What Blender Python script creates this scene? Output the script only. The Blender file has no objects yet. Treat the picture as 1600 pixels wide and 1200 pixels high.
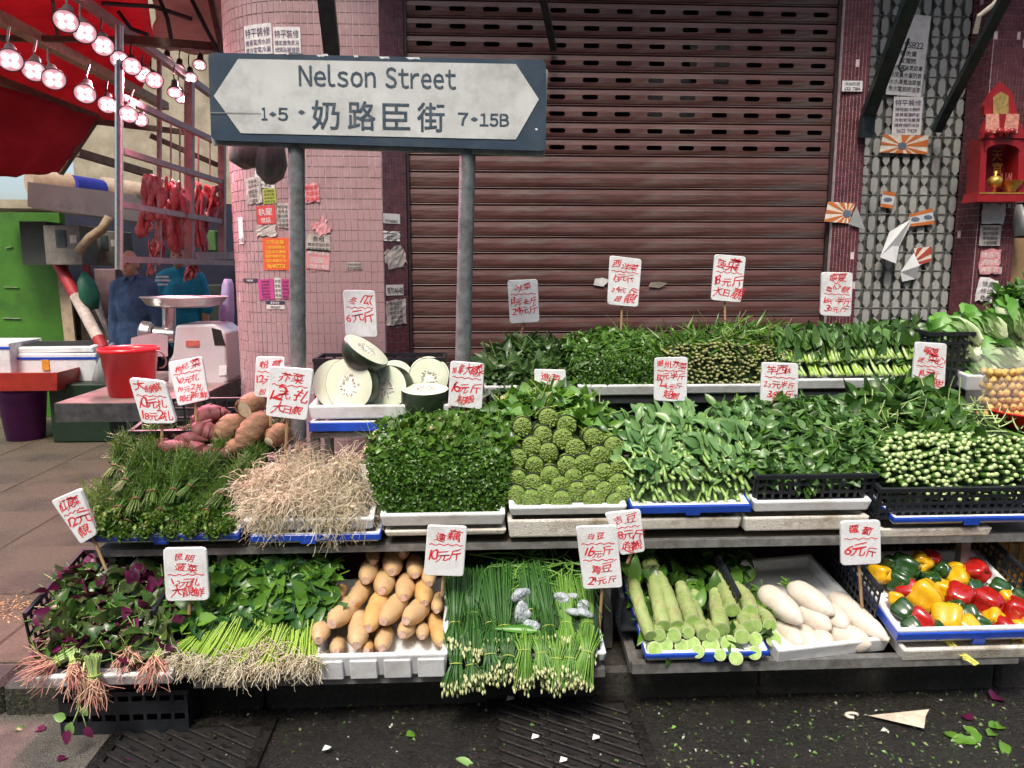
import bpy, math, random
import numpy as np
from mathutils import Vector, Matrix, Euler

random.seed(7)
RG = np.random.default_rng(7)
SC = bpy.context.scene
COL = SC.collection
PI = math.pi
R_ = math.radians

# ------------------------------------------------------------------ camera, sky, sun, exposure
CAMH = 1.55
PITCH, YAW = 8.5, 3.0
FPX = 1202.0
cam_d = bpy.data.cameras.new('camera')
cam_d.sensor_width = 36.0
cam_d.lens = 36.0 * FPX / 1600.0
cam_d.clip_start = 0.05
cam_d.clip_end = 500.0
cam = bpy.data.objects.new('camera', cam_d)
COL.objects.link(cam)
cam.location = (0, 0, CAMH)
cam.rotation_euler = (R_(90 - PITCH), 0, R_(-YAW))
SC.camera = cam

SUN_EL, SUN_AZ = 58.0, 200.0      # degrees above horizon; where the sun stands, clockwise from +y (behind the viewer, a little left)
W = bpy.data.worlds.new('World')
SC.world = W
W.use_nodes = True
wn = W.node_tree
bg = wn.nodes['Background']
sky = wn.nodes.new('ShaderNodeTexSky')
sky.sky_type = 'NISHITA'
sky.sun_disc = False
sky.sun_elevation = R_(SUN_EL)
sky.sun_rotation = R_(SUN_AZ)
sky.air_density = 1.0
sky.dust_density = 4.0
sky.ozone_density = 1.0
wn.links.new(sky.outputs[0], bg.inputs[0])
bg.inputs[1].default_value = 0.12
sun_d = bpy.data.lights.new('sun', 'SUN')
sun_d.energy = 1.5
sun_d.angle = R_(14)
sun_d.color = (1.0, 0.93, 0.82)
sun = bpy.data.objects.new('sun', sun_d)
COL.objects.link(sun)
_az, _el = R_(SUN_AZ), R_(SUN_EL)
_sd = Vector((math.sin(_az) * math.cos(_el), math.cos(_az) * math.cos(_el), math.sin(_el)))
sun.rotation_euler = (-_sd).to_track_quat('-Z', 'Y').to_euler()
vs = SC.view_settings
vs.view_transform = 'Standard'
vs.look = 'None'
vs.gamma = 1.0
vs.use_curve_mapping = False
vs.exposure = 1.1
SC.cycles.use_denoising = True
SC.cycles.max_bounces = 6

# ------------------------------------------------------------------ picture -> place
_p, _y = R_(PITCH), R_(YAW)
FW = np.array([math.sin(_y) * math.cos(_p), math.cos(_y) * math.cos(_p), -math.sin(_p)])
RT = np.array([math.cos(_y), -math.sin(_y), 0.0])
UP = np.cross(RT, FW)
CP = np.array([0, 0, CAMH])

def ray(px, py):
    return FW + (px - 800) / FPX * RT - (py - 600) / FPX * UP
def PY(px, py, Y):
    r = ray(px, py)
    return CP + r * (Y / r[1])
def PZ(px, py, Z):
    r = ray(px, py)
    return CP + r * ((Z - CAMH) / r[2])
def PPM(p):
    """picture pixels per metre at a point"""
    return FPX / float(np.dot(np.asarray(p) - CP, FW))

# ------------------------------------------------------------------ materials
MATS = {}
def M(name, col, rough=.6, var=.15, scale=25., bump=0., metal=0., spec=.5, col2=None, tint=False, trans=0., bscale=None,
      emit=None, coat=0., stain=None, stain_scale=3., stain_amt=.5, objrand=False, alpha=None, transmission=0., stretch=None, rvar=0.):
    if name in MATS: return MATS[name]
    m = bpy.data.materials.new(name); m.use_nodes = True
    nt = m.node_tree; N = nt.nodes; L = nt.links
    b = N['Principled BSDF']
    b.inputs['Roughness'].default_value = rough
    b.inputs['Metallic'].default_value = metal
    b.inputs['Specular IOR Level'].default_value = spec
    if coat: b.inputs['Coat Weight'].default_value = coat; b.inputs['Coat Roughness'].default_value = .15
    if transmission: b.inputs['Transmission Weight'].default_value = transmission
    if alpha is not None: b.inputs['Alpha'].default_value = alpha
    tc = N.new('ShaderNodeTexCoord')
    vec = tc.outputs['Object']
    if stretch:
        mp = N.new('ShaderNodeMapping'); mp.inputs['Scale'].default_value = stretch
        L.new(vec, mp.inputs[0]); vec = mp.outputs[0]
    nz = N.new('ShaderNodeTexNoise'); nz.inputs['Scale'].default_value = scale; nz.inputs['Detail'].default_value = 5
    nz.inputs['Roughness'].default_value = .65
    L.new(vec, nz.inputs['Vector'])
    c1 = tuple(col) + (1,)
    c2 = tuple(col2) + (1,) if col2 else tuple(min(1, max(0, x * (1 + var * 2.2))) for x in col) + (1,)
    c0 = tuple(x * (1 - var) for x in col) + (1,)
    mix = N.new('ShaderNodeMix'); mix.data_type = 'RGBA'
    rp = N.new('ShaderNodeMapRange'); rp.inputs['From Min'].default_value = .3; rp.inputs['From Max'].default_value = .7
    if tint:
        at = N.new('ShaderNodeAttribute'); at.attribute_name = 'tint'
        # per leaf colour choice with a little mottling inside each leaf
        md = N.new('ShaderNodeMath'); md.operation = 'MULTIPLY_ADD'
        L.new(nz.outputs[0], md.inputs[0]); md.inputs[1].default_value = .35; 
        sb = N.new('ShaderNodeMath'); sb.operation = 'SUBTRACT'; L.new(at.outputs['Fac'], sb.inputs[0]); sb.inputs[1].default_value = .17
        L.new(sb.outputs[0], md.inputs[2]); md.use_clamp = True
        L.new(md.outputs[0], mix.inputs[0])
    else:
        L.new(nz.outputs[0], rp.inputs[0]); L.new(rp.outputs[0], mix.inputs[0])
    mix.inputs[6].default_value = c0 if not tint else c1
    mix.inputs[7].default_value = c2
    out = mix.outputs[2]
    if stain:
        n2 = N.new('ShaderNodeTexNoise'); n2.inputs['Scale'].default_value = stain_scale; n2.inputs['Detail'].default_value = 6
        n2.inputs['Roughness'].default_value = .7
        L.new(vec, n2.inputs['Vector'])
        r2 = N.new('ShaderNodeMapRange'); r2.inputs['From Min'].default_value = .48; r2.inputs['From Max'].default_value = .72
        r2.inputs['To Max'].default_value = stain_amt
        L.new(n2.outputs[0], r2.inputs[0])
        m2 = N.new('ShaderNodeMix'); m2.data_type = 'RGBA'
        L.new(r2.outputs[0], m2.inputs[0]); L.new(out, m2.inputs[6]); m2.inputs[7].default_value = tuple(stain) + (1,)
        out = m2.outputs[2]
    if objrand:
        oi = N.new('ShaderNodeObjectInfo')
        hs = N.new('ShaderNodeHueSaturation')
        r3 = N.new('ShaderNodeMapRange'); r3.inputs['To Min'].default_value = .75; r3.inputs['To Max'].default_value = 1.25
        L.new(oi.outputs['Random'], r3.inputs[0]); L.new(r3.outputs[0], hs.inputs['Value'])
        L.new(out, hs.inputs['Color']); out = hs.outputs[0]
    L.new(out, b.inputs['Base Color'])
    if rvar:
        r4 = N.new('ShaderNodeMapRange'); r4.inputs['To Min'].default_value = max(.03, rough - rvar); r4.inputs['To Max'].default_value = min(1, rough + rvar)
        r4.inputs['From Min'].default_value = .35; r4.inputs['From Max'].default_value = .65
        n4 = N.new('ShaderNodeTexNoise'); n4.inputs['Scale'].default_value = scale * .3; L.new(vec, n4.inputs['Vector'])
        L.new(n4.outputs[0], r4.inputs[0]); L.new(r4.outputs[0], b.inputs['Roughness'])
    if bump:
        bp = N.new('ShaderNodeBump'); bp.inputs['Strength'].default_value = min(1, bump); bp.inputs['Distance'].default_value = .01
        if bscale:
            n3 = N.new('ShaderNodeTexNoise'); n3.inputs['Scale'].default_value = bscale; n3.inputs['Detail'].default_value = 4
            L.new(vec, n3.inputs['Vector']); L.new(n3.outputs[0], bp.inputs['Height'])
        else:
            L.new(nz.outputs[0], bp.inputs['Height'])
        L.new(bp.outputs[0], b.inputs['Normal'])
    if emit:
        b.inputs['Emission Color'].default_value = tuple(emit[:3]) + (1,); b.inputs['Emission Strength'].default_value = emit[3]
    if trans:
        tr = N.new('ShaderNodeBsdfTranslucent'); L.new(out, tr.inputs[0])
        ms = N.new('ShaderNodeMixShader'); ms.inputs[0].default_value = trans
        L.new(b.outputs[0], ms.inputs[1]); L.new(tr.outputs[0], ms.inputs[2])
        L.new(ms.outputs[0], N['Material Output'].inputs[0])
    MATS[name] = m
    return m

# ------------------------------------------------------------------ mesh builder
def rotm(rx=0, ry=0, rz=0):
    return np.array(Euler((rx, ry, rz)).to_matrix())
def unit(v):
    v = np.asarray(v, float); n = np.linalg.norm(v, axis=-1, keepdims=True); return v / np.maximum(n, 1e-9)
def frame(d):
    """two unit vectors square to d"""
    d = unit(d); a = np.array([0, 0, 1.]) if abs(d[2]) < .9 else np.array([1., 0, 0])
    u = unit(np.cross(a, d)); return u, np.cross(d, u)

class MB:
    def __init__(s):
        s.V = []; s.F = []; s.MI = []; s.T = []; s.n = 0
    def add(s, v, faces, mi=0, tint=.5):
        v = np.asarray(v, float).reshape(-1, 3)
        s.V.append(v)
        s.T.append(np.full(len(v), tint) if np.isscalar(tint) else np.asarray(tint, float))
        if isinstance(faces, np.ndarray):
            s.F.append(faces + s.n); s.MI.append(np.full(len(faces), mi) if np.isscalar(mi) else np.asarray(mi))
        else:
            for k in set(len(f) for f in faces):
                fk = np.array([f for f in faces if len(f) == k], int)
                s.F.append(fk + s.n); s.MI.append(np.full(len(fk), mi))
        s.n += len(v)
        return s
    def box(s, c, size, rot=None, mi=0, bev=0.):
        x, y, z = np.array(size) / 2.
        if bev:
            b = min(bev, x * .9, y * .9, z * .9); v = []
            for sz in (-1, 1):
                for (ex, ey) in ((x - b, y - b),):
                    v += [(-ex, -ey, sz * z), (ex, -ey, sz * z), (ex, ey, sz * z), (-ex, ey, sz * z)]
                v += [(-x + b, -y, sz * (z - b)), (x - b, -y, sz * (z - b)), (x, -y + b, sz * (z - b)), (x, y - b, sz * (z - b)),
                      (x - b, y, sz * (z - b)), (-x + b, y, sz * (z - b)), (-x, y - b, sz * (z - b)), (-x, -y + b, sz * (z - b))]
            f = [(3, 2, 1, 0), (12, 13, 14, 15)]
            for o, fl in ((0, 1), (12, 0)):
                q = [(0, 1, 5, 4), (1, 2, 7, 6), (2, 3, 9, 8), (3, 0, 11, 10)]
                t = [(1, 6, 5), (2, 8, 7), (3, 10, 9), (0, 4, 11)]
                for p in q + t: f.append(tuple(o + i for i in (p if fl else p[::-1])))
            for i in range(8):
                j = (i + 1) % 8; f.append((4 + i, 4 + j, 16 + j, 16 + i))
        else:
            v = [(i * x, j * y, k * z) for k in (-1, 1) for j in (-1, 1) for i in (-1, 1)]
            f = [(0, 2, 3, 1), (4, 5, 7, 6), (0, 1, 5, 4), (2, 6, 7, 3), (0, 4, 6, 2), (1, 3, 7, 5)]
        v = np.array(v)
        if rot is not None: v = v @ np.asarray(rot).T
        return s.add(v + np.asarray(c), f, mi)
    def span(s, a, b, mi=0, bev=0.):
        a = np.minimum(a, b) if False else np.asarray(a, float); b = np.asarray(b, float)
        return s.box((a + b) / 2, np.abs(b - a), mi=mi, bev=bev)
    def bar(s, p0, p1, w, h=None, mi=0, up=(0, 0, 1)):
        """square bar between two points"""
        p0 = np.asarray(p0, float); p1 = np.asarray(p1, float); h = h or w
        d = unit(p1 - p0); a = np.asarray(up, float)
        if abs(np.dot(a, d)) > .95: a = np.array([0, 1., 0])
        u = unit(np.cross(d, a)); v = np.cross(u, d); q = []
        for p in (p0, p1):
            for (i, j) in ((-1, -1), (1, -1), (1, 1), (-1, 1)): q.append(p + u * i * w / 2 + v * j * h / 2)
        return s.add(q, [(3, 2, 1, 0), (4, 5, 6, 7), (0, 1, 5, 4), (1, 2, 6, 5), (2, 3, 7, 6), (3, 0, 4, 7)], mi)
    def tube(s, pts, r, seg=10, mi=0, cap=True, capmi=None, squash=1., tint=.5, lobes=0, lobe_amt=0.):
        pts = np.asarray(pts, float); n = len(pts)
        r = np.full(n, r) if np.isscalar(r) else np.asarray(r, float)
        t = np.gradient(pts, axis=0); t = unit(t)
        u, v = frame(t[0]); rings = []
        ang = np.linspace(0, 2 * PI, seg, endpoint=False)
        lb = 1 + lobe_amt * np.cos(ang * lobes) if lobes else np.ones(seg)
        for i in range(n):
            u = unit(u - t[i] * np.dot(u, t[i])); v = np.cross(t[i], u)
            rings.append(pts[i] + (np.outer(np.cos(ang) * lb, u) + np.outer(np.sin(ang) * lb, v) * squash) * r[i])
        V = np.concatenate(rings); i = np.arange(seg); j = (i + 1) % seg; F = []
        for k in range(n - 1): F.append(np.stack([k * seg + i, k * seg + j, (k + 1) * seg + j, (k + 1) * seg + i], 1))
        s.add(V, np.concatenate(F), mi, tint)
        if cap:
            b = s.n - len(V)
            for k, rev in ((0, True), (n - 1, False)):
                loop = (b + k * seg + i); loop = loop[::-1] if rev else loop
                s.F.append(loop[None, :]); s.MI.append(np.array([mi if capmi is None else capmi]))
        return s
    def lathe(s, prof, c=(0, 0, 0), rot=None, seg=24, mi=0, a0=0, a1=2 * PI):
        """prof: (r, z) pairs"""
        full = abs(a1 - a0 - 2 * PI) < 1e-6
        ang = np.linspace(a0, a1, seg, endpoint=not full); m = len(ang); V = []
        for (r, z) in prof: V.append(np.stack([np.cos(ang) * r, np.sin(ang) * r, np.full(m, z)], 1))
        V = np.concatenate(V); i = np.arange(m if full else m - 1); j = (i + 1) % m
        F = np.concatenate([np.stack([k * m + i, k * m + j, (k + 1) * m + j, (k + 1) * m + i], 1) for k in range(len(prof) - 1)])
        if rot is not None: V = V @ np.asarray(rot).T
        return s.add(V + np.asarray(c), F, mi)
    def poly(s, pts, th=None, mi=0, nrm=None):
        """flat polygon; with th a slab pushed back along -nrm"""
        pts = np.asarray(pts, float); n = len(pts)
        if th is None: return s.add(pts, [tuple(range(n))], mi)
        nrm = unit(np.cross(pts[1] - pts[0], pts[2] - pts[0])) if nrm is None else np.asarray(nrm)
        V = np.concatenate([pts, pts - nrm * th])
        f = [tuple(range(n)), tuple(range(2 * n - 1, n - 1, -1))] + [((i + 1) % n, i, n + i, n + (i + 1) % n) for i in range(n)]
        return s.add(V, f, mi)
    # ---- many at once
    def strands(s, P, r, sides=3, mi=0, tint=.5, cap=False, capmi=0):
        """P (N,K,3) polylines, r scalar | (K,) | (N,K)"""
        P = np.asarray(P, float); N, K, _ = P.shape
        r = np.broadcast_to(np.asarray(r, float), (N, K))
        t = unit(np.gradient(P, axis=1)); a = np.zeros((N, 1, 3)); m = np.abs(t[:, :1, 2:3]) < .9
        a = np.where(m, np.array([0, 0, 1.]), np.array([1., 0, 0]))
        u = unit(np.cross(a, t)); v = np.cross(t, u)
        ang = np.linspace(0, 2 * PI, sides, endpoint=False)
        V = P[:, :, None, :] + r[:, :, None, None] * (u[:, :, None, :] * np.cos(ang)[None, None, :, None] + v[:, :, None, :] * np.sin(ang)[None, None, :, None])
        i = np.arange(sides); j = (i + 1) % sides
        f = np.concatenate([np.stack([k * sides + i, k * sides + j, (k + 1) * sides + j, (k + 1) * sides + i], 1) for k in range(K - 1)])
        F = (f[None] + (np.arange(N) * K * sides)[:, None, None]).reshape(-1, 4)
        tv = np.repeat(np.broadcast_to(np.asarray(tint, float), (N,)), K * sides)
        s.add(V.reshape(-1, 3), F, mi, tv)
        if cap:
            b = s.n - N * K * sides
            s.F.append(b + (np.arange(N) * K * sides)[:, None] + ((K - 1) * sides + i)[None]); s.MI.append(np.full(N, capmi))
        return s
    def leaves(s, pos, d, nrm, L, Wd, curl=.3, fold=.25, nu=4, mi=0, tint=.5, shape='ovate', wav=0.):
        """leaf blades: pos base (N,3), d along, nrm upper side; curl bends them back along -nrm"""
        pos = np.asarray(pos, float); N = len(pos); d = unit(np.broadcast_to(d, (N, 3))); nrm = np.broadcast_to(nrm, (N, 3))
        sd = unit(np.cross(d, nrm)); nr = np.cross(sd, d)
        L = np.broadcast_to(L, (N,)).astype(float); Wd = np.broadcast_to(Wd, (N,)).astype(float); curl = np.broadcast_to(curl, (N,)).astype(float)
        u = np.linspace(0, 1, nu + 1)
        if shape == 'ovate': w = np.sin(PI * np.clip(u, 0, 1) ** .75) ** .8
        elif shape == 'round': w = np.sqrt(np.clip(1 - (2 * u - 1) ** 2, 0, 1))
        elif shape == 'lance': w = np.sin(PI * u ** .6) ** 1.0
        else: w = (u * 1.3) ** .8 * (u < .98) + .25 * (u >= .98)        # spatula: broad at the tip
        w = np.maximum(w, .04)
        c = curl[:, None] * u[None] * 2.2
        al = np.cumsum(np.cos(c), 1) / nu; dn = np.cumsum(np.sin(c), 1) / nu
        al = al - al[:, :1]; dn = dn - dn[:, :1]
        mid = pos[:, None] + (d[:, None] * al[..., None] - nr[:, None] * dn[..., None]) * L[:, None, None]
        V = np.empty((N, nu + 1, 3, 3))
        wz = wav * np.sin(u * 9)[None, :, None] * Wd[:, None, None] if wav else 0
        for k, sg in enumerate((-1, 0, 1)):
            V[:, :, k] = mid + sd[:, None] * (sg * w[None, :] * Wd[:, None] / 2)[..., None] + nr[:, None] * ((abs(sg) * fold * w[None, :] * Wd[:, None])[..., None] + (wz * sg if wav else 0))
        f = []
        for a in range(nu):
            for k in range(2): f.append((a * 3 + k, a * 3 + k + 1, a * 3 + k + 4, a * 3 + k + 3))
        f = np.array(f); K = (nu + 1) * 3
        F = (f[None] + (np.arange(N) * K)[:, None, None]).reshape(-1, 4)
        s.add(V.reshape(-1, 3), F, mi, np.repeat(np.broadcast_to(np.asarray(tint, float), (N,)), K))
        return s
    def mesh(s, name, mats, smooth=False):
        me = bpy.data.meshes.new(name)
        V = np.concatenate(s.V); me.vertices.add(len(V)); me.vertices.foreach_set('co', V.ravel().astype(np.float32))
        loops = np.concatenate([f.ravel() for f in s.F]).astype(np.int32)
        tot = np.concatenate([np.full(len(f), f.shape[1]) for f in s.F]).astype(np.int32)
        me.loops.add(len(loops)); me.loops.foreach_set('vertex_index', loops)
        me.polygons.add(len(tot)); st = np.concatenate([[0], np.cumsum(tot)[:-1]]).astype(np.int32)
        me.polygons.foreach_set('loop_start', st); me.polygons.foreach_set('loop_total', tot)
        me.polygons.foreach_set('material_index', np.concatenate(s.MI).astype(np.int32))
        for m in (mats if isinstance(mats, (list, tuple)) else [mats]): me.materials.append(m)
        at = me.attributes.new('tint', 'FLOAT', 'POINT'); at.data.foreach_set('value', np.concatenate(s.T).astype(np.float32))
        me.update(calc_edges=True); me.validate()
        me.polygons.foreach_set('use_smooth', np.full(len(me.polygons), smooth))
        return me
    def build(s, name, mats, parent=None, smooth=False, auto=None):
        me = s.mesh(name, mats, smooth)
        if auto is not None:
            me.polygons.foreach_set('use_smooth', np.full(len(me.polygons), True))
            me.set_sharp_from_angle(angle=R_(auto))
        return link(name, me, parent)

def link(name, data, parent=None, mat=None):
    o = bpy.data.objects.new(name, data); COL.objects.link(o)
    if parent is not None: o.parent = parent
    if mat is not None: o.matrix_local = mat
    return o
def tag(o, label=None, cat=None, group=None, kind=None):
    if label: o['label'] = label
    if cat: o['category'] = cat
    if group: o['group'] = group
    if kind: o['kind'] = kind
    return o
def thing(name, label, cat, loc=(0, 0, 0), group=None):
    o = bpy.data.objects.new(name, None); COL.objects.link(o); o.empty_display_size = .05
    o.location = [float(x) for x in loc]
    return tag(o, label, cat, group)
def rehome(o, loc):
    """move a one-mesh thing's origin"""
    o.data.transform(Matrix.Translation(-Vector(loc))); o.location = loc; return o
def place(parent, *objs):
    """children built in world space under an Empty that has a location"""
    for o in objs: o.matrix_parent_inverse = Matrix.Translation(-parent.location)

# ------------------------------------------------------------------ lettering: every glyph once, as a flat mesh
GLY = {}
def load_glyphs(chars):
    obs = []
    for ch in sorted(set(chars)):
        if ch == ' ': continue
        cu = bpy.data.curves.new('glyph', 'FONT'); cu.body = ch; cu.resolution_u = 2; cu.size = 1.0; cu.fill_mode = 'FRONT'
        o = bpy.data.objects.new('glyph', cu); COL.objects.link(o); obs.append((ch, o))
    bpy.context.view_layer.update()
    dg = bpy.context.evaluated_depsgraph_get()
    for ch, o in obs:
        me = o.evaluated_get(dg).to_mesh()
        v = np.array([tuple(p.co) for p in me.vertices]).reshape(-1, 3)[:, :2]; f = [tuple(p.vertices) for p in me.polygons]
        if len(v): GLY[ch] = (v, f)
        o.to_mesh_clear() if False else None
    for ch, o in obs:
        cu = o.data; bpy.data.objects.remove(o); bpy.data.curves.remove(cu)
def text2d(txt, h, adv=None, jit=0., shear=0., bold=0., wob=0.):
    """list of (verts2d, faces) for one line of characters, width-centred on x=0, baseline y=0; h = cap height of a CJK glyph"""
    out = []; x = 0.
    for ch in txt:
        if ch == ' ' or ch not in GLY: x += h * .45; continue
        v, f = GLY[ch]; v = v.copy(); x0, x1 = v[:, 0].min(), v[:, 0].max()
        sc = h / .92
        wdt = (x1 - x0) * sc
        v = (v - [x0, 0]) * sc
        if ord(ch) < 0x2000: v *= 1.12
        if shear: v[:, 0] += v[:, 1] * shear
        if wob: v[:, 0] += wob * h * np.sin(v[:, 1] / h * 5 + random.random() * 6); v[:, 1] += wob * h * np.sin(v[:, 0] / h * 4 + random.random() * 6)
        if jit:
            a = random.gauss(0, jit * .5); s_ = 1 + random.gauss(0, jit * .6); c_, q_ = math.cos(a) * s_, math.sin(a) * s_
            v = v @ np.array([[c_, q_], [-q_, c_]]); v[:, 1] += random.gauss(0, jit * h * .25)
        out.append((v + [x, 0], f)); x += wdt + h * (.10 if adv is None else adv)
    tot = x - h * (.10 if adv is None else adv)
    return [(v - [tot / 2, 0], f) for v, f in out], tot
def put_text(mb, items, o, ux, uy, nz, off=.002, mi=0, fit=None):
    """lay 2d glyphs on a plane: origin o, axes ux uy, lifted by off along nz"""
    o = np.asarray(o, float)
    for v, f in items:
        P = o + v[:, :1] * np.asarray(ux) + v[:, 1:2] * np.asarray(uy) + np.asarray(nz) * off
        mb.add(P, f, mi)
# ------------------------------------------------------------------ lettering inventory
ALLTXT = ('奶路臣街特平裝修防漏地磚水電快捷免費量度廚房浴室油漆冬瓜元斤扎芥菜大日靚枸杞每新鮮綠紅莧昆明菠加拿椰超進冰西洋波王本地潮州半羊林寧夏心可淋甜連藕白豆青蘿蔔'
          '包粉葛嫩單車師傅開鎖搬屋通渠天官賜福招租出售電話專業維修執人事務所冷氣魚肉雞蛋合鮮茄薯仔吉鋪街坊生日夜'
          '界鋪台租0123456789NelsonStretB.-ＮｅｌｓｏｎＳｔｒ１５７Ｂ６８９０２３４')
load_glyphs(ALLTXT)

# ------------------------------------------------------------------ ground
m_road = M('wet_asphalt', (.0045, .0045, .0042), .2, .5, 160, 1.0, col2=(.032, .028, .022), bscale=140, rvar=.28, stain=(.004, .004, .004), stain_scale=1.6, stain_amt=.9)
m_pave = M('brown_paving', (.112, .083, .056), .55, .45, 260, .8, col2=(.21, .16, .11), stain=(.042, .034, .026), stain_scale=1.7, stain_amt=.9, rvar=.2)
m_joint = M('paving_joint', (.07, .056, .045), .9, .3, 60, .3)
m_kerb = M('kerb_concrete', (.028, .026, .022), .6, .4, 60, .6, col2=(.06,.055,.046), stain=(.012, .016, .007), stain_scale=4, stain_amt=.85)  # concrete and stain darkened to carry the shade under the stall
KY = 2.58; PZT = .12
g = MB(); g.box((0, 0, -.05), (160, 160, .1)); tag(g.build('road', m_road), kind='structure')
pv = MB(); pv.span((-40, KY + .16, -.02), (40, 60, PZT - .012)); pav = tag(pv.build('pavement', m_joint), kind='structure')
# paving slabs that show, the rest of the sheet beyond
slab_cache = {}
def slab(nx, ny):
    if (nx, ny) not in slab_cache:
        b = MB(); b.box((0, 0, 0), (nx, ny, .05), bev=.006); slab_cache[nx, ny] = b.mesh('paving_slab', m_pave)
    return slab_cache[nx, ny]
for i in range(9):
    for j in range(9):
        x = -6.1 + i * .61; y = KY + .17 + j * .61
        o = link('paving_slab', slab(.605, .605), pav); o.location = (x + .305, y + .305, PZT - .025 + random.uniform(-.0015, .0015)); o.rotation_euler = (random.gauss(0, .002), random.gauss(0, .002), 0)
pv = MB(); pv.span((-40, KY + .17 + 9 * .61, -.01), (40, 60, PZT)); tag(pv.build('far_pavement', m_pave), kind='structure')
pv = MB(); pv.span((-6.1 + 9 * .61, KY + .17, 0), (6, KY + .17 + 9 * .61 - .001, PZT - .001)); tag(pv.build('stall_pavement', m_pave), kind='structure')
kb = tag(link('kerb', None), kind='structure')
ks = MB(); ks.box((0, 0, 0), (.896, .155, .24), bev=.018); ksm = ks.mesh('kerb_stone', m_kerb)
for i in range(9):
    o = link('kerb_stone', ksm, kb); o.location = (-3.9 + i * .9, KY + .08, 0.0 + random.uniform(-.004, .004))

# an unseen building across the street, added to block low skylight, and the floors above this shop: they close the street in
m_rend = M('street_render', (.26, .25, .23), .9, .2, 2, .1, stain=(.14, .13, .12), stain_scale=.6)
def block(name, label, x0, x1, y0, y1, h, side):
    t = thing(name, label, 'building', ((x0 + x1) / 2, (y0 + y1) / 2, 0)); b = MB(); b.span((x0, y0, .001), (x1, y1, h)); place(t, b.build('wall', m_rend, t))
    wm = MB(); wm.box((0, 0, 0), (1.3, .1, 1.4)); me = wm.mesh('window', M('dark_glass', (.03, .035, .04), .1))
    for f in range(int(h // 3)):
        for k in range(int((x1 - x0) // 2.4)):
            o = link('window', me, t); o.location = (x0 + 1.4 + k * 2.4 - (x0 + x1) / 2, side - (y0 + y1) / 2, 1.9 + f * 3)
block('added_opposite_building', 'unseen rendered building added across the street to block low skylight', -16, 16, -14, -8, 10, -8 + .03)
gt_ = MB(); gt_.poly([PZ(-260, 1110, .004), PZ(-260, 1330, .004), PZ(95, 1330, .004), PZ(188, 1132, .004), PZ(196, 1112, .004)]); tag(gt_.build('gutter', M('gutter_concrete', (.085, .076, .062), .7, .45, 220, .9, col2=(.19, .17, .14), bscale=170, stain=(.03, .028, .022), stain_scale=4, stain_amt=.9)), kind='structure')
# ------------------------------------------------------------------ drain grates let into the road
m_iron = M('cast_iron', (.02, .02, .02), .45, .5, 80, .6, metal=.6, col2=(.055, .048, .042), rvar=.2)
m_pit = M('drain_pit', (.006, .006, .006), .9)
def grate(pl, pr, pt, label):
    a = PZ(pl, pt, 0); b = PZ(pr, pt, 0); x0, x1 = a[0], b[0]; y1 = a[1]; y0 = y1 - .46
    t = thing('drain_grate', label, 'drain grate', ((x0 + x1) / 2, (y0 + y1) / 2, 0), 'iron drain grates at the kerb')
    w = x1 - x0; h = y1 - y0
    f = MB(); f.box((0, h / 2 - .02, .007), (w, .04, .014)); f.box((0, -h / 2 + .02, .007), (w, .04, .014))
    f.box((-w / 2 + .02, 0, .007), (.04, h - .08, .014)); f.box((w / 2 - .02, 0, .007), (.04, h - .08, .014))
    f.build('frame', m_iron, t)
    p = MB(); p.box((0, 0, .002), (w - .08, h - .08, .003)); p.build('pit', m_pit, t)
    bm = MB(); bl = .2; bm.box((0, 0, 0), (bl, .022, .012), rotm(0, 0, R_(-33)), bev=.003); me = bm.mesh('grate_bar', m_iron)
    for i in range(-1, 2):
        for k in range(7):
            x = i * (w - .1) / 2.7; y = -h / 2 + .06 + k * (h - .12) / 6
            o = link('grate_bar', me, t); o.location = (max(-w / 2 + .12, min(w / 2 - .12, x)), y, .009)
grate(190, 432, 1132, 'dark iron drain grate in the gutter below the purple amaranth')
grate(760, 990, 1096, 'dark iron drain grate in the road below the flowering chives')

# ------------------------------------------------------------------ shop building: column, jambs, wall
WY = 3.90
m_ptile = M('pink_tile', (.38, .235, .245), .3, .12, 9, 0, col2=(.46, .30, .31), stain=(.22, .12, .11), stain_scale=2.2, stain_amt=.6, rvar=.1)
m_grout = M('pink_grout', (.46, .38, .37), .9, .25, 40, stain=(.12, .075, .07), stain_scale=2.2)
m_mtile = M('maroon_mosaic', (.1, .028, .038), .25, .3, 30, 0, col2=(.15, .05, .06))
m_mgrout = M('white_grout', (.52, .43, .42), .9, .2, 30, stain=(.2, .13, .13), stain_scale=4)
m_dark = M('dark_interior', (.012, .012, .013), .9)
xw = lambda px, Y, py=300: float(PY(px, py, Y)[0])
bld = thing('shop_building', 'tiled shop front with rounded pink corner column and maroon mosaic jambs', 'building', (0, WY, 0))
ZT = 3.4
COLY = 3.76; cxr = xw(597, COLY); CR = .42; cxl = xw(352, COLY + .25); cxf = cxl + CR
def col_pt(s):
    """arc length from the right edge leftwards round the corner -> point, normal"""
    fl = cxr - cxf
    if s < fl: return np.array([cxr - s, COLY]), np.array([0., -1.])
    a = (s - fl) / CR
    if a < PI / 2: return np.array([cxf - CR * math.sin(a), COLY + CR - CR * math.cos(a)]), np.array([-math.sin(a), -math.cos(a)])
    return np.array([cxl, COLY + CR + (a - PI / 2) * CR]), np.array([-1., 0])
TOT = (cxr - cxf) + CR * PI / 2 + .5
c = MB(); ss = np.linspace(0, TOT, 40); pts = []
for s_ in ss:
    p, n_ = col_pt(s_); p = p + n_ * .0012; pts.append(p)
V = np.array([(p[0], p[1], z) for z in (.1, ZT) for p in pts]); K = len(pts)
c.add(V, np.array([(i + 1, i, K + i, K + i + 1) for i in range(K - 1)]))
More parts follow.
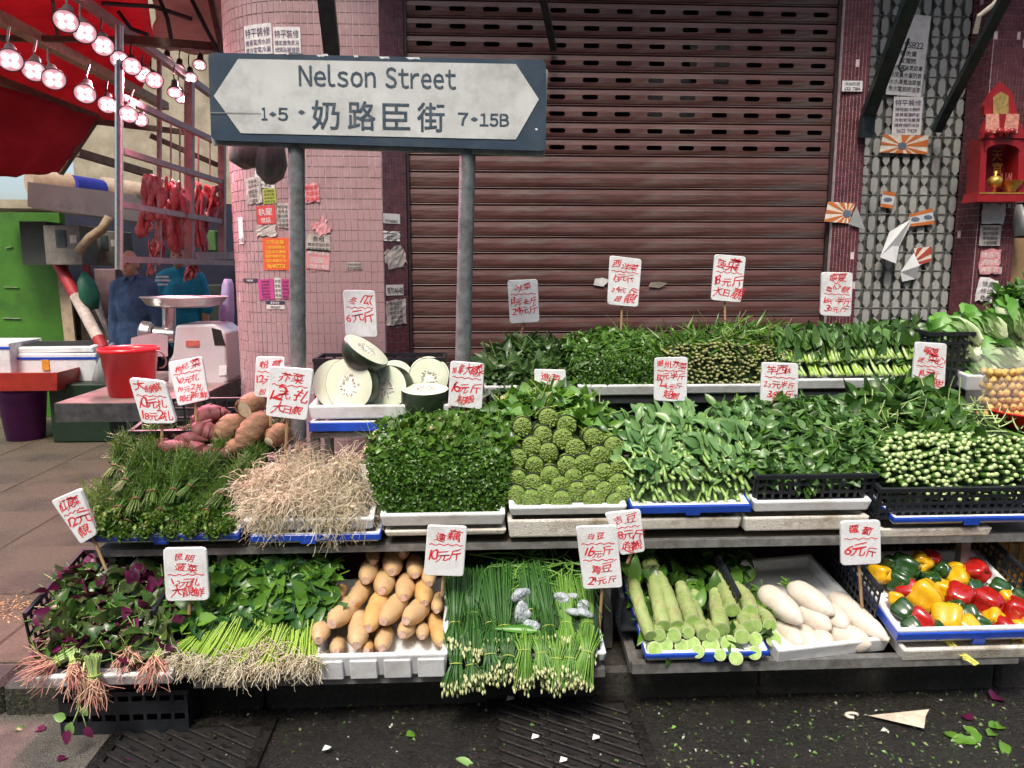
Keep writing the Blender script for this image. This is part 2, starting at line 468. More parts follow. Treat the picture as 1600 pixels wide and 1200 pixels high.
c.span((cxr - .02, COLY + .003, .1), (cxr - .001, COLY + .3, ZT))
place(bld, c.build('column_core', m_grout, bld, smooth=True))
TW, TH = .0292, .0488
tl = MB(); tl.box((0, 0, 0), (TW - .0022, .006, TH - .0022), bev=.0008); tme = tl.mesh('tile', m_ptile)
rest = MB(); rows = int((ZT - .12) / TH); cols = int(TOT / TW); cand = []
for r in range(rows):
    for k in range(cols):
        p, n_ = col_pt((k + .5) * TW); z = .12 + (r + .5) * TH; P = np.array([p[0], p[1], z])
        n3 = np.array([n_[0], n_[1], 0]); sd = np.array([-n3[1], n3[0], 0])
        jit = random.gauss(0, .0006)
        if random.random() < .012 and not (1.1 < z < 1.9 and k < 24): continue
        vis = 1.08 < z < 1.86 and k < 20
        cand.append((vis, P + n3 * (.001 + jit), n3, sd))
vis = [q for q in cand if q[0]]
random.shuffle(vis); pick = set(id(q) for q in sorted(vis, key=lambda q: abs(q[1][2] - 1.45))[:300])
for q in cand:
    _, P, n3, sd = q
    if id(q) in pick:
        o = link('tile', tme, bld); o.matrix_parent_inverse = Matrix.Translation(-bld.location)
        mt = Matrix((( -sd[0], -n3[0], 0, P[0]), (-sd[1], -n3[1], 0, P[1]), (0, 0, 1, P[2]), (0, 0, 0, 1)))
        o.matrix_basis = mt
    else:
        w2, h2 = (TW - .0022) / 2, (TH - .0022) / 2; up = np.array([0, 0, 1.]); f_ = P + n3 * .003
        a = [f_ - sd * (w2 - .001) - up * (h2 - .001), f_ + sd * (w2 - .001) - up * (h2 - .001), f_ + sd * (w2 - .001) + up * (h2 - .001), f_ - sd * (w2 - .001) + up * (h2 - .001)]
        b_ = [P - n3 * .004 - sd * w2 - up * h2, P - n3 * .004 + sd * w2 - up * h2, P - n3 * .004 + sd * w2 + up * h2, P - n3 * .004 - sd * w2 + up * h2]
        rest.add(a + b_, [(0, 1, 2, 3), (4, 5, 1, 0), (5, 6, 2, 1), (6, 7, 3, 2), (7, 4, 0, 3)])
o = rest.build('tiles', m_ptile, bld); place(bld, o); o['kind'] = 'stuff'

def mosaic(name, xa, ya, xb, yb, z0=.12, z1=ZT, tw=.0165, th=.037):
    """vertical strip of small mosaic from (xa,ya) to (xb,yb)"""
    a = np.array([xa, ya, 0.]); b = np.array([xb, yb, 0.]); L = np.linalg.norm(b - a); d = (b - a) / L; n3 = np.array([d[1], -d[0], 0.])
    core = MB(); V = [a + [0, 0, z0], b + [0, 0, z0], b + [0, 0, z1], a + [0, 0, z1]]
    core.poly(np.array(V), .06, nrm=n3)
    place(bld, core.build(name + '_backing', m_mgrout, bld))
    nc = max(1, int(L / tw)); tw = L / nc; t = MB(); up = np.array([0, 0, 1.])
    for r in range(int((z1 - z0) / th)):
        for k in range(nc):
            if random.random() < .01: continue
            c0 = a + d * ((k + .5) * tw) + up * (z0 + (r + .5) * th); w2 = tw / 2 - .0011; h2 = th / 2 - .0011; f_ = c0 + n3 * .0025
            A = [f_ - d * w2 - up * h2, f_ + d * w2 - up * h2, f_ + d * w2 + up * h2, f_ - d * w2 + up * h2]
            B = [p - n3 * .003 for p in A]
            t.add(A + B, [(0, 1, 2, 3), (4, 5, 1, 0), (5, 6, 2, 1), (6, 7, 3, 2), (7, 4, 0, 3)])
    o = t.build(name, m_mtile, bld); place(bld, o); o['kind'] = 'stuff'
SX0, SX1 = xw(634, WY), xw(1297, WY)
mosaic('jamb_mosaic', cxr + .002, COLY + .012, SX0 + .004, WY - .035)
J2 = xw(1346, WY - .06)
mosaic('jamb_mosaic', SX1 - .004, WY - .05, J2, WY - .06)
J2b = J2
G1 = xw(1500, WY + .1)
mosaic('jamb_mosaic', J2 + .001, WY - .058, J2 + .03, WY + .14)
PX1 = xw(1556, WY - .02)
mosaic('pillar_mosaic', G1 - .01, WY + .1, G1 + .03, WY - .02)
mosaic('pillar_mosaic', G1 + .031, WY - .02, PX1 + .12, WY - .02)
w = MB(); w.span((SX0 - .1, WY + .62, .1), (PX1 + 2.4, WY + .7, ZT)); w.span((SX0 - .2, WY + .1, .1), (SX0 - .06, WY + .62, ZT))
place(bld, w.build('inner_wall', m_dark, bld))
w = MB(); w.span((PX1 + .3, WY + .02, .1), (PX1 + 2.4, WY + .1, ZT)); w.span((cxl + .05, COLY + .1, ZT + .001), (PX1 + 2.4, WY + 1.5, ZT + 6))
place(bld, w.build('upper_wall', M('grey_render', (.2, .2, .19), .85, .2, 8, .2, stain=(.08, .08, .08)), bld))

# ------------------------------------------------------------------ roller shutter
m_sh = M('shutter_maroon', (.092, .034, .031), .45, .45, 6, .1, col2=(.145, .068, .062), stain=(.20, .195, .185), stain_scale=3.8, stain_amt=.62, stretch=(.5, 1, 6), rvar=.1, spec=.3)
sh = thing('roller_shutter', 'closed maroon roller shutter with slotted upper slats behind the vegetables', 'roller shutter', ((SX0 + SX1) / 2, WY, .12))
PITCHZ = .0792; WS = SX1 - SX0
def slat_profile():
    # (y, z) from the bottom: double bead, then a bowed face
    return [(.014, 0), (.014, .0022), (-.001, .003), (-.003, .006), (-.001, .009), (.014, .0098), (.014, .0122), (-.001, .0135), (-.0055, .0305), (-.0055, .0545), (-.0005, .0765), (.012, .0778), (.014, .0792)]
def slat_mesh(slots):
    b = MB(); pr = slat_profile(); x0, x1 = -WS / 2, WS / 2
    for i, (p, q) in enumerate(zip(pr[:-1], pr[1:])):
        if slots and i == 8: continue
        mid_ = None
        b.add([(x0, p[0], p[1]), (x1, p[0], p[1]), (x1, q[0], q[1]), (x0, q[0], q[1])], [(0, 1, 2, 3)])
    if slots:
        zb, zt = pr[8][1], pr[9][1]; y = pr[8][0]; sw = .079; sp = .161; n = int(WS / sp); off = (WS - n * sp) / 2
        zc = (zb + zt) / 2; r = (zt - zb) / 2 * .93
        xs = [x0]
        for k in range(n):
            cx = x0 + off + (k + .5) * sp; l, rr = cx - sw / 2 + r, cx + sw / 2 - r
            aL = [(l - r * math.sin(t), zc - r * math.cos(t)) for t in np.linspace(0, PI, 7)]
            aR = [(rr + r * math.sin(t), zc - r * math.cos(t)) for t in np.linspace(0, PI, 7)]
            pl = xs[-1]
            # left piece from pl to the slot's left end, then strips above and below, then carry on
            b.add([(pl, y, zb), (l, y, zb)] + [(p[0], y, p[1]) for p in aL] + [(l, y, zt), (pl, y, zt)], [tuple(range(len(aL) + 4))])
            b.add([(l, y, zb), (rr, y, zb), (rr, y, zc - r), (l, y, zc - r)], [(0, 1, 2, 3)])
            b.add([(l, y, zc + r), (rr, y, zc + r), (rr, y, zt), (l, y, zt)], [(0, 1, 2, 3)])
            mid = cx + sp / 2
            b.add([(mid, y, zt), (rr, y, zt)] + [(p[0], y, p[1]) for p in aR[::-1]] + [(rr, y, zb), (mid, y, zb)], [tuple(range(len(aR) + 4))])
            # rim of the hole
            ring = aL[::-1] + aR; k0 = len(ring)
            b.add([(p[0], y, p[1]) for p in ring] + [(p[0], y + .006, p[1]) for p in ring], [(i, (i + 1) % k0, k0 + (i + 1) % k0, k0 + i) for i in range(k0)])
            xs.append(mid)
        b.add([(xs[-1], y, zb), (x1, y, zb), (x1, y, zt), (xs[-1], y, zt)], [(0, 1, 2, 3)])
    return b.mesh('slat', m_sh)
sm_plain, sm_slot = slat_mesh(False), slat_mesh(True)
zslot = float(PY(960, 250, WY)[2])
nsl = int((ZT - .12) / PITCHZ)
for i in range(nsl):
    z = i * PITCHZ
    o = link('slat', sm_slot if .12 + z > zslot - .035 else sm_plain, sh); o.location = (random.uniform(-.002, .002), random.uniform(-.001, .001), z)
m_rail = M('shutter_rail', (.035, .022, .024), .5, .3, 30, .2, metal=.3)
for sx in (-1, 1):
    r = MB(); r.box((sx * (WS / 2 - .004), -.012, 1.64), (.03, .02, 3.28)); r.build('guide_rail', m_rail, sh)
# pale boards added behind the slots as their bright reflections
bx = MB()
for (a, b_, c_, d_) in ((1008, 1090, 110, 190), (1080, 1150, 60, 130)):
    p = PY(a, c_, WY + .25); q = PY(b_, d_, WY + .25); bx.span((p[0], WY + .25, q[2]), (q[0], WY + .27, p[2]))
o = bx.build('slot_reflection_board', M('slot_reflection_pale', (.5, .47, .43), .8, .2, 20)); tag(o, 'pale boards added as bright reflections behind the shutter slots', 'board')
# wrinkled scraps of paper stuck to the shutter
for (px, py, w_, h_, rz, lab) in ((940, 441, 26, 14, .1, 'torn white paper scrap on the shutter beside a price tag'), (1028, 445, 30, 10, .15, 'torn brown paper scrap on the shutter between two price tags')):
    b = MB(); p = PY(px, py, WY - .012); k = 1 / PPM(p)
    pts = [p + np.array([dx * w_ * k / 2, random.uniform(-.006, 0), dz * h_ * k / 2]) for dx, dz in ((-1, -.6), (.2, -1), (1, .5), (.1, 1), (-.8, .8))]
    b.poly(np.array(pts), .001, nrm=np.array([0, -1., 0])); tag(b.build('paper_scrap', M('paper_grey' if px < 1000 else 'paper_brown', (.55, .55, .53) if px < 1000 else (.2, .17, .14), .8)), lab, 'paper')

# ------------------------------------------------------------------ folding lattice gate
m_gal = M('gate_grey', (.36, .37, .345), .5, .3, 9, .1, metal=0., col2=(.48, .48, .45), stain=(.11, .10, .09), stain_scale=5, stain_amt=.85, rvar=.15)
m_galk = M('gate_dark', (.14, .15, .14), .55, .4, 12, .1, metal=.3, stain=(.09, .06, .04), stain_scale=6)
GY = WY + .12; gx0 = J2 + .02; gx1 = G1 + .0
gt = thing('folding_gate', 'closed grey metal folding gate with hexagonal lattice plates beside the shutter', 'gate', ((gx0 + gx1) / 2, GY, .12))
gw = gx1 - gx0; ncol = 11; gp = gw / ncol; rh = .098
bk = MB(); bk.box((0, .02, 1.6), (gw, .006, 3.2)); bk.build('backing_sheet', m_galk, gt)
hexm = MB(); hw = gp * .33; hh = rh * .97; ct = .02
pts = np.array([(-hw * .18, 0, -hh / 2), (hw * .18, 0, -hh / 2), (hw, 0, -hh / 2 + ct), (hw, 0, hh / 2 - ct), (hw * .18, 0, hh / 2), (-hw * .18, 0, hh / 2), (-hw, 0, hh / 2 - ct), (-hw, 0, -hh / 2 + ct)])
hexm.poly(pts + [0, -.006, 0], .010, nrm=np.array([0, -1., 0])); hexme = hexm.mesh('lattice_plate', m_gal)
vb = MB(); vb.box((0, .008, 1.6), (gp * .22, .012, 3.2)); vbm = vb.mesh('picket', m_gal)
nrow = int(3.1 / rh)
for k in range(ncol):
    o = link('picket', vbm, gt); o.location = (-gw / 2 + (k + .5) * gp, 0, 0)
rod = MB(); rod.tube([(-gw / 2, -.0085, 0), (gw / 2, -.0085, 0)], .0022, 6); rodm = rod.mesh('rod', m_galk)
ntot = 0
for r in range(nrow):
    z = .05 + (r + .5) * rh
    for k in range(ncol):
        if (.12 + z) < .95: continue
        if ntot < 300:
            o = link('lattice_plate', hexme, gt); o.location = (-gw / 2 + (k + .5) * gp, -.002 * (r % 2), z + (rh / 2 if k % 2 else 0)); o.rotation_euler = (0, 0, random.gauss(0, .04)); ntot += 1
    o = link('rod', rodm, gt); o.location = (0, -.002, z - rh / 2)

# ------------------------------------------------------------------ awning over the stall and its brackets
m_grn = M('dark_green_steel', (.016, .032, .034), .5, .4, 20, .2, metal=.3, stain=(.07, .05, .035), stain_scale=8)
aw = thing('awning', 'corrugated metal awning above the shop front on dark green brackets', 'awning', (0, WY, 2.9))
sheet = MB(); xs = np.linspace(cxr - .3, PX1 + 2.2, 160); V = []
for (y, z) in ((WY - .02, 3.62), (WY - .6, 3.46)):
    V += [(x, y, z + .012 * math.sin(i * PI / 2)) for i, x in enumerate(xs)]
n = len(xs); sheet.add(V, np.array([(i, i + 1, n + i + 1, n + i) for i in range(n - 1)]))
place(aw, sheet.build('sheet', M('awning_sheet', (.25, .27, .28), .5, .2, 10, metal=.4), aw))
def bracket(pts, w):
    b = MB()
    for p, q in zip(pts[:-1], pts[1:]): b.bar(p, q, w, w * .7)
    place(aw, b.build('bracket', m_grn, aw))
bracket([PY(519, 84, 3.68), PY(503, -60, 3.42)], .07)
bracket([PY(865, 77, WY - .03), PY(836, -60, WY - .45)], .03)
bracket([PY(1352, 215, WY - .09), PY(1356, 180, WY - .1), PY(1442, -50, WY - .62)], .06)
bracket([PY(1463, 205, WY + .05), PY(1470, 190, WY + .02), PY(1590, -40, WY - .55)], .045)
cb = MB(); cb.tube([PY(1524, 52, WY - .3), PY(1530, 25, WY - .33), PY(1552, 8, WY - .36), PY(1585, -30, WY - .4)], .012, 8)
tag(cb.build('cable', M('cable_cream', (.4, .36, .29), .5)), 'pale cable looped over the thin awning bracket beside the red shrine', 'cable')
hk = MB(); hk.tube([PY(1420, 60, WY - .3), PY(1412, 85, WY - .25), PY(1404, 105, WY - .22), PY(1408, 112, WY - .22), PY(1418, 106, WY - .22)], .006, 8)
tag(hk.build('wire_hook', m_grn), 'bent dark wire hook hanging from the thick awning bracket', 'hook')

# ------------------------------------------------------------------ street sign on two posts
SGY = 3.02
m_navy = M('sign_navy', (.028, .05, .075), .4, .15, 10, .05, stain=(.09, .1, .11), stain_scale=9, stain_amt=.5)
m_sw = M('sign_white', (.52, .54, .52), .45, .08, 7, .03, stain=(.22, .22, .2), stain_scale=5, stain_amt=.6)
m_ink = M('sign_ink', (.035, .06, .085), .5, .2, 60, stain=(.3, .32, .32), stain_scale=40, stain_amt=.35)
m_post = M('galvanised_post', (.15, .165, .165), .55, .3, 30, .25, metal=.45, col2=(.24, .26, .26), stain=(.06, .055, .05), stain_scale=9, stain_amt=.8)
sg = thing('street_sign', 'navy and white street name sign on two grey posts', 'street sign', PZ(600, 760, .12))
def pxpoly(pl, Y): return np.array([PY(x, y, Y) for x, y in pl])
def roundpoly(pl, r, k=4):
    out = []; n = len(pl)
    for i in range(n):
        p = np.array(pl[i], float); a = np.array(pl[i - 1], float); b = np.array(pl[(i + 1) % n], float)
        d1 = unit(a - p); d2 = unit(b - p); s0 = p + d1 * r; s1 = p + d2 * r
        for t in np.linspace(0, 1, k): out.append(tuple((1 - t) ** 2 * s0 + 2 * t * (1 - t) * p + t * t * s1))
    return out
NF = np.array([0, -1., 0])
b = MB(); b.poly(pxpoly(roundpoly([(325, 82), (330, 219), (853, 236), (853, 94)], 9), SGY), .02, nrm=NF); place(sg, b.build('board', m_navy, sg))
b = MB(); b.poly(pxpoly([(330, 214), (332, 226), (851, 244), (856, 110), (846, 100)], SGY + .024), .03, nrm=NF); place(sg, b.build('backing_board', M('sign_back', (.28, .3, .3), .6, .2, 20, stain=(.12, .11, .1)), sg))
b = MB(); b.poly(pxpoly([(372, 92), (334, 150), (376, 208), (806, 218), (842, 155), (806, 100)], SGY - .0025), .003, nrm=NF); ap_ = b.build('arrow_panel', m_sw, sg); place(sg, ap_)
tx = MB(); ux = unit(PY(853, 94, SGY) - PY(325, 82, SGY)); uy = np.cross(ux, np.array([0, 1., 0])) * -1
uy = np.array([-ux[2], 0, ux[0]])
def sign_text(txt, px, py, hpx, wpx, bold=0):
    p = PY(px, py, SGY - .0025); k = 1 / PPM(p); it, wd = text2d(txt, hpx * k, adv=.12)
    sx = wpx * k / wd
    it = [(v * [sx, 1], f) for v, f in it]
    for dx in ((0, 0), (.0022, 0), (0, .0022), (.0022, .0022)) if bold else ((0, 0),):
        put_text(tx, it, p + ux * dx[0] + uy * dx[1], ux, uy, NF, .0012 + .0001 * (dx[0] > 0) + .0002 * (dx[1] > 0))
sign_text('Ｎｅｌｓｏｎ', 527, 135.5, 37, 118, 1); sign_text('Ｓｔｒｅｅｔ', 657, 138.5, 37, 109, 1)
for ch, cx in zip('奶路臣街', (509, 565, 619, 673)): sign_text(ch, cx, 200.5 + (cx - 590) * .022, 43, 42, 1)
sign_text('１', 413, 188, 23, 8, 1); sign_text('５', 442, 188.5, 23, 15, 1)
sign_text('７', 723, 196, 23, 15, 1); sign_text('１５Ｂ', 772, 197.5, 23, 45, 1)
for cx, cy in ((426, 178), (471, 175), (741, 186)):
    tx.poly(pxpoly([(cx - 6, cy), (cx, cy + 3.5), (cx + 6, cy), (cx, cy - 3.5)], SGY - .0044))
_o = tx.build('lettering', m_ink, ap_); _o['kind'] = 'stuff'
cr = MB(); cr.poly(pxpoly([(326, 175), (326, 176.4), (408, 177.6), (408, 176.6)], SGY - .0044)); cr.build('scratch', M('scratch', (.2, .21, .21), .6), ap_)
ch = MB()
for cx, cy, w_ in ((600, 90, 9), (645, 91, 12), (500, 87, 6), (556, 88, 4), (508, 86, 5), (838, 202, 2)):
    ch.poly(pxpoly([(cx - w_, cy - 1.5), (cx - w_ * .4, cy + 2), (cx + w_ * .3, cy + 1), (cx + w_, cy + 2), (cx + w_ * .8, cy - 1.7)], SGY - .0212 if False else SGY - .0008))
_o = ch.build('chipped_paint', M('chip', (.6, .62, .62), .7), sg); place(sg, _o); _o['kind'] = 'stuff'
for (xa, ya, xb, yb) in ((463, 215, 467, 730), (731, 228, 720, 700)):
    p = MB(); a = PY(xa, ya, SGY + .05); q = PY(xb, yb, SGY + .05); d = (q - a) / (a[2] - q[2]); q = q + d * (q[2] - .12)
    a = a - d * .3
    p.tube([a, (a + q) / 2, q], .031, 20); place(sg, p.build('post', m_post, sg, auto=40))
# grey cloth bundles tied behind the sign
def sack(name, label, pts, rad, mat, cat):
    b = MB(); b.tube(np.array(pts), rad, 18, lobes=6, lobe_amt=.07)
    return tag(b.build(name, mat, smooth=True), label, cat, 'cloth bundles behind the sign')
m_sack = M('grey_cloth', (.12, .115, .105), .85, .25, 18, .4, stretch=(3, 3, .6))
sack('cloth_bundle', 'rounded grey cloth bundle tucked behind the sign at the pink column', [PY(398, 205, 3.2), PY(392, 225, 3.2), PY(388, 240, 3.2), PY(384, 256, 3.2), PY(386, 264, 3.2)], [.03, .055, .075, .06, .015], m_sack, 'cloth')
sack('cloth_bundle', 'longer grey cloth bundle hanging below the sign beside its left post', [PY(418, 205, 3.18), PY(424, 230, 3.18), PY(424, 255, 3.18), PY(422, 275, 3.18), PY(421, 288, 3.18)], [.035, .05, .06, .05, .015], m_sack, 'cloth')
# ------------------------------------------------------------------ stall hardware: stands, foam trays, crates, price tags
m_foam = M('white_foam', (.74, .76, .77), .6, .04, 220, .25, bscale=260, stain=(.40, .38, .33), stain_scale=6, stain_amt=.6)
m_foamd = M('dirty_foam', (.58, .56, .5), .75, .12, 120, .4, bscale=160, stain=(.24, .18, .11), stain_scale=5, stain_amt=.9)
m_tape = M('blue_tape', (.012, .06, .42), .28, .12, 12, .05, coat=.3)
m_steel = M('stall_steel', (.22, .225, .22), .5, .3, 25, .25, metal=.5, col2=(.34, .34, .33), stain=(.12, .1, .075), stain_scale=7, stain_amt=.8)
m_bplast = M('black_plastic', (.012, .014, .018), .42, .3, 30, .05)
m_wood = M('tan_stick', (.32, .2, .1), .7, .25, 60, .2, stretch=(1, 1, .2))
m_board = M('shelf_board', (.1, .085, .065), .8, .3, 14, .3, stretch=(.3, 1, 1), stain=(.03, .026, .02), stain_scale=4)

def bevel(o, w=.006, seg=2):
    m = o.modifiers.new('bevel', 'BEVEL'); m.width = w; m.segments = seg; m.limit_method = 'ANGLE'; m.angle_limit = R_(40); return o
def open_box(mb, w, d, h, wall, floor, taper=.0):
    """open tray, origin at front-left-bottom corner; x right, y back, z up"""
    t = taper
    o = [(t, t, 0), (w - t, t, 0), (w - t, d - t, 0), (t, d - t, 0), (0, 0, h), (w, 0, h), (w, d, h), (0, d, h)]
    i = [(wall, wall, h), (w - wall, wall, h), (w - wall, d - wall, h), (wall, d - wall, h), (wall + t, wall + t, floor), (w - wall - t, wall + t, floor), (w - wall - t, d - wall - t, floor), (wall + t, d - wall - t, floor)]
    f = [(3, 2, 1, 0)] + [(k, (k + 1) % 4, 4 + (k + 1) % 4, 4 + k) for k in range(4)] + [(4 + k, 4 + (k + 1) % 4, 8 + (k + 1) % 4, 8 + k) for k in range(4)] + [(8 + k, 8 + (k + 1) % 4, 12 + (k + 1) % 4, 12 + k) for k in range(4)] + [(12, 13, 14, 15)]
    return mb.add(o + i, f)
def tray(label, l, r, yt, yb, Y, depth, tilt=12, tape=None, mat=None, name='foam_tray', group='white foam trays of the stall', rz=0, cat='tray', wall=.02, lipdz=0, yr=0):
    """open foam tray whose front face spans the given picture box at depth Y. tape: list of (x0,x1,z0,z1) in 0..1 of the front face"""
    A = PY(l, yb, Y); B = PY(r, yt, Y); w = B[0] - A[0]; h = B[2] - A[2]
    t = thing(name, label, cat, A, group); t.rotation_euler = (R_(tilt), 0, R_(rz))
    if yr: t.rotation_euler[1] = R_(yr)
    b = MB(); open_box(b, w, depth, h, wall, min(.02, h * .5), .008); bevel(b.build('tray_body', mat or m_foam, t), .007)
    for (a0, a1, z0, z1) in tape or []:
        tp = MB(); tp.box((w * (a0 + a1) / 2, .0005, h * (z0 + z1) / 2), (w * (a1 - a0), .012, h * (z1 - z0)), bev=.002)
        if a0 <= 0.02 and z1 - z0 < .9: tp.span((-.002, -.004, h * z0), (.006, depth * .95, h * z1))
        if a1 >= .98 and z1 - z0 < .9: tp.span((w - .006, -.004, h * z0), (w + .002, depth * .95, h * z1))
        tp.build('tape', m_tape, t)
    return t, w, h
BT = [(0, 1, .42, .95), (.44, .53, -.0, .44)]

def grid_panel(mb, w, h, nx, nz, bx, bz, th, o=(0, 0, 0), ux=(1, 0, 0), uz=(0, 0, 1), mi=0, solid_rows=()):
    """one connected sheet with nx x nz holes; bars bx, bz wide"""
    o = np.asarray(o, float); ux = np.asarray(ux, float); uz = np.asarray(uz, float); n3 = np.cross(ux, uz)
    cw = (w - bx * (nx + 1)) / nx; ch_ = (h - bz * (nz + 1)) / nz
    X = [0]; Z = [0]
    for i in range(nx): X += [X[-1] + bx, X[-1] + bx + cw]
    X.append(w)
    for i in range(nz): Z += [Z[-1] + bz, Z[-1] + bz + ch_]
    Z.append(h)
    nX, nZ = len(X), len(Z); hole = lambda i, j: 0 <= i < nX - 1 and 0 <= j < nZ - 1 and (i % 2 == 1 and j % 2 == 1 and (j // 2) not in solid_rows)
    out = lambda i, j: not (0 <= i < nX - 1 and 0 <= j < nZ - 1) or hole(i, j)
    V = []
    for s in (0, 1):
        for j in range(nZ):
            for i in range(nX): V.append(o + ux * X[i] + uz * Z[j] - n3 * th * s)
    F = []; id_ = lambda s, i, j: s * nX * nZ + j * nX + i
    for i in range(nX - 1):
        for j in range(nZ - 1):
            if hole(i, j): continue
            F.append((id_(0, i, j), id_(0, i + 1, j), id_(0, i + 1, j + 1), id_(0, i, j + 1)))
            F.append((id_(1, i, j + 1), id_(1, i + 1, j + 1), id_(1, i + 1, j), id_(1, i, j)))
            if out(i, j - 1): F.append((id_(0, i + 1, j), id_(0, i, j), id_(1, i, j), id_(1, i + 1, j)))
            if out(i, j + 1): F.append((id_(0, i, j + 1), id_(0, i + 1, j + 1), id_(1, i + 1, j + 1), id_(1, i, j + 1)))
            if out(i - 1, j): F.append((id_(0, i, j), id_(0, i, j + 1), id_(1, i, j + 1), id_(1, i, j)))
            if out(i + 1, j): F.append((id_(0, i + 1, j + 1), id_(0, i + 1, j), id_(1, i + 1, j), id_(1, i + 1, j + 1)))
    return mb.add(np.array(V), F, mi)
def crate(label, A, w, d, h, tilt=10, nx=14, nz=4, ny=10, mat=None, rz=0, group='black plastic crates of the stall', name='plastic_crate', bar=.011, solid=(), front=True):
    t = thing(name, label, 'crate', A, group); t.rotation_euler = (R_(tilt), 0, R_(rz)); mat = mat or m_bplast
    for nm, o, ux, ww, n in (('front_panel', (0, 0, 0), (1, 0, 0), w, nx), ('back_panel', (0, d, 0), (1, 0, 0), w, nx), ('side_panel', (.001, .006, 0), (0, 1, 0), d - .007, ny), ('side_panel', (w - .006, .006, 0), (0, 1, 0), d - .007, ny)):
        if nm == 'front_panel' and not front: continue
        b = MB(); grid_panel(b, ww, h, n, nz, bar, bar, .005, o, ux, solid_rows=solid); b.build(nm, mat, t)
    b = MB(); b.span((.004, .006, .0), (w - .006, d - .006, .006)); b.build('base', mat, t)
    rm = MB()
    for (p, q) in (((-.006, -.006), (w + .006, .008)),)[:1 if front else 0] + ( ((-.006, d - .008), (w + .006, d + .006)), ((-.006, .0085), (.008, d - .0085)), ((w - .008, .0085), (w + .006, d - .0085))):
        rm.span((p[0], p[1], h - .012), (q[0], q[1], h + .004))
    rm.build('rim', mat, t)
    return t

m_red = M('red_marker', (.62, .03, .04), .5, .2, 80)
TAGN = [0]
def price_tag(label, pts, Y, lines, stick=None, name='price_tag', th=.013, mat=None, r=5, tiltback=0.):
    """pts: TL, TR, BR, BL in picture pixels"""
    tl, tr, br, bl = [PY(p[0], p[1], Y) for p in pts]
    foot = PY(stick[0], stick[1], Y + .02) if stick else (bl + br) / 2
    t = thing(name, label, 'price tag', foot, 'foam price tags')
    ppl = roundpoly([pts[0], pts[3], pts[2], pts[1]], r)
    b = MB(); b.poly(pxpoly(ppl, Y), th, nrm=NF); o = bo = b.build('board', mat or m_foam, t); place(t, o); bevel(o, .002, 1)
    ux = unit((tr - tl) + (br - bl)); uy = unit((tl - bl) + (tr - br)); w = (np.linalg.norm(tr - tl) + np.linalg.norm(br - bl)) / 2; h = (np.linalg.norm(tl - bl) + np.linalg.norm(tr - br)) / 2
    cen = (tl + tr + br + bl) / 4; tx = MB(); n = sum(.45 if l[0] == '~' else (l[1] if isinstance(l, tuple) else 1) for l in lines); step = h * .88 / n; y = h * .44
    for l in lines:
        if l == '~':
            y -= step * .22; xs = np.linspace(-.42, .42, 15) * w; pp = [cen + ux * x + uy * (y + step * .07 * math.sin(x / w * 30)) + NF * .0008 for x in xs]
            V = []; th2 = .0016
            for p in pp: V += [p - uy * th2, p + uy * th2]
            tx.add(V, [(2 * i, 2 * i + 2, 2 * i + 3, 2 * i + 1) for i in range(len(xs) - 1)]); y -= step * .23; continue
        k = 1
        if isinstance(l, tuple): l, k = l
        hh = step * k; it, wd = text2d(l, hh * .72, adv=.04, jit=.28, shear=.2, wob=.07); sx = min(1.25, w * .86 / wd)
        it = [(v * [sx, 1.08], f) for v, f in it]
        for dx in (0, .0012):
            put_text(tx, it, cen + uy * (y - hh * .82 + dx * .4) + ux * (dx - .0015), ux, uy, NF, .0008 + dx * .05)
        y -= hh
    tx.build('lettering', m_red, bo)['kind'] = 'stuff'
    if stick:
        s_ = MB(); a = (bl + br) / 2 + uy * h * .35 - NF * (th + .006); s_.tube([a, (bl + br) / 2 - NF * (th + .006), foot], .0055, 6); o = s_.build('stick', m_wood, t); place(t, o)
    return t

# ---- stands
def stand(name, label, parts, loc):
    t = thing(name, label, 'stand', loc, None)
    for nm, mat, mb in parts: place(t, mb.build(nm, mat, t))
    return t
Y1, Y2, Y3 = 2.44, 2.66, 3.18
def steel_bar(l, r, py, Y, hpx, depth=.035):
    a = PY(l, py, Y); b = PY(r, py, Y); k = hpx / PPM(a); m = MB(); m.span((a[0], Y, a[2] - k / 2), (b[0], Y + depth, a[2] + k / 2)); return m
z1l = float(PY(620, 1068, Y1)[2]); z1r = float(PY(1280, 1045, Y1)[2])
parts = [('front_bar', m_steel, steel_bar(302, 945, 1069, Y1, 14))]
for px in (302, 945):
    m = MB(); p = PY(px, 1069, Y1); sx = 1 if px < 500 else -1
    m.span((p[0], Y1 + .036, z1l - .014), (p[0] + sx * .03, Y1 + .62, z1l + .014)); parts.append(('side_bar', m_steel, m))
    m = MB(); m.span((p[0] + sx * .04, Y1 + .14, .12), (p[0] + sx * .07, Y1 + .17, z1l - .016)); parts.append(('leg', m_steel, m))
    m = MB(); m.span((p[0] + sx * .04, Y1 + .55, .12), (p[0] + sx * .07, Y1 + .58, z1l - .016)); parts.append(('leg', m_steel, m))
stand('display_stand', 'low steel stand carrying the lotus roots and flowering chives', parts, PY(620, 1068, Y1))
parts = [('front_bar', m_steel, steel_bar(988, 1590, 1046, Y1, 16))]
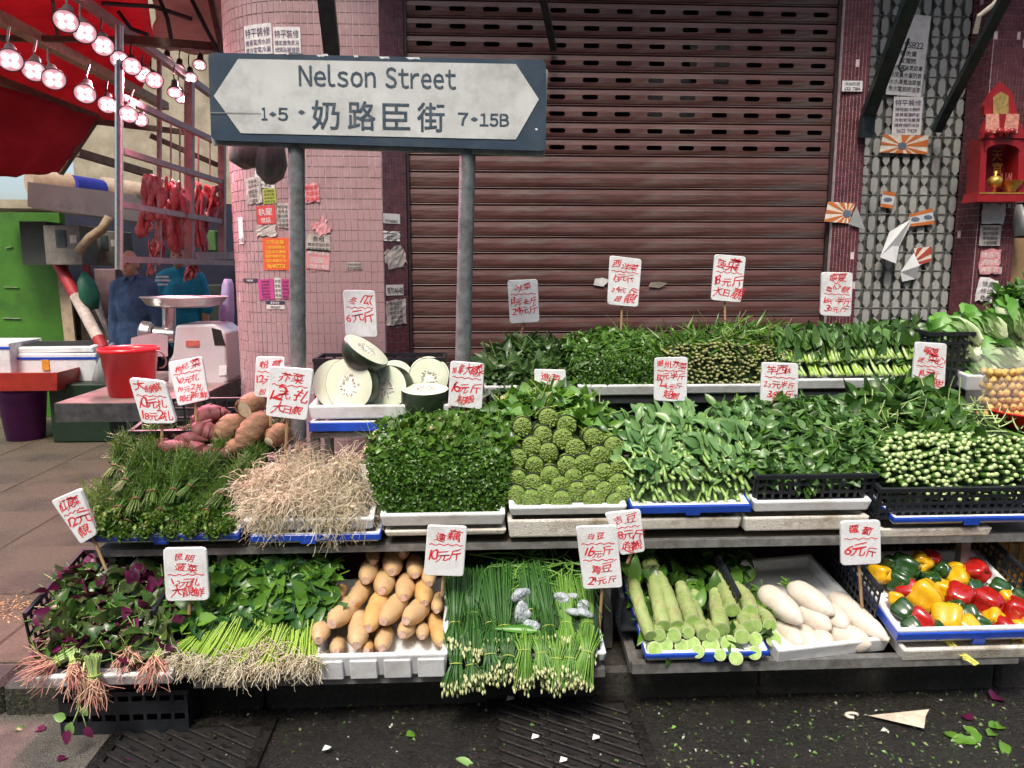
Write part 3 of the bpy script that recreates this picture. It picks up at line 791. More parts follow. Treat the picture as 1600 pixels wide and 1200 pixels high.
for px in (988, 1590):
    m = MB(); p = PY(px, 1046, Y1); sx = 1 if px < 1200 else -1
    m.add([(p[0], Y1 + .036, z1r - .016), (p[0] + sx * .035, Y1 + .036, z1r - .016), (p[0] + sx * .035, Y1 + .62, z1r + .1), (p[0], Y1 + .62, z1r + .1),
           (p[0], Y1 + .036, z1r + .016), (p[0] + sx * .035, Y1 + .036, z1r + .016), (p[0] + sx * .035, Y1 + .62, z1r + .132), (p[0], Y1 + .62, z1r + .132)],
          [(0, 1, 2, 3), (7, 6, 5, 4), (0, 4, 5, 1), (1, 5, 6, 2), (2, 6, 7, 3), (3, 7, 4, 0)]); parts.append(('side_bar', m_steel, m))
    m = MB(); m.span((p[0] + sx * .04, Y1 + .14, .12), (p[0] + sx * .07, Y1 + .17, z1r + .0)); parts.append(('leg', m_steel, m))
    m = MB(); m.span((p[0] + sx * .04, Y1 + .55, .12), (p[0] + sx * .07, Y1 + .58, z1r + .08)); parts.append(('leg', m_steel, m))
stand('display_stand', 'low steel stand carrying the celtuce, radishes and peppers', parts, PY(1280, 1046, Y1))
# shelf of the middle tier
z2 = float(PY(1150, 848, Y2)[2])
xl2, xr2 = float(PY(130, 848, Y2)[0]), float(PY(1760, 836, Y2)[0])
parts = []
m = MB(); m.span((PY(1005, 848, Y2)[0], Y2, z2 - .016), (xr2 - .1, Y2 + .03, z2 + .012)); parts.append(('front_bar', m_steel, m))
m = MB(); m.span((xl2 + .02, Y2 + .03, z2 - .02), (PY(1003, 848, Y2)[0], Y2 + .06, z2 + .004)); parts.append(('front_bar', m_steel, m))
for px in (958, 1530, 335):
    p = PY(px, 848, Y2)
    m = MB(); m.span((p[0] - .018, Y2 + .07, .12), (p[0] + .018, Y2 + .105, z2 - .022)); parts.append(('leg', m_steel, m))
    m = MB(); m.span((p[0] - .018, Y2 + .52, .12), (p[0] + .018, Y2 + .555, z2 - .022)); parts.append(('leg', m_steel, m))
m = MB(); m.span((xl2 + .03, Y2 + .0605, z2 - .02), (xr2, Y2 + .6, z2 + .006)); parts.append(('shelf', m_board, m))
m = MB(); m.span((xl2 + .4, Y2 + .62, .13), (xr2, Y2 + .63, z2 - .03)); parts.append(('back_cloth', M('maroon_tarp', (.05, .008, .018), .6, .3, 10, .4), m))
stand('display_rack', 'grey steel rack carrying the middle tier of vegetable trays', parts, PY(800, 900, Y2 + .3))
# shelf of the back tier: dark upturned crates under a board
z3 = float(PY(1100, 612, Y3)[2]); xl3, xr3 = float(PY(760, 612, Y3)[0]), float(PY(1660, 600, Y3)[0])
parts = []
m = MB(); m.span((xl3, Y3 + .02, z3 - .05), (xr3, Y3 + .5, z3 - .008)); parts.append(('shelf', M('dark_board', (.02, .022, .026), .6, .3, 20, .2), m))
m = MB(); m.span((xl3 + .03, Y3 + .06, z3 - .15), (xr3, Y3 + .09, z3 - .051)); parts.append(('front_bar', m_bplast, m))
for px in (790, 1180, 1560):
    p = PY(px, 612, Y3)
    for yy in (.1, .44): m = MB(); m.span((p[0], Y3 + yy, .12), (p[0] + .035, Y3 + yy + .035, z3 - .051)); parts.append(('leg', m_steel, m))
stand('display_rack', 'dark rack carrying the back tier of vegetable trays before the shutter', parts, PY(1100, 800, Y3 + .2))

# ---- trays of the front tier
tray('white foam tray under the purple amaranth at the pavement end', 50, 270, 1050, 1078, 2.38, .45, 14)
tray('white foam tray with blue tape under the green spinach bundles', 270, 490, 1046, 1062, 2.42, .45, 14, [(.40, .52, 0, 1), (.84, 1, .2, 1)])
LOT = tray('deep ribbed white foam box holding the lotus roots', 490, 700, 1016, 1062, 2.42, .44, 12, name='foam_box', cat='foam box')
for k in range(4):
    r_ = MB(); r_.box((LOT[1] * (.125 + .25 * k), -.002, LOT[2] * .42), (LOT[1] * .2, .008, LOT[2] * .8), bev=.003); r_.build('rib', m_foam, LOT[0])
tray('dirty white foam tray under the flowering chives', 706, 948, 1018, 1042, 2.44, .42, 12, mat=m_foam)
tray('white foam lid with blue tape under the celtuce stems', 1008, 1200, 1014, 1036, 2.43, .45, 13, [(0, 1, .55, .95), (.45, .56, 0, .6)])
tray('worn white foam tray holding the white radishes', 1212, 1408, 1008, 1040, 2.43, .52, 14, mat=m_foam, rz=9)
tray('stained white foam tray beneath the pepper tray', 1408, 1640, 1008, 1036, 2.43, .45, 12, mat=m_foamd, rz=0)
tray('white foam tray with blue tape holding the bell peppers', 1398, 1640, 975, 1007, 2.45, .45, 16, [(0, 1, .35, .8), (.50, .58, -.1, .4)], rz=0)
# ---- middle tier
tray('white foam lid with blue tape under the dill bunches', 136, 374, 832, 852, 2.66, .4, 15, [(0, 1, .42, .98), (.44, .53, 0, .44)])
tray('white foam tray under the heap of garlic roots', 382, 585, 808, 832, 2.67, .4, 15)
tray('blue taped white foam lid beneath the garlic root tray', 393, 594, 832, 851, 2.66, .4, 2, [(0, 1, .3, .95), (.38, .5, 0, .4)])
tray('white foam tray under the block of parsley', 594, 790, 800, 825, 2.67, .4, 14)
tray('thin dirty foam lid beneath the parsley tray', 600, 792, 827, 840, 2.67, .4, 2, mat=m_foamd)
tray('white foam tray under the stacked celery bunches', 795, 980, 789, 808, 2.67, .4, 14)
tray('dirty white foam slab beneath the celery tray', 793, 1000, 810, 842, 2.67, .4, 1, mat=m_foamd)
tray('white foam lid with blue tape under the leaf mustard', 985, 1172, 786, 806, 2.67, .4, 14, [(0, 1, .25, .98), (.46, .58, 0, .4)])
tray('cream foam lid beneath the leaf mustard tray', 985, 1160, 808, 830, 2.675, .4, 2, mat=m_foamd)
tray('white foam tray beneath the black crate of spinach', 1176, 1362, 780, 802, 2.67, .4, 12)
tray('brown stained foam slab at the rack edge under the spinach', 1162, 1360, 806, 832, 2.66, .4, 1, mat=m_foamd)
tray('white foam lid with blue tape under the crate of flowering kale', 1394, 1640, 804, 822, 2.64, .4, 12, [(0, 1, .5, .98), (.45, .55, 0, .6)])
tray('dirty foam slab below the flowering kale crate', 1376, 1552, 824, 842, 2.65, .4, 1, mat=m_foamd)
# ---- back tier
tray('white foam tray under the winter melon slices', 482, 706, 632, 656, 3.05, .34, 3)
tray('blue taped foam box beneath the winter melon tray', 484, 660, 657, 676, 3.05, .34, 0, [(0, 1, .1, .9)])
tray('white foam tray under the water spinach heap', 756, 898, 602, 620, 3.18, .38, 10)
tray('white foam tray under the coriander block', 902, 1042, 601, 620, 3.18, .38, 10)
tray('white foam tray under the olive green leek stems', 1044, 1214, 600, 617, 3.18, .38, 10)
tray('white foam tray under the choy sum rows', 1216, 1440, 591, 610, 3.18, .38, 10)
tray('white foam tray holding the pale cabbages', 1508, 1660, 585, 612, 3.14, .38, 8)
# small steel table for the melons
parts = []; p = PY(484, 681, 3.05); q = PY(600, 681, 3.05); m = MB(); m.span((p[0], 3.06, p[2] - .012), (PY(700, 681, 3.05)[0], 3.4, p[2] + .01)); parts.append(('table_top', m_steel, m))
for px in (484, 690):
    a = PY(px, 681, 3.06)
    for yy in (3.065, 3.36): m = MB(); m.span((a[0], yy, .12), (a[0] + .034, yy + .034, p[2] - .0125)); parts.append(('leg', m_steel, m))
stand('side_table', 'small grey steel table carrying the winter melons behind the sign post', parts, PY(590, 800, 3.2))

# ---- crates
A = PY(60, 1000, 2.52); crate('black plastic crate holding the purple amaranth', A + [-.03, .0, -.03], .42, .42, .13, 10, 10, 3, 12, front=False)
A = PY(84, 1110, 2.42); A[2] = .002 if A[2] < 0 else A[2]; crate('dark crate standing on edge in the gutter below the amaranth tray', (A[0], 2.45, .004), .42, .125, .15, 0, 9, 4, 3, solid=(0, 2))
A = PY(1178, 784, 2.69); crate('black plastic crate full of dark spinach in the middle tier', A, float(PY(1362, 784, 2.69)[0] - A[0]), .4, .105, 12, 14, 3, 10)
A = PY(1368, 812, 2.66); crate('black plastic crate full of flowering kale stems', A, .58, .42, .125, 12, 18, 4, 10)
A = PY(216, 716, 3.05); crate('black plastic crate behind the dill holding sweet potatoes', (A[0], 3.02, A[2] - .02), .56, .42, .14, 8, 12, 3, 9)
A = PY(495, 640, 3.3); crate('black plastic crate behind the winter melon slices', (A[0], 3.28, A[2]), .55, .2, .22, 0, 12, 4, 5)
A = PY(978, 980, 2.56); crate('black plastic crate holding the celtuce stems', A + [-.02, 0, -.02], .42, .40, .14, 13, 14, 5, 16, bar=.006, front=False)
A = PY(1370, 990, 2.52); crate('black plastic crate behind the bell peppers', A + [0, .02, .01], .6, .42, .16, 13, 16, 5, 14, bar=.007, front=False)
A = PY(1442, 606, 3.2); crate('black plastic crate between the choy sum and the cabbages', A, .2, .4, .24, 4, 7, 6, 10)
A = PY(1556, 902, 2.8); m_yel = M('yellow_plastic', (.36, .17, .012), .4, .2, 20)
crate('yellow plastic crate standing at the end of the stall behind the peppers', A, .4, .35, .19, 0, 9, 1, 9, mat=m_yel, group='crates behind the peppers', bar=.014)
crate('lower yellow plastic crate on the pavement under another yellow crate', (A[0], A[1], .122), .4, .35, float(A[2]) - .13, 0, 9, 2, 9, mat=m_yel, group='crates behind the peppers', bar=.014)

# ---- price tags
price_tag('foam price tag behind the winter melons against the pink column', [(536, 453), (586, 454), (590, 527), (540, 526)], 3.33, ['冬瓜', '~', ('6元斤', 1.2), (' ', .8)], None)
price_tag('foam price tag on a thin stick above the water spinach heap', [(793, 438), (840, 436), (843, 503), (797, 506)], 3.5, ['冰菜', '~', '13元半斤', '24元斤', (' ', .5)], (807, 545))
price_tag('tall foam price tag on a tan stick above the coriander block', [(953, 399), (1003, 405), (997, 480), (949, 476)], 3.5, ['西洋菜', '~', '13元斤', '24元斤', '超靚'], (970, 520))
price_tag('foam price tag reading 18 on a stick above the leek stems', [(1117, 397), (1166, 401), (1158, 473), (1111, 469)], 3.5, ['菠菜王', '~', '18元斤', '大日靚'], (1133, 520))
price_tag('foam price tag leaning on the maroon mosaic jamb beside the gate', [(1284, 425), (1333, 426), (1330, 495), (1282, 493)], 3.6, ['寧夏', '菜心靚', '~', '16元半斤', '30元斤'], None)
price_tag('foam price tag at the left post with the figure 16', [(704, 564), (757, 568), (753, 640), (700, 634)], 2.98, ['加拿大椰菜', '~', ('16元斤', 1.3), '超靚'], (722, 668))
price_tag('small foam price tag half hidden behind the celery leaves', [(835, 577), (884, 578), (886, 626), (836, 622)], 3.12, ['進菜', '~', '12元'], None, r=3)
price_tag('foam price tag standing below the leek stems and above the leaf mustard', [(1023, 559), (1075, 558), (1073, 629), (1022, 626)], 3.08, ['潮州芥菜', '~', '13元半斤', '24元斤', '超靚'], (1044, 672))
price_tag('foam price tag below the choy sum with the figures 22 and 38', [(1191, 566), (1248, 568), (1246, 645), (1188, 640)], 3.06, ['羊西林', '~', '22元半斤', '38元斤', '超靚'], None)
price_tag('foam price tag beside the black crate and pale cabbages', [(1431, 534), (1480, 537), (1476, 610), (1425, 608)], 3.12, ['寧夏', '波菜心', '~', '18元斤', '可淋甜'], None)
price_tag('foam price tag with 12 standing above the garlic roots', [(421, 572), (490, 577), (479, 657), (415, 650)], 2.86, ['芥菜', '~', ('12元扎', 1.2), '大日靚'], (446, 715))
price_tag('foam price tag half hidden behind the garlic root price tag', [(400, 557), (445, 558), (441, 622), (397, 620)], 2.98, ['粉葛', '~', '12元斤', '包靚'], (424, 690))
price_tag('tilted foam price tag leaning against the meat grinder', [(262, 566), (315, 557), (327, 624), (278, 635)], 3.08, ['枸杞菜', '~', '10元扎', '19元2扎', '每日新鮮'], (307, 662))
price_tag('thick tilted foam price tag in front of the red bucket', [(200, 590), (257, 596), (276, 662), (222, 662)], 2.92, ['大綠鮮', '~', '10元扎', '18元2扎'], (253, 705), th=.02, r=8)
price_tag('tilted foam price tag on the pavement side of the dill', [(79, 783), (124, 764), (152, 835), (126, 851)], 2.62, ['紅莧菜', '~', '12元', '靚'], (166, 890), th=.02)
price_tag('foam price tag between the amaranth and the green spinach', [(254, 857), (322, 856), (327, 938), (259, 940)], 2.5, ['昆明', '菠菜', '~', '12元扎', '大靚鮮'], (295, 1000), r=8)
price_tag('foam price tag reading 10 above the lotus roots', [(668, 821), (730, 823), (724, 901), (662, 899)], 2.56, ['連藕', '~', ('10元斤', 1.2), (' ', .8)], (690, 930))
price_tag('tall foam price tag for white and green beans beside the chives', [(900, 823), (963, 821), (973, 918), (912, 921)], 2.54, ['白豆', '~', '16元斤', '~', '青豆', '24元斤'], (936, 985))
price_tag('tilted foam price tag behind the white and green bean tag', [(945, 802), (1001, 796), (1008, 862), (970, 868)], 2.58, ['吉豆', '~', '18元斤', '超靚'], (980, 880))
price_tag('foam price tag reading 6 above the white radishes', [(1314, 815), (1376, 813), (1377, 881), (1315, 884)], 2.56, ['蘿蔔', '~', ('6元斤', 1.3), (' ', .4)], (1347, 950), r=6)
# ------------------------------------------------------------------ vegetables
def netE(rows): return np.array([[PY(*c_) for c_ in r] for r in rows])
def ev(P, u, v):
    Rr, C = P.shape[:2]; u = np.clip(u, 0, 1) * (C - 1); v = np.clip(v, 0, 1) * (Rr - 1)
    i = np.minimum(u.astype(int), C - 2); j = np.minimum(v.astype(int), Rr - 2); a = (u - i)[..., None]; b = (v - j)[..., None]
    return (P[j, i] * (1 - a) + P[j, i + 1] * a) * (1 - b) + (P[j + 1, i] * (1 - a) + P[j + 1, i + 1] * a) * b
def evn(P, u, v):
    e = .03; n = np.cross(ev(P, u + e, v) - ev(P, u - e, v), ev(P, u, v + e) - ev(P, u, v - e)); n = unit(n)
    s = np.sign(n @ np.array([0, -.6, .8])); s[s == 0] = 1
    return n * s[:, None]
def samp(P, n, v0=0, v1=1, u0=0, u1=1, lump=0.):
    u = RG.uniform(u0, u1, n); v = RG.uniform(v0, v1, n); p = ev(P, u, v); nn = evn(P, u, v)
    if lump: p = p + nn * (lump * np.sin(u * 23 + v * 9) * np.sin(v * 17 + u * 5) + RG.normal(0, lump * .5, n))[:, None]
    return p, nn, u, v
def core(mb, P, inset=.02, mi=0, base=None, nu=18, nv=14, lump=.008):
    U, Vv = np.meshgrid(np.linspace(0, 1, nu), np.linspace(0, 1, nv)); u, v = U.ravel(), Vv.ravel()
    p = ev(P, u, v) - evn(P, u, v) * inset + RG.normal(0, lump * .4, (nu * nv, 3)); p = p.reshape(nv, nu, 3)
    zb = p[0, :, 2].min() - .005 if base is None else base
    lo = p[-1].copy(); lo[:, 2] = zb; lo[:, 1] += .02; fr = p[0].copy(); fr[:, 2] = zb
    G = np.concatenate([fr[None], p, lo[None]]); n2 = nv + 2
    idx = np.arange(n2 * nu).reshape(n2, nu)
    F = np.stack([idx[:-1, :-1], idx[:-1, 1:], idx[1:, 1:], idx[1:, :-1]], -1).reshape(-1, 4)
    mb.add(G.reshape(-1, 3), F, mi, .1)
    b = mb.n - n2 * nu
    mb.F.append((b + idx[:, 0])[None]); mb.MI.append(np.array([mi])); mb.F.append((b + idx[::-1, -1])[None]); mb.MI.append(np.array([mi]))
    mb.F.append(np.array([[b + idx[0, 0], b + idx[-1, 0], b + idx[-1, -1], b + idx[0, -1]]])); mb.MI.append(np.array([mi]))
def rdir(n, nn, tang=1., out=.5, bias=(0, 0, 0)):
    r = RG.normal(0, 1, (n, 3)); r -= nn * (r * nn).sum(1, keepdims=True); r = unit(r)
    return unit(r * tang + nn * out * RG.uniform(.2, 1.4, (n, 1)) + np.asarray(bias))
def mtx(p, d, up=(0, 0, 1), s=1., roll=0.):
    d = unit(d); sd = unit(np.cross(np.asarray(up, float), d)); u = np.cross(d, sd)
    if roll: sd, u = sd * math.cos(roll) + u * math.sin(roll), u * math.cos(roll) - sd * math.sin(roll)
    return Matrix(((d[0] * s, sd[0] * s, u[0] * s, p[0]), (d[1] * s, sd[1] * s, u[1] * s, p[1]), (d[2] * s, sd[2] * s, u[2] * s, p[2]), (0, 0, 0, 1)))
def inst(name, label, cat, group, m, parts):
    if len(parts) == 1: o = link(name, parts[0][1])
    else:
        o = bpy.data.objects.new(name, None); COL.objects.link(o); o.empty_display_size = .03
        for nm, me in parts: link(nm, me, o)
    o.matrix_world = m
    return tag(o, label, cat, group)
YF = lambda py, y0, p0, y1, p1: y0 + (p0 - py) / (p0 - p1) * (y1 - y0)
def F1(px, py, lift=0.):
    p = PY(px, py, YF(py, 2.40, 1060, 2.86, 860)); return p + unit(CP - p) * lift * 1.15
def away(p, d): return p + unit(p - CP) * d
def prof(*v): return lambda t: float(np.interp(t, np.linspace(0, 1, len(v)), v))

G_ = dict(tint=True, rough=.33, scale=60, trans=.2, spec=.55)
L_dark = M('leaf_dark', (0.02, 0.062, 0.01), col2=(0.085, 0.195, 0.028), **G_)
L_mid = M('leaf_mid', (0.04, 0.12, 0.014), col2=(0.15, 0.32, 0.035), **G_)
L_water = M('leaf_water', (0.03, 0.075, 0.018), col2=(0.1, 0.19, 0.05), **G_)
L_blue = M('leaf_bluegreen', (0.045, 0.125, 0.035), col2=(0.2, 0.37, 0.11), **G_)
L_lite = M('leaf_light', (.09, .25, .05), col2=(.27, .46, .14), **G_)
L_pars = M('leaf_parsley', (0.02, 0.065, 0.007), col2=(0.11, 0.25, 0.024), **G_)
L_dill = M('leaf_dill', (0.03, 0.09, 0.01), col2=(0.14, 0.26, 0.03), **G_)
L_purp = M('leaf_purple', (.045, .006, .022), col2=(.15, .014, .07), **G_)
L_olv = M('leaf_olive_purple', (.04, .055, .018), col2=(.09, .14, .035), **G_)
S_lime = M('stem_lime', (.22, .40, .03), col2=(.42, .58, .10), tint=True, rough=.35, scale=40, trans=.1)
S_pale = M('stem_pale', (.30, .47, .13), col2=(.52, .64, .28), tint=True, rough=.35, scale=40)
S_grn = M('stem_green', (.06, .17, .02), col2=(.17, .33, .05), tint=True, rough=.4, scale=40)
S_olv = M('stem_olive', (.09, .12, .025), col2=(.27, .28, .085), tint=True, rough=.45, scale=40)
S_chv = M('stem_chive', (.015, .065, .012), col2=(.06, .17, .03), tint=True, rough=.35, scale=40)
S_cut = M('stem_cut', (.45, .6, .22), .45, .15, 120, col2=(.62, .72, .36))
S_cutd = M('stem_cut_dark', (.19, .29, .05), .5, .3, 300, .3, col2=(.31, .43, .10))
S_root = M('root_beige', (.44, .37, .23), col2=(.74, .68, .52), tint=True, rough=.8, scale=80)
S_rootp = M('root_pink', (.46, .13, .13), col2=(.70, .52, .34), tint=True, rough=.75, scale=80)
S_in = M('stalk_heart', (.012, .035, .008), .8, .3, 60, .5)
S_bud = M('chive_bud', (.30, .36, .14), col2=(.60, .60, .33), tint=True, rough=.5, scale=60)
m_band = M('rubber_band', (.16, .06, .03), .5)
m_bband = M('black_band', (.015, .02, .015), .4)
m_gband = M('green_tie', (.35, .42, .08), .5)

def heap(name, label, cat, rows, lay, coremat=None, inset=.02, lump=.01, base=None, kind='stuff'):
    """lay: list of (n, v0, v1, L, W, mat, kwargs)"""
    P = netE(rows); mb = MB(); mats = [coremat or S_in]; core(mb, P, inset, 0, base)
    for (n, v0, v1, L, Wd, mat, kw) in lay:
        if mat not in mats: mats.append(mat)
        mi = mats.index(mat); kw = dict(kw); out = kw.pop('out', .5); bias = kw.pop('bias', (0, 0, 0)); u0 = kw.pop('u0', 0); u1 = kw.pop('u1', 1); tg = kw.pop('tang', 1.)
        p, nn, u, v = samp(P, n, v0, v1, u0, u1, lump)
        d = rdir(n, nn, tg, out, bias)
        if kw.pop('strand', False):
            ln = L * RG.uniform(.6, 1.3, (n, 1)); K = 5; tt = np.linspace(0, 1, K)
            nd = unit(RG.normal(0, 1, (n, 3)) + nn * .3); bend = kw.pop('bend', .35)
            path = p[:, None] - nn[:, None] * .01 + d[:, None] * (tt[None, :, None] * ln[:, None]) + nd[:, None] * (bend * tt[None, :, None] ** 2 * ln[:, None])
            mb.strands(path, Wd * np.linspace(1, .6, K), 3, mi, RG.uniform(0, 1, n))
        else:
            up = unit(nn + RG.normal(0, .45, (n, 3)))
            mb.leaves(p, d, up, L * RG.uniform(.6, 1.25, n), Wd * RG.uniform(.65, 1.2, n), RG.normal(.25, .35, n), .22, mi=mi, tint=RG.beta(1.6, 1.9, n), **kw)
    o = mb.build(name, mats, smooth=True)
    return tag(o, label, cat, kind=kind), P

# ---- parsley block (middle tier)
heap('parsley', 'dense block of curly dark green parsley on the middle tier', 'parsley',
     [[(596, 803, 2.70), (690, 806, 2.69), (788, 803, 2.70)], [(576, 745, 2.72), (690, 740, 2.71), (796, 745, 2.72)], [(572, 700, 2.78), (690, 700, 2.77), (798, 700, 2.78)], [(590, 668, 2.92), (690, 652, 2.95), (800, 655, 2.92)], [(640, 655, 3.1), (700, 648, 3.12), (800, 650, 3.1)]],
     [(5200, 0, .55, .017, .013, L_pars, dict(out=1.0, nu=2)), (900, 0, .5, .014, .0012, S_grn, dict(strand=True, out=1.6, tang=.6)),
      (700, .5, 1, .042, .034, L_pars, dict(out=.6, shape='round', wav=.15)), (350, .4, .95, .035, .026, L_mid, dict(out=.5)), (180, .45, .9, .09, .0016, S_grn, dict(strand=True, out=.3, bend=.6))], lump=.008)

# ---- celery bunches
def celery_mesh(k, leafy):
    rs = np.random.default_rng(100 + k); b = MB(); rad = .0335; n = 64; i = np.arange(n); rr = rad * np.sqrt((i + .5) / n) * .93; a = i * 2.39996 + rs.normal(0, .12, n)
    y, z = rr * np.cos(a), rr * np.sin(a); K = 4; xs = np.array([-.26, -.12, -.03, 0]); ends = rs.normal(0, .0004, n)
    P = np.zeros((n, K, 3)); sc = np.array([1.25, 1.0, .96, 1.0])
    for j in range(K): P[:, j, 0] = xs[j] + ends; P[:, j, 1] = y * sc[j]; P[:, j, 2] = z * sc[j]
    b.strands(P, np.array([.0034, .0038, .004, .004]) * rs.uniform(.85, 1.12, (n, 1)), 6, 0, rs.uniform(0, 1, n), cap=True, capmi=1)
    b.tube([(-.25, 0, 0), (-.0002, 0, 0)], rad * .985, 20, 2)
    if leafy:
        m = 40; p = np.stack([rs.uniform(-.3, -.2, m), rs.normal(0, .035, m), rs.normal(.01, .03, m)], 1)
        d = unit(np.stack([rs.uniform(-1, -.1, m), rs.normal(0, .7, m), rs.uniform(0, 1.0, m)], 1)); b.leaves(p, d, unit(rs.normal(0, .5, (m, 3)) + [0.4, 0, 1]), rs.uniform(.05, .1, m), rs.uniform(.035, .06, m), rs.normal(.3, .3, m), .2, 4, 3, rs.uniform(0, 1, m), wav=.12)
    return b.mesh('stalks', [S_lime2, S_cutd, M('celery_inside', (.15, .25, .04), .6, .4, 260, .5, col2=(.24, .35, .07)), L_mid], True)
S_lime2 = M('celery_stalk', (.14, .29, .02), col2=(.30, .45, .06), tint=True, rough=.35, scale=40)
cel_plain = [celery_mesh(k, False) for k in range(3)]; cel_leaf = [celery_mesh(k, True) for k in range(3, 6)]
bb = MB(); an = np.linspace(0, 2 * PI, 25); bb.tube(np.stack([np.full(25, -.028), np.cos(an) * .0362, np.sin(an) * .0362], 1), .0022, 6, cap=False); celband = bb.mesh('band', m_bband, True)
cpts = [(465, 755), (630, 700), (745, 748), (595, 808), (720, 832), (520, 877), (630, 922), (800, 892), (915, 822), (1045, 878), (435, 957), (540, 1003), (955, 942), (745, 1003), (855, 998), (1080, 1010), (640, 1068), (980, 1052), (430, 1088), (790, 1078), (530, 1115), (900, 1120), (1068, 1112), (705, 1128), (425, 1185), (610, 1180), (810, 1165), (985, 1165), (1110, 1185), (520, 1215), (710, 1225), (905, 1215), (1060, 1230)]
celrow = lambda c: ('top' if c < 770 else 'second' if c < 850 else 'third' if c < 930 else 'fourth' if c < 1020 else 'fifth' if c < 1095 else 'sixth' if c < 1150 else 'lowest')
for i, (cx, cy) in enumerate(cpts):
    px, py = 700 + cx / 4, 480 + cy / 4; Y = YF(py, 2.69, 795, 2.84, 655); top = cy < 900
    p = PY(px, py, Y); d = unit(np.array([(px - 890) / 900 + random.gauss(0, .05), -1, -.18 + (.12 if top else 0) + random.gauss(0, .05)]))
    inst('celery_bunch', 'lime green celery bunch in the %s row of the stack' % celrow(cy), 'celery', 'stacked celery bunches',
         mtx(p, d, s=random.uniform(1.0, 1.14), roll=random.uniform(0, 6) if not top else 0), [('stalks', random.choice(cel_leaf if top else cel_plain)), ('band', celband)])
heap('celery_leaves', 'loose green celery leaves above the stacked bunches', 'celery leaves',
     [[(755, 690, 2.86), (860, 640, 2.9), (975, 700, 2.86)], [(760, 655, 2.95), (850, 622, 2.98), (968, 660, 2.95)], [(770, 640, 3.08), (860, 612, 3.1), (950, 640, 3.08)]],
     [(170, 0, 1, .075, .05, L_mid, dict(out=.7, wav=.1)), (90, 0, 1, .07, .045, L_lite, dict(out=.7, wav=.1)), (60, 0, 1, .10, .003, S_lime, dict(strand=True, out=.5))], inset=.035)

L_must = M('leaf_mustard', (.05, .15, .04), col2=(.22, .40, .13), **G_)
# ---- leaf mustard: each stalk on its own, ends outward
def stalk_mesh(seed, sL, sr, nl, lL, lW, smat, cmat, lmat, spread=.5, shape='ovate', up=.35, cap=True, bow=.0):
    rs = np.random.default_rng(seed); b = MB(); t = np.linspace(0, 1, 6)
    path = np.stack([-t * sL, rs.normal(0, .003) * t + bow * t ** 2, up * .05 * t ** 2], 1)[::-1]
    b.tube(path, np.linspace(sr * .6, sr, 6), 7, 0, True, 1, tint=float(rs.uniform(0, 1)), squash=.85)
    p = np.tile(path[0], (nl, 1)) + np.stack([rs.uniform(0, sL * .55, nl), np.zeros(nl), np.zeros(nl)], 1)
    d = unit(np.stack([-np.ones(nl), rs.normal(0, spread, nl), rs.uniform(-.1, up * 2, nl)], 1))
    b.leaves(p, d, unit(np.stack([rs.normal(.2, .2, nl), rs.normal(0, .4, nl), np.ones(nl)], 1)), lL * rs.uniform(.7, 1.15, nl), lW * rs.uniform(.7, 1.15, nl), rs.normal(.35, .25, nl), .22, 5, 2, rs.uniform(0, 1, nl), shape, wav=.06)
    return b.mesh('stalk', [smat, cmat, lmat], True)
must = [stalk_mesh(200 + k, .10, .0072, 4, .075, .036, M('mustard_stem', (.17, .32, .06), col2=(.36, .52, .17), tint=True, rough=.35, scale=40), S_cut, L_must, .9, up=.35, bow=random.uniform(-.02, .02)) for k in range(7)]
PM = netE([[(984, 788, 2.70), (1080, 790, 2.69), (1176, 788, 2.70)], [(982, 730, 2.73), (1080, 728, 2.72), (1178, 730, 2.74)], [(985, 688, 2.86), (1075, 672, 2.88), (1172, 690, 2.86)], [(1000, 675, 3.04), (1080, 660, 3.06), (1165, 672, 3.04)]])
mb = MB(); core(mb, PM, .03, 0); P_, nn, u, v = samp(PM, 260, .3, 1, lump=.008)
mb.leaves(P_, rdir(260, nn, 1, .4, (0, -.2, 0)), unit(nn + RG.normal(0, .4, (260, 3))), RG.uniform(.028, .06, 260), RG.uniform(.017, .034, 260), RG.normal(.3, .3, 260), .2, 4, 1, RG.uniform(0, 1, 260), wav=.08)
tag(mb.build('mustard_leaves', [M('mustard_heart', (.04, .08, .02), .7, .4, 60, .4), L_must], smooth=True), 'loose pale green mustard leaves lying on top of the leaf mustard heap', 'mustard leaves', kind='stuff')
for r in range(9):
    for k in range(18):
        uu = (k + .5 + random.gauss(0, .25)) / 18; vv = (r + .4 + random.gauss(0, .2)) / 9 * .8
        a = np.array([uu]); b_ = np.array([vv]); p = ev(PM, a, b_)[0]; n_ = evn(PM, a, b_)[0]
        d = unit(np.array([random.gauss(0, .35), -1, -.55 + random.gauss(0, .25)]))
        inst('mustard_stalk', 'pale green leaf mustard stalk with its cut end facing out', 'leaf mustard', 'leaf mustard stalks in the middle tier', mtx(p + n_ * random.uniform(-.002, .014), d, n_ if abs(np.dot(n_, d)) < .9 else (0, 0, 1), s=random.uniform(.8, 1.15), roll=random.gauss(0, .4)), [('stalk', random.choice(must))])

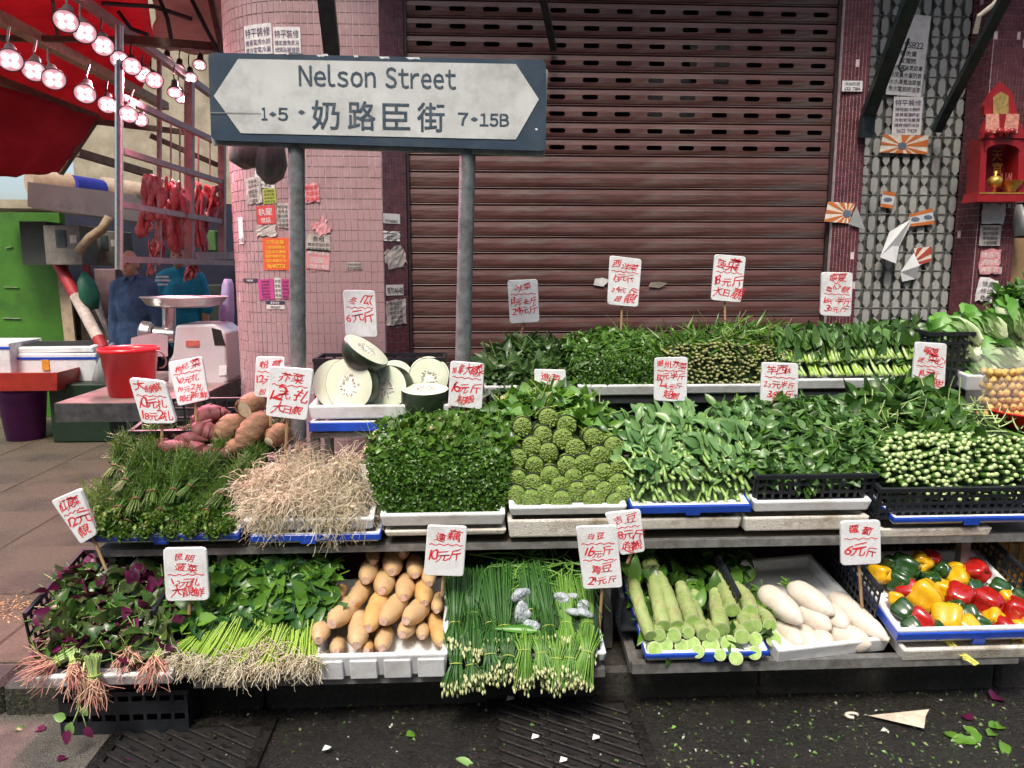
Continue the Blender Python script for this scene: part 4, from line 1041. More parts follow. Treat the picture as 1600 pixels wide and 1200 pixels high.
# ---- spinach in the crate
heap('spinach', 'heap of dark green spinach leaves overflowing a black crate', 'spinach',
     [[(1186, 765, 2.70), (1270, 768, 2.70), (1352, 762, 2.70)], [(1178, 730, 2.73), (1270, 742, 2.72), (1362, 725, 2.73)], [(1140, 690, 2.86), (1250, 680, 2.86), (1350, 680, 2.86)], [(1115, 655, 3.0), (1230, 635, 3.02), (1340, 650, 3.0)], [(1120, 640, 3.12), (1230, 625, 3.14), (1330, 640, 3.12)]],
     [(620, .15, 1, .062, .034, L_blue, dict(out=.55)), (520, .1, 1, .06, .036, L_dark, dict(out=.5)), (300, .1, 1, .055, .024, L_mid, dict(out=.6, shape='lance')), (150, .15, 1, .05, .034, L_must, dict(out=.7, shape='round', wav=.1)), (160, .2, 1, .08, .0022, S_grn, dict(strand=True, out=.5)), (40, .15, .3, .08, .035, L_mid, dict(out=.4, bias=(0, -.6, -1)))], inset=.025, lump=.014)

# ---- flowering kale (gai lan): every stem on its own
kal = [stalk_mesh(300 + k, .2, random.uniform(.0075, .0105), 3, .12, .07, S_pale2 if False else M('kale_stem', (.06, .15, .025), col2=(.15, .28, .06), tint=True, rough=.35, scale=30), S_cut, L_dark, .35, up=.3) for k in range(6)]
PK = netE([[(1392, 772, 2.70), (1490, 782, 2.69), (1640, 776, 2.70)], [(1378, 732, 2.71), (1490, 738, 2.70), (1640, 732, 2.70)], [(1376, 698, 2.75), (1490, 696, 2.74), (1640, 708, 2.74)], [(1395, 675, 2.80), (1490, 676, 2.79), (1640, 688, 2.79)]])
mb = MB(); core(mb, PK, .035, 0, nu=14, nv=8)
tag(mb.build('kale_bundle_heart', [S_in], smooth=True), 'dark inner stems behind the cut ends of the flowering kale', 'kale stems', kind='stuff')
done = []
for tries in range(5000):
    if len(done) >= 290: break
    uu, vv = random.uniform(0, 1), random.uniform(0, 1) ** .9
    p = ev(PK, np.array([uu]), np.array([vv]))[0]
    if any(np.sum((p - q) ** 2) < .0148 ** 2 for q in done): continue
    done.append(p); d = unit(np.array([random.gauss(-.05, .12), -1, random.gauss(.26, .12)]))
    inst('kale_stalk', 'green flowering kale stem with a pale round cut end facing out', 'kale', 'flowering kale stems in the crate', mtx(p + np.array([0, random.uniform(-.015, .008), 0]), d, s=random.uniform(.85, 1.25), roll=random.gauss(0, .5)), [('stem', random.choice(kal))])
heap('kale_leaves', 'heap of dark glossy kale leaves behind the cut stems', 'kale leaves',
     [[(1345, 715, 2.80), (1480, 690, 2.82), (1640, 672, 2.82)], [(1325, 680, 2.92), (1450, 655, 2.92), (1640, 668, 2.88)], [(1315, 650, 3.0), (1440, 622, 3.02), (1600, 664, 2.93)], [(1330, 628, 3.12), (1430, 606, 3.14), (1520, 645, 3.0)]],
     [(420, 0, 1, .085, .05, L_dark, dict(u1=.66, out=.5)), (260, 0, 1, .08, .045, L_blue, dict(u1=.66, out=.45)), (130, 0, 1, .07, .04, L_mid, dict(u1=.66, out=.5)), (150, 0, .8, .1, .004, S_pale, dict(u1=.9, strand=True, out=.4, bias=(0, -.5, -.2))), (30, .75, 1, .1, .06, L_dark, dict(u1=.66, out=1.6))], inset=.03, lump=.014)

# ---- back tier
heap('water_spinach', 'heap of dark pointed water spinach leaves before the shutter', 'water spinach',
     [[(760, 612, 3.2), (825, 616, 3.19), (892, 612, 3.2)], [(745, 580, 3.23), (820, 585, 3.22), (895, 580, 3.24)], [(755, 556, 3.36), (825, 548, 3.38), (890, 552, 3.36)], [(770, 550, 3.52), (825, 535, 3.54), (890, 545, 3.52)]],
     [(620, 0, 1, .085, .034, L_water, dict(out=.5, shape='lance')), (160, .2, 1, .09, .03, L_water, dict(out=1.1, shape='lance')), (90, 0, 1, .1, .0025, S_grn, dict(strand=True, out=.4))], inset=.03, lump=.014)
heap('coriander', 'green coriander block in two layers before the shutter', 'coriander',
     [[(898, 602, 3.2), (970, 604, 3.19), (1040, 602, 3.2)], [(897, 572, 3.22), (970, 570, 3.21), (1042, 572, 3.22)], [(892, 550, 3.3), (970, 548, 3.3), (1042, 552, 3.3)], [(878, 540, 3.36), (960, 525, 3.4), (1035, 535, 3.36)], [(890, 525, 3.55), (950, 514, 3.57), (1030, 522, 3.55)]],
     [(1500, 0, .5, .017, .012, L_pars, dict(out=1.0, nu=2)), (700, 0, .5, .016, .0016, S_grn, dict(strand=True, out=1.6, tang=.6)), (420, .5, 1, .04, .022, L_mid, dict(out=.4, bias=(.3, -.3, 0))), (420, .45, 1, .09, .0017, S_grn, dict(strand=True, out=.25, bias=(.8, -.4, -.2))), (160, .5, 1, .035, .024, L_dark, dict(out=.5))], inset=.015, lump=.006)
lk = [stalk_mesh(400 + k, .16, random.uniform(.0045, .006), 2, .10, .02, S_olv, M('leek_cut', (.26, .28, .1), .5, .3, 200, col2=(.42, .42, .2)), L_mid, .4, 'lance', up=.2) for k in range(5)]
PL = netE([[(1044, 600, 3.2), (1130, 602, 3.19), (1226, 598, 3.2)], [(1042, 566, 3.22), (1130, 560, 3.21), (1228, 565, 3.22)], [(1046, 540, 3.26), (1130, 535, 3.25), (1228, 542, 3.26)]])
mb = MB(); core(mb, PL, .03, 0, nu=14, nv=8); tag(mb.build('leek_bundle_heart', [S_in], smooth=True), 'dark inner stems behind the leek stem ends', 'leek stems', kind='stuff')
done = []
for tries in range(6000):
    if len(done) >= 280: break
    uu, vv = random.uniform(0, 1), random.uniform(0, 1); p = ev(PL, np.array([uu]), np.array([vv]))[0]
    if any(np.sum((p - q) ** 2) < .0105 ** 2 for q in done): continue
    done.append(p); inst('leek', 'thin olive green leek with its cut end facing out', 'leek', 'leek stems in the back tier', mtx(p + np.array([0, random.uniform(-.012, .006), 0]), unit(np.array([random.gauss(0, .12), -1, random.gauss(.12, .13)])), s=random.uniform(.95, 1.35), roll=random.gauss(0, .5)), [('stem', random.choice(lk))])
heap('leek_leaves', 'tangled green leek tops lying over the leek stems', 'leek leaves',
     [[(1030, 562, 3.28), (1130, 548, 3.27), (1232, 556, 3.28)], [(1036, 538, 3.34), (1140, 522, 3.36), (1232, 530, 3.34)], [(1045, 522, 3.52), (1150, 508, 3.54), (1225, 515, 3.52)]],
     [(380, 0, 1, .11, .012, L_mid, dict(out=.35, shape='lance', bias=(.3, -.5, -.1))), (200, 0, 1, .1, .014, L_dark, dict(out=.4, shape='lance')), (160, 0, 1, .10, .0028, S_olv, dict(strand=True, out=.3, bias=(.4, -.5, -.2))), (90, 0, 1, .07, .009, L_lite, dict(out=.4, shape='lance', bias=(.4, -.5, -.1)))], inset=.02, lump=.01)
choy = [stalk_mesh(500 + k, .095, .0085, 3, .085, .048, S_pale, S_cut, L_blue, .28, up=.55, bow=random.uniform(-.012, .012)) for k in range(5)] + [stalk_mesh(520 + k, .095, .0085, 3, .085, .048, S_lime, S_cut, L_dark, .28, up=.5) for k in range(3)]
for (n, l, r, py, Y, pit, lab) in ((40, 1222, 1436, 563, 3.225, .75, 'upper row'), (40, 1218, 1438, 586, 3.2, .5, 'lower row')):
    for k in range(n):
        px = l + (r - l) * (k + .5) / n + random.gauss(0, 1.2); q = 0 if lab[0] == 'l' else 5 * math.sin((px - 1222) / 34.)
        p = PY(px, py + q * .7 + random.gauss(0, 1), Y); d = unit(np.array([random.gauss(.12, .1), -.72, -pit + random.gauss(0, .07)]))
        inst('choy_sum', 'choy sum stalk with dark leaves in the %s of its tray' % lab, 'choy sum', 'choy sum stalks, ' + lab, mtx(p, d, s=random.uniform(.9, 1.1), roll=random.gauss(0, .3)), [('stalk', random.choice(choy))])
heap('choy_sum_leaves', 'dark blue green choy sum leaves crowning the two rows of stalks', 'choy sum leaves',
     [[(1222, 566, 3.32), (1330, 562, 3.32), (1436, 558, 3.32)], [(1218, 540, 3.36), (1330, 535, 3.37), (1438, 532, 3.36)], [(1216, 524, 3.48), (1330, 516, 3.5), (1430, 510, 3.48)]],
     [(170, .5, 1, .075, .05, L_dark, dict(out=.9)), (170, .45, 1, .07, .045, L_blue, dict(out=.8))], inset=.025, lump=.012)

# ---- cabbages
def cabbage_mesh(seed, L=.24, r=.06):
    rs = np.random.default_rng(seed); b = MB(); t = np.linspace(0, 1, 9); b.tube(np.stack([-t * L, 0 * t, 0 * t], 1)[::-1], np.array([.3, .7, .92, .98, .95, .88, .75, .55, .3]) * r * .85, 14, 0, tint=.15)
    n = 26; a = rs.uniform(0, 2 * PI, n); off = np.stack([rs.uniform(-.03, .005, n), np.cos(a) * r * .42, np.sin(a) * r * .42], 1)
    o3 = np.stack([np.zeros(n), np.cos(a), np.sin(a)], 1); d = unit(np.stack([-np.ones(n), .35 * np.cos(a), .35 * np.sin(a)], 1))
    c0 = b.n; nu = 7; b.leaves(off, d, o3 * 1., rs.uniform(.75, 1.05, n) * L, rs.uniform(2.0, 2.7, n) * r, rs.uniform(.02, .4, n), -.2, nu, 0, 0., 'ovate', wav=.13)
    K = (nu + 1) * 3; tt = np.tile(np.repeat(np.linspace(0, 1, nu + 1), 3), n); ed = np.tile(np.tile([.15, -.22, .15], nu + 1), n)
    b.T[-1] = np.clip(tt * 1.5 - .1 + ed + rs.normal(0, .08, len(tt)), 0, 1)
    return b.mesh('cabbage', [M('cabbage_leaf', (.66, .72, .46), col2=(.13, .36, .05), tint=True, rough=.4, scale=30, trans=.15)], True)
cab = [cabbage_mesh(600 + k) for k in range(4)]
for (ax, ay, bx_, by_, Y, lab) in ((1535, 535, 1478, 515, 3.2, 'pale cabbage at the edge of its pile beside the black crate'), (1572, 528, 1505, 498, 3.28, 'pale cabbage lying across the top of the pile'), (1612, 535, 1560, 480, 3.3, 'upright pale cabbage at the top of the pile before the red shrine'),
                               (1530, 560, 1500, 545, 3.18, 'pale cabbage low in the pile beside the bag of potatoes'), (1560, 595, 1512, 575, 3.16, 'pale cabbage at the bottom of the pile behind the clear bag'), (1640, 560, 1580, 520, 3.3, 'pale cabbage cut off by the edge behind the clear bag'), (1600, 570, 1545, 545, 3.2, 'pale cabbage in the middle of the pile above the clear bag')):
    p = PY(ax, ay, Y); q = PY(bx_, by_, Y + .08); inst('cabbage', lab, 'cabbage', 'pale cabbages', mtx(p, p - q, s=.88, roll=random.uniform(0, 6)), [('cabbage', random.choice(cab))])
heap('greens_heap', 'dark leafy greens at the back beyond the pale cabbages', 'greens', [[(1555, 482, 3.5), (1600, 485, 3.5), (1660, 482, 3.5)], [(1555, 455, 3.6), (1600, 445, 3.6), (1660, 440, 3.6)]], [(160, 0, 1, .07, .04, L_dark, dict(out=.7)), (60, 0, 1, .07, .04, L_mid, dict(out=.7))])

# ---- clear bag of small potatoes and the red basin
A = PY(1530, 654, 3.0); B = PY(1640, 545, 3.0); bw = B[0] - A[0]; bh = B[2] - A[2]
bag = MB(); t = np.linspace(0, 1, 9); cx = A[0] + bw / 2
hw = np.array([.94, 1, 1, 1, 1, .99, .97, .97, 1.0]) * bw / 2; hd = np.array([.05, .075, .08, .078, .07, .05, .025, .012, .006])
V = []; sg_ = 28; an = np.linspace(0, 2 * PI, sg_, endpoint=False)
for k in range(9):
    ex = np.sign(np.cos(an)) * np.abs(np.cos(an)) ** .45; ey = np.sign(np.sin(an)) * np.abs(np.sin(an)) ** .6
    V.append(np.stack([cx + ex * hw[k], 3.06 + ey * hd[k] + .004 * np.sin(an * 7 + k), np.full(sg_, A[2] + bh * t[k])], 1))
i = np.arange(sg_); j = (i + 1) % sg_; bag.add(np.concatenate(V), np.concatenate([np.stack([k * sg_ + i, k * sg_ + j, (k + 1) * sg_ + j, (k + 1) * sg_ + i], 1) for k in range(8)]))
m_bag = M('clear_plastic', (.9, .92, .92), .12, 0, 5, .25, bscale=18, alpha=.10, spec=.6)
tag(bag.build('plastic_bag', m_bag, smooth=True), 'clear plastic bag full of small yellow potatoes at the stall end', 'plastic bag')
def blob(seed, r=(1, 1, 1), nz=.08, seg=12, mats=None, name='blob'):
    rs = np.random.default_rng(seed); b = MB(); th = np.linspace(.02, PI - .02, seg); ph = np.linspace(0, 2 * PI, seg * 2, endpoint=False); V = []
    k1 = rs.normal(0, 2, 3); k2 = rs.uniform(0, 6, 3)
    for a in th:
        d = np.stack([np.sin(a) * np.cos(ph), np.sin(a) * np.sin(ph), np.full(len(ph), np.cos(a))], 1)
        q = 1 + nz * np.sin(d @ k1 * 1.3 + k2[0]) + nz * .6 * np.sin(d[:, [1, 2, 0]] @ k1 + k2[1]); V.append(d * q[:, None] * np.array(r))
    m = seg * 2; i = np.arange(m); j = (i + 1) % m; F = np.concatenate([np.stack([k * m + i, (k + 1) * m + i, (k + 1) * m + j, k * m + j], 1) for k in range(seg - 1)])
    b.add(np.concatenate(V), F); b.F.append((b.n - m + i)[None]); b.MI.append(np.array([0])); b.F.append((i[::-1])[None] + 0); b.MI.append(np.array([0]))
    return b.mesh(name, mats, True)
m_pot = M('yellow_potato', (.52, .33, .075), .5, .2, 30, .1, col2=(.66, .45, .13), objrand=True)
pots = [blob(700 + k, (.0175, .015, .0155), .08, 7, m_pot, 'potato') for k in range(3)]
rw = 0; z = A[2] + .016
while z < A[2] + bh * .74:
    n = 7
    for k in range(n):
        for yy in (0, .034):
            o = inst('potato', 'small round yellow potato inside the clear plastic bag', 'potato', 'potatoes in the clear bag', Matrix.Translation((A[0] + .034 + (k + .5 * (rw % 2)) * (bw - .05) / n + random.gauss(0, .002), 3.012 + yy + random.gauss(0, .003), z + random.gauss(0, .002))) @ Euler((random.uniform(0, 6), random.uniform(0, 6), 0)).to_matrix().to_4x4(), [('potato', random.choice(pots))])
    z += .0285; rw += 1
_za = float(PY(1625, 662, 2.92)[2]) - .036
crate('black plastic crate lifting the clear bag and red basin', (float(A[0]), 2.97, z2 + .012), float(PY(1625, 662, 2.92)[0]) - float(A[0]) + .16, .22, min(_za, float(A[2])) - z2 - .016, 0, 14, 5, 5)
bs = MB(); p = PY(1625, 662, 2.92); bs.lathe([(.10, 0), (.112, .0), (.16, .075), (.172, .078), (.172, .084), (.158, .083), (.108, .008), (0.0, .006)], (p[0], 2.96, p[2] - .035), None, 36)
tag(bs.build('plastic_basin', M('red_plastic', (.6, .008, .012), .3, .1, 10, coat=.2), smooth=True), 'red plastic basin beside the clear bag at the stall end', 'basin')

# ---- dill bunches
def dill_mesh(seed, tuft):
    rs = np.random.default_rng(seed); b = MB(); n = 42
    th = rs.uniform(0, 2 * PI, n); rr = np.sqrt(rs.uniform(0, 1, n)); K = 6; xs = np.array([.055, .03, 0, -.05, -.11, -.17]); sc = np.array([.026, .02, .013, .028, .045, .06])
    P = np.stack([np.stack([xs[j] + rs.normal(0, .006, n) * (j != 2), np.cos(th) * rr * sc[j], np.sin(th) * rr * sc[j] * .8], 1) for j in range(K)], 1)
    b.strands(P, .0013, 4, 0, rs.uniform(0, 1, n), cap=False)
    m = 760; q = rs.integers(0, n, m); f = rs.uniform(2.5, 5, m); j = np.minimum(f.astype(int), 4); a = (f - j)[:, None]; base = P[q, j] * (1 - a) + P[q, j + 1] * a
    d = unit(np.stack([-rs.uniform(.2, 1.2, m), rs.normal(0, .8, m), rs.normal(.3, .7, m)], 1)); ln = rs.uniform(.02, .05, (m, 1)); tt = np.linspace(0, 1, 4)
    nd = rs.normal(0, .3, (m, 3)); b.strands(base[:, None] + d[:, None] * (tt[None, :, None] * ln[:, None]) + nd[:, None] * (tt[None, :, None] ** 2 * ln[:, None]), .0009, 3, 1, rs.uniform(0, 1, m))
    k = 110; p = np.stack([rs.uniform(.02, .07, k) if tuft else rs.uniform(-.15, -.04, k), rs.normal(0, .017, k), rs.normal(0, .015, k)], 1)
    b.leaves(p, unit(rs.normal(0, .7, (k, 3)) + ([1, 0, 0] if tuft else [-.6, 0, .4])), unit(rs.normal(0, 1, (k, 3))), .019, .013, .2, .2, 2, 1, rs.uniform(0, 1, k))
    return b.mesh('fronds', [M('dill_stem', (.04, .12, .015), col2=(.11, .22, .035), tint=True, rough=.45, scale=40), L_dill], True)
dl = [dill_mesh(800 + k, False) for k in range(3)]; dt = [dill_mesh(810 + k, True) for k in range(3)]
bb = MB(); bb.tube(np.stack([np.zeros(25), np.cos(an25 := np.linspace(0, 2 * PI, 25)) * .0145, np.sin(an25) * .0125], 1), .003, 6, cap=False); dband = bb.mesh('band', m_band, True)
PD = netE([[(145, 834, 2.70), (250, 836, 2.69), (366, 832, 2.70)], [(135, 805, 2.71), (250, 800, 2.70), (372, 800, 2.71)], [(160, 762, 2.80), (260, 755, 2.80), (375, 755, 2.80)], [(185, 728, 2.95), (280, 722, 2.96), (400, 722, 2.95)], [(210, 718, 3.08), (290, 715, 3.1), (410, 712, 3.08)]])
mb = MB(); core(mb, PD, .03, 0); p_, nn, u, v = samp(PD, 1400, .2, 1, lump=.008); d_ = rdir(1400, nn, 1, .9)
tt = np.linspace(0, 1, 4); mb.strands(p_[:, None] + d_[:, None] * (tt[None, :, None] * RG.uniform(.02, .05, (1400, 1, 1))), .001, 3, 1, RG.uniform(0, 1, 1400))
p_, nn, u, v = samp(PD, 900, 0, .3, lump=.006); mb.leaves(p_, rdir(900, nn, 1, .8), unit(RG.normal(0, 1, (900, 3)) + nn), .018, .012, .2, .2, 2, 2, RG.uniform(0, 1, 900))
tag(mb.build('dill_fronds', [S_in, L_dill, L_pars], smooth=True), 'feathery loose dill fronds filling the gaps between the bunches', 'dill fronds', kind='stuff')
for (px, py, Y, up_, kind_) in ((197, 757, 2.78, .2, 0), (237, 775, 2.75, -.2, 0), (272, 772, 2.75, .1, 0), (297, 766, 2.77, .4, 0), (345, 778, 2.75, .5, 0), (212, 787, 2.73, -.1, 0), (180, 735, 2.88, 0, 0), (225, 732, 2.9, 0, 0), (280, 730, 2.9, .1, 0), (330, 735, 2.88, .2, 0), (385, 728, 2.9, .3, 0), (410, 716, 2.98, .3, 0),
                           (146, 808, 2.71, -.3, 1), (172, 820, 2.69, 0, 1), (200, 822, 2.69, 0, 1), (232, 824, 2.685, 0, 1), (272, 824, 2.685, 0, 1), (306, 820, 2.69, .1, 1), (340, 824, 2.69, 0, 1), (362, 815, 2.7, .2, 1), (185, 800, 2.7, 0, 1), (250, 804, 2.7, 0, 1), (322, 805, 2.7, 0, 1)):
    p = PY(px, py, Y); d = unit(np.array([-up_, -1, -.55 if not kind_ else -.25]))
    inst('dill_bunch', 'green dill bunch with a brown band in the upper rows' if not kind_ else 'dark green dill bunch packed along the tray front', 'dill', 'dill bunches', mtx(p + np.array([0, 0, .012]), d, s=random.uniform(.9, 1.1), roll=random.uniform(-.5, .5)), [('fronds', random.choice(dt if kind_ else dl)), ('band', dband)])

# ---- garlic root clumps
def root_clump(seed, R=.085, n=520, mat=None, down=1.):
    rs = np.random.default_rng(seed); b = MB(); K = 7; d = unit(rs.normal(0, 1, (n, 3)) * [1, .8, .8] + [0, -.35, .1]); P = np.zeros((n, K, 3)); P[:, 0] = rs.normal(0, .022, (n, 3)) + d * .02; v = d.copy()
    st = R / (K - 1) * rs.uniform(.55, 1.35, (n, 1))
    for k in range(1, K):
        v = unit(v + rs.normal(0, .38, (n, 3)) + np.array([0, -.03, -.2 * down])); P[:, k] = P[:, k - 1] + v * st
    b.strands(P, np.linspace(.0013, .0008, K), 3, 0, rs.uniform(0, 1, n))
    b.add(*[(lambda q: (q[0], q[1]))(((lambda m: (np.array([v_.co[:] for v_ in m.vertices]), [tuple(f.vertices) for f in m.polygons]))(blob(seed, (R * .52, R * .46, R * .46), .12, 8, [], 'tmp'))))][0], mi=0, tint=.15)
    for k in range(2):
        c0 = rs.normal(0, R * .4, 3) * [1, .6, .6] + [0, -.03, .035]; b.tube([c0, c0 + unit(rs.normal(0, 1, 3)) * .022], [.006, .004], 7, 1)
    return b.mesh('roots', [mat or S_root, M('garlic_white', (.58, .48, .33), .5, .1, 30)], True)
rc = [root_clump(900 + k) for k in range(4)]
for k, (px, py, Y, s) in enumerate(((410, 790, 2.73, 1.0), (398, 765, 2.78, .9), (450, 785, 2.72, 1.05), (440, 745, 2.84, 1.0), (490, 752, 2.83, 1.0), (500, 790, 2.72, 1.0), (540, 740, 2.86, 1.15), (556, 772, 2.78, 1.0), (552, 800, 2.72, .95), (470, 722, 2.95, .9), (425, 812, 2.70, .8), (520, 812, 2.70, .8))):
    inst('garlic_root_clump', ('dry beige garlic root clump at the tray front' if py > 780 else 'dry beige garlic root clump on top of the heap'), 'garlic roots', 'garlic root clumps', mtx(PY(px, py, Y), (1, random.gauss(0, .2), random.gauss(0, .2)), s=s), [('roots', rc[k % 4])])

# ---- spindles: roots and tubers
def spindle(p0, p1, r, prof, seg=16, n=14, bend=0., nz=.03, capfrac=None, mats=None, name='body', lobes=0, lam=0., squash=1.):
    """body of revolution from p0 to p1 in local space (origin p0); prof(t) radius factor"""
    rs = np.random.default_rng(random.randrange(10 ** 6)); p0 = np.asarray(p0, float); p1 = np.asarray(p1, float); L = np.linalg.norm(p1 - p0); t = np.linspace(0, 1, n); d = (p1 - p0) / L; u, v = frame(d)
    path = np.outer(t, p1 - p0) + np.outer(bend * L * np.sin(PI * t), v) + np.outer(rs.normal(0, nz * r, n), u)
    rr = np.array([prof(x) for x in t]) * r * (1 + rs.normal(0, nz, n))
    b = MB(); b.tube(path, rr, seg, 0, True, 1 if len(mats) > 1 else 0, lobes=lobes, lobe_amt=lam, squash=squash); return b
def tuber(name, label, cat, group, p0, p1, r, prof, mats, **kw):
    b = spindle(p0, p1, r, prof, mats=mats, **kw); o = b.build(name, mats, auto=50); o.location = [float(x) for x in p0]; return tag(o, label, cat, group), b

# lotus roots
m_lot = M('lotus_skin', (.58, .37, .17), .45, .1, 8, .12, col2=(.70, .50, .28), stain=(.34, .16, .06), stain_scale=16, stain_amt=.5, bscale=40, objrand=False)
m_loty = M('lotus_skin_yellow', (.66, .40, .13), .5, .12, 7, .12, col2=(.66, .42, .17), stain=(.3, .13, .03), stain_scale=11, stain_amt=.45, bscale=40)
m_lotc = M('lotus_cut', (.55, .33, .24), .6, .2, 90, .4, col2=(.70, .50, .40))
m_node = M('lotus_node', (.10, .05, .025), .8, .3, 60, .4)
LP = prof(.42, .66, .88, .97, 1.0, 1.0, .99, .96, .88, .70, .40)
lot = [((930, 312), (930, 395), 50), ((1110, 285), (1112, 345), 60), ((1055, 350), (1050, 455), 75), ((1188, 375), (1195, 475), 62), ((1275, 400), (1282, 530), 60), ((740, 555), (722, 605), 40), ((925, 405), (885, 510), 68), ((1015, 465), (988, 575), 76), ((1142, 480), (1118, 615), 72), ((1245, 520), (1250, 650), 66), ((1338, 595), (1330, 700), 46),
       ((895, 515), (795, 655), 68), ((720, 885), (700, 955), 58), ((900, 890), (890, 945), 50), ((1240, 790), (1240, 860), 48), ((1010, 800), (985, 935), 68), ((1195, 735), (1110, 845), 66), ((1305, 715), (1365, 905), 62), ((850, 715), (828, 915), 76), ((640, 705), (590, 885), 72), ((815, 640), (672, 780), 84), ((990, 580), (900, 810), 78), ((1120, 600), (995, 765), 74), ((1265, 635), (1135, 760), 74)]
for k, (a, b_, r) in enumerate(lot):
    lift = .055 + .03 * (k > 17); p = F1(350 + a[0] / 4, 780 + a[1] / 4, lift); q = F1(350 + b_[0] / 4, 780 + b_[1] / 4, lift + .012); rad = r / 4 / PPM(q) * .9
    p = away(p, .12); ext = (q - p) / np.linalg.norm(q - p); p = p - ext * rad * .4
    back = a[1] < 600
    o, sb = tuber('lotus_root', 'tan lotus root towards the back of its foam box' if back else 'tan lotus root at the box front showing its cut end', 'lotus root', 'lotus roots in the foam box', p, q, rad, LP, [m_loty if k % 4 == 1 else m_lot, m_lotc], bend=random.uniform(-.03, .03), lobes=3, lam=.03)
    rg = MB(); e = q - p; u_, v_ = frame(e); an = np.linspace(0, 2 * PI, 17); rg.tube(e * .985 + (np.outer(np.cos(an), u_) + np.outer(np.sin(an), v_)) * rad * .37, rad * .05, 6, cap=False); rg.build('node_ring', m_node, o, smooth=True)

# celtuce stems
m_clt = M('celtuce_skin', (.27, .38, .10), .45, .3, 12, .5, col2=(.50, .60, .26), stain=(.24, .18, .075), stain_scale=24, stain_amt=.9, bscale=45)
m_cltc = M('celtuce_cut', (.30, .48, .11), .4, .12, 50, .2, col2=(.40, .57, .18))
m_clts = M('celtuce_scar', (.42, .40, .20), .7, .3, 40, .3, stain=(.2, .12, .05), stain_scale=20, stain_amt=.8)
m_cltr = M('celtuce_rim', (.46, .56, .28), .5, .1, 50)
clt = [((135, 375), (265, 855), 38), ((240, 400), (345, 795), 44), ((265, 380), (432, 795), 42), ((455, 540), (530, 768), 47), ((540, 590), (602, 845), 42), ((665, 545), (712, 815), 45), ((685, 470), (775, 695), 46), ((800, 545), (888, 705), 46), ((235, 880), (292, 938), 43), ((330, 830), (358, 910), 43), ((440, 870), (460, 918), 40), ((500, 850), (530, 908), 44), ((600, 860), (643, 913), 47), ((690, 835), (752, 900), 46), ((770, 780), (838, 858), 44), ((820, 700), (915, 793), 43), ((930, 690), (1012, 788), 40), ((955, 810), (1037, 875), 42), ((880, 840), (920, 873), 38), ((470, 760), (502, 835), 38), ((730, 945), (800, 993), 38), ((670, 945), (700, 972), 34), ((530, 920), (562, 952), 36), ((390, 800), (412, 850), 40), ((620, 780), (655, 850), 40), ((860, 640), (870, 800), 42), ((300, 760), (318, 850), 38), ((880, 930), (915, 960), 38)]
lit_leaf = []
for k, (a, b_, r) in enumerate(clt):
    fr = b_[1] > 860; lift = .075 + (.03 if not fr else 0); p = F1(950 + a[0] / 4, 780 + a[1] / 4, lift); q = F1(950 + b_[0] / 4, 780 + b_[1] / 4, lift); rad = r / 4 / PPM(q) * 1.12
    p = away(p, .10) if not fr else away(q + np.array([random.uniform(-.03, .02), 0, 0]), .22)
    L = np.linalg.norm(q - p); e = q - p; d = e / L; u_, v_ = frame(d)
    b = MB(); n = 18; t = np.linspace(0, 1, n); rr = rad * (.72 + .28 * np.minimum(1, t * 2.2)) * (1 + .07 * (np.arange(n) % 3 == 0) + RG.normal(0, .02, n)); path = np.outer(t, e) + np.outer(.015 * np.sin(PI * t) * random.uniform(-1, 1), u_)
    b.tube(path, rr, 16, 0, True, 1)
    for q in ([.34, .52, .68, .84] if not fr else [.85]):
        kq = int((q + random.uniform(-.03, .03)) * (n - 1)); cq = path[kq]; aq = np.linspace(0, 2 * PI, 15); tl_ = random.uniform(-.4, .4)
        b.tube(cq + (np.outer(np.cos(aq), u_) + np.outer(np.sin(aq), v_)) * rr[kq] * 1.01 + np.outer(np.cos(aq + q * 20) * rr[kq] * tl_, d), rr[kq] * random.uniform(.02, .045), 5, 2, cap=False)
    o = b.build('celtuce', [m_clt, m_cltr, m_clts], auto=45); o.location = [float(x) for x in p]
    tag(o, 'celtuce stem in the lower layer with its round end out' if fr else 'long celtuce stem sloping down in the upper layer', 'celtuce', 'celtuce stems')
    cf = MB(); an = np.linspace(0, 2 * PI, 20, endpoint=False); de = unit(path[-1] - path[-2]); ue, ve = frame(de); cf.poly(path[-1] + de * .002 + (np.outer(np.cos(an), ue) + np.outer(np.sin(an), ve)) * rr[-1] * .84); cf.build('cut_face', m_cltc, o)
    if not fr:
        n = 9; tq = RG.uniform(-.1, .4, n); ps = np.outer(tq, e); dd = unit(-d + RG.normal(0, .5, (n, 3)) + [0, .1, .2]); lf = MB()
        lf.leaves(ps, dd, unit(np.array([0, -.5, 1]) + RG.normal(0, .4, (n, 3))), RG.uniform(.07, .13, n), RG.uniform(.03, .05, n), .3, .2, 4, 0, RG.uniform(0, 1, n), wav=.08); lf.build('leaves', [L_dark if k % 2 else L_mid], o, smooth=True)
heap('celtuce_leaves', 'dark green celtuce leaves under the rack behind the stems', 'celtuce leaves', [[(1012, 1016, 2.45), (1100, 1018, 2.45), (1190, 1010, 2.46)], [(1000, 960, 2.62), (1090, 960, 2.62), (1180, 955, 2.64)], [(985, 905, 2.80), (1080, 915, 2.78), (1165, 900, 2.80)], [(985, 870, 2.88), (1080, 872, 2.88), (1160, 868, 2.88)], [(990, 850, 2.98), (1080, 848, 2.98), (1160, 852, 2.98)]],
     [(170, 0, 1, .09, .05, L_dark, dict(out=.6, wav=.1)), (110, 0, 1, .08, .045, L_mid, dict(out=.6, wav=.1))], inset=.03)

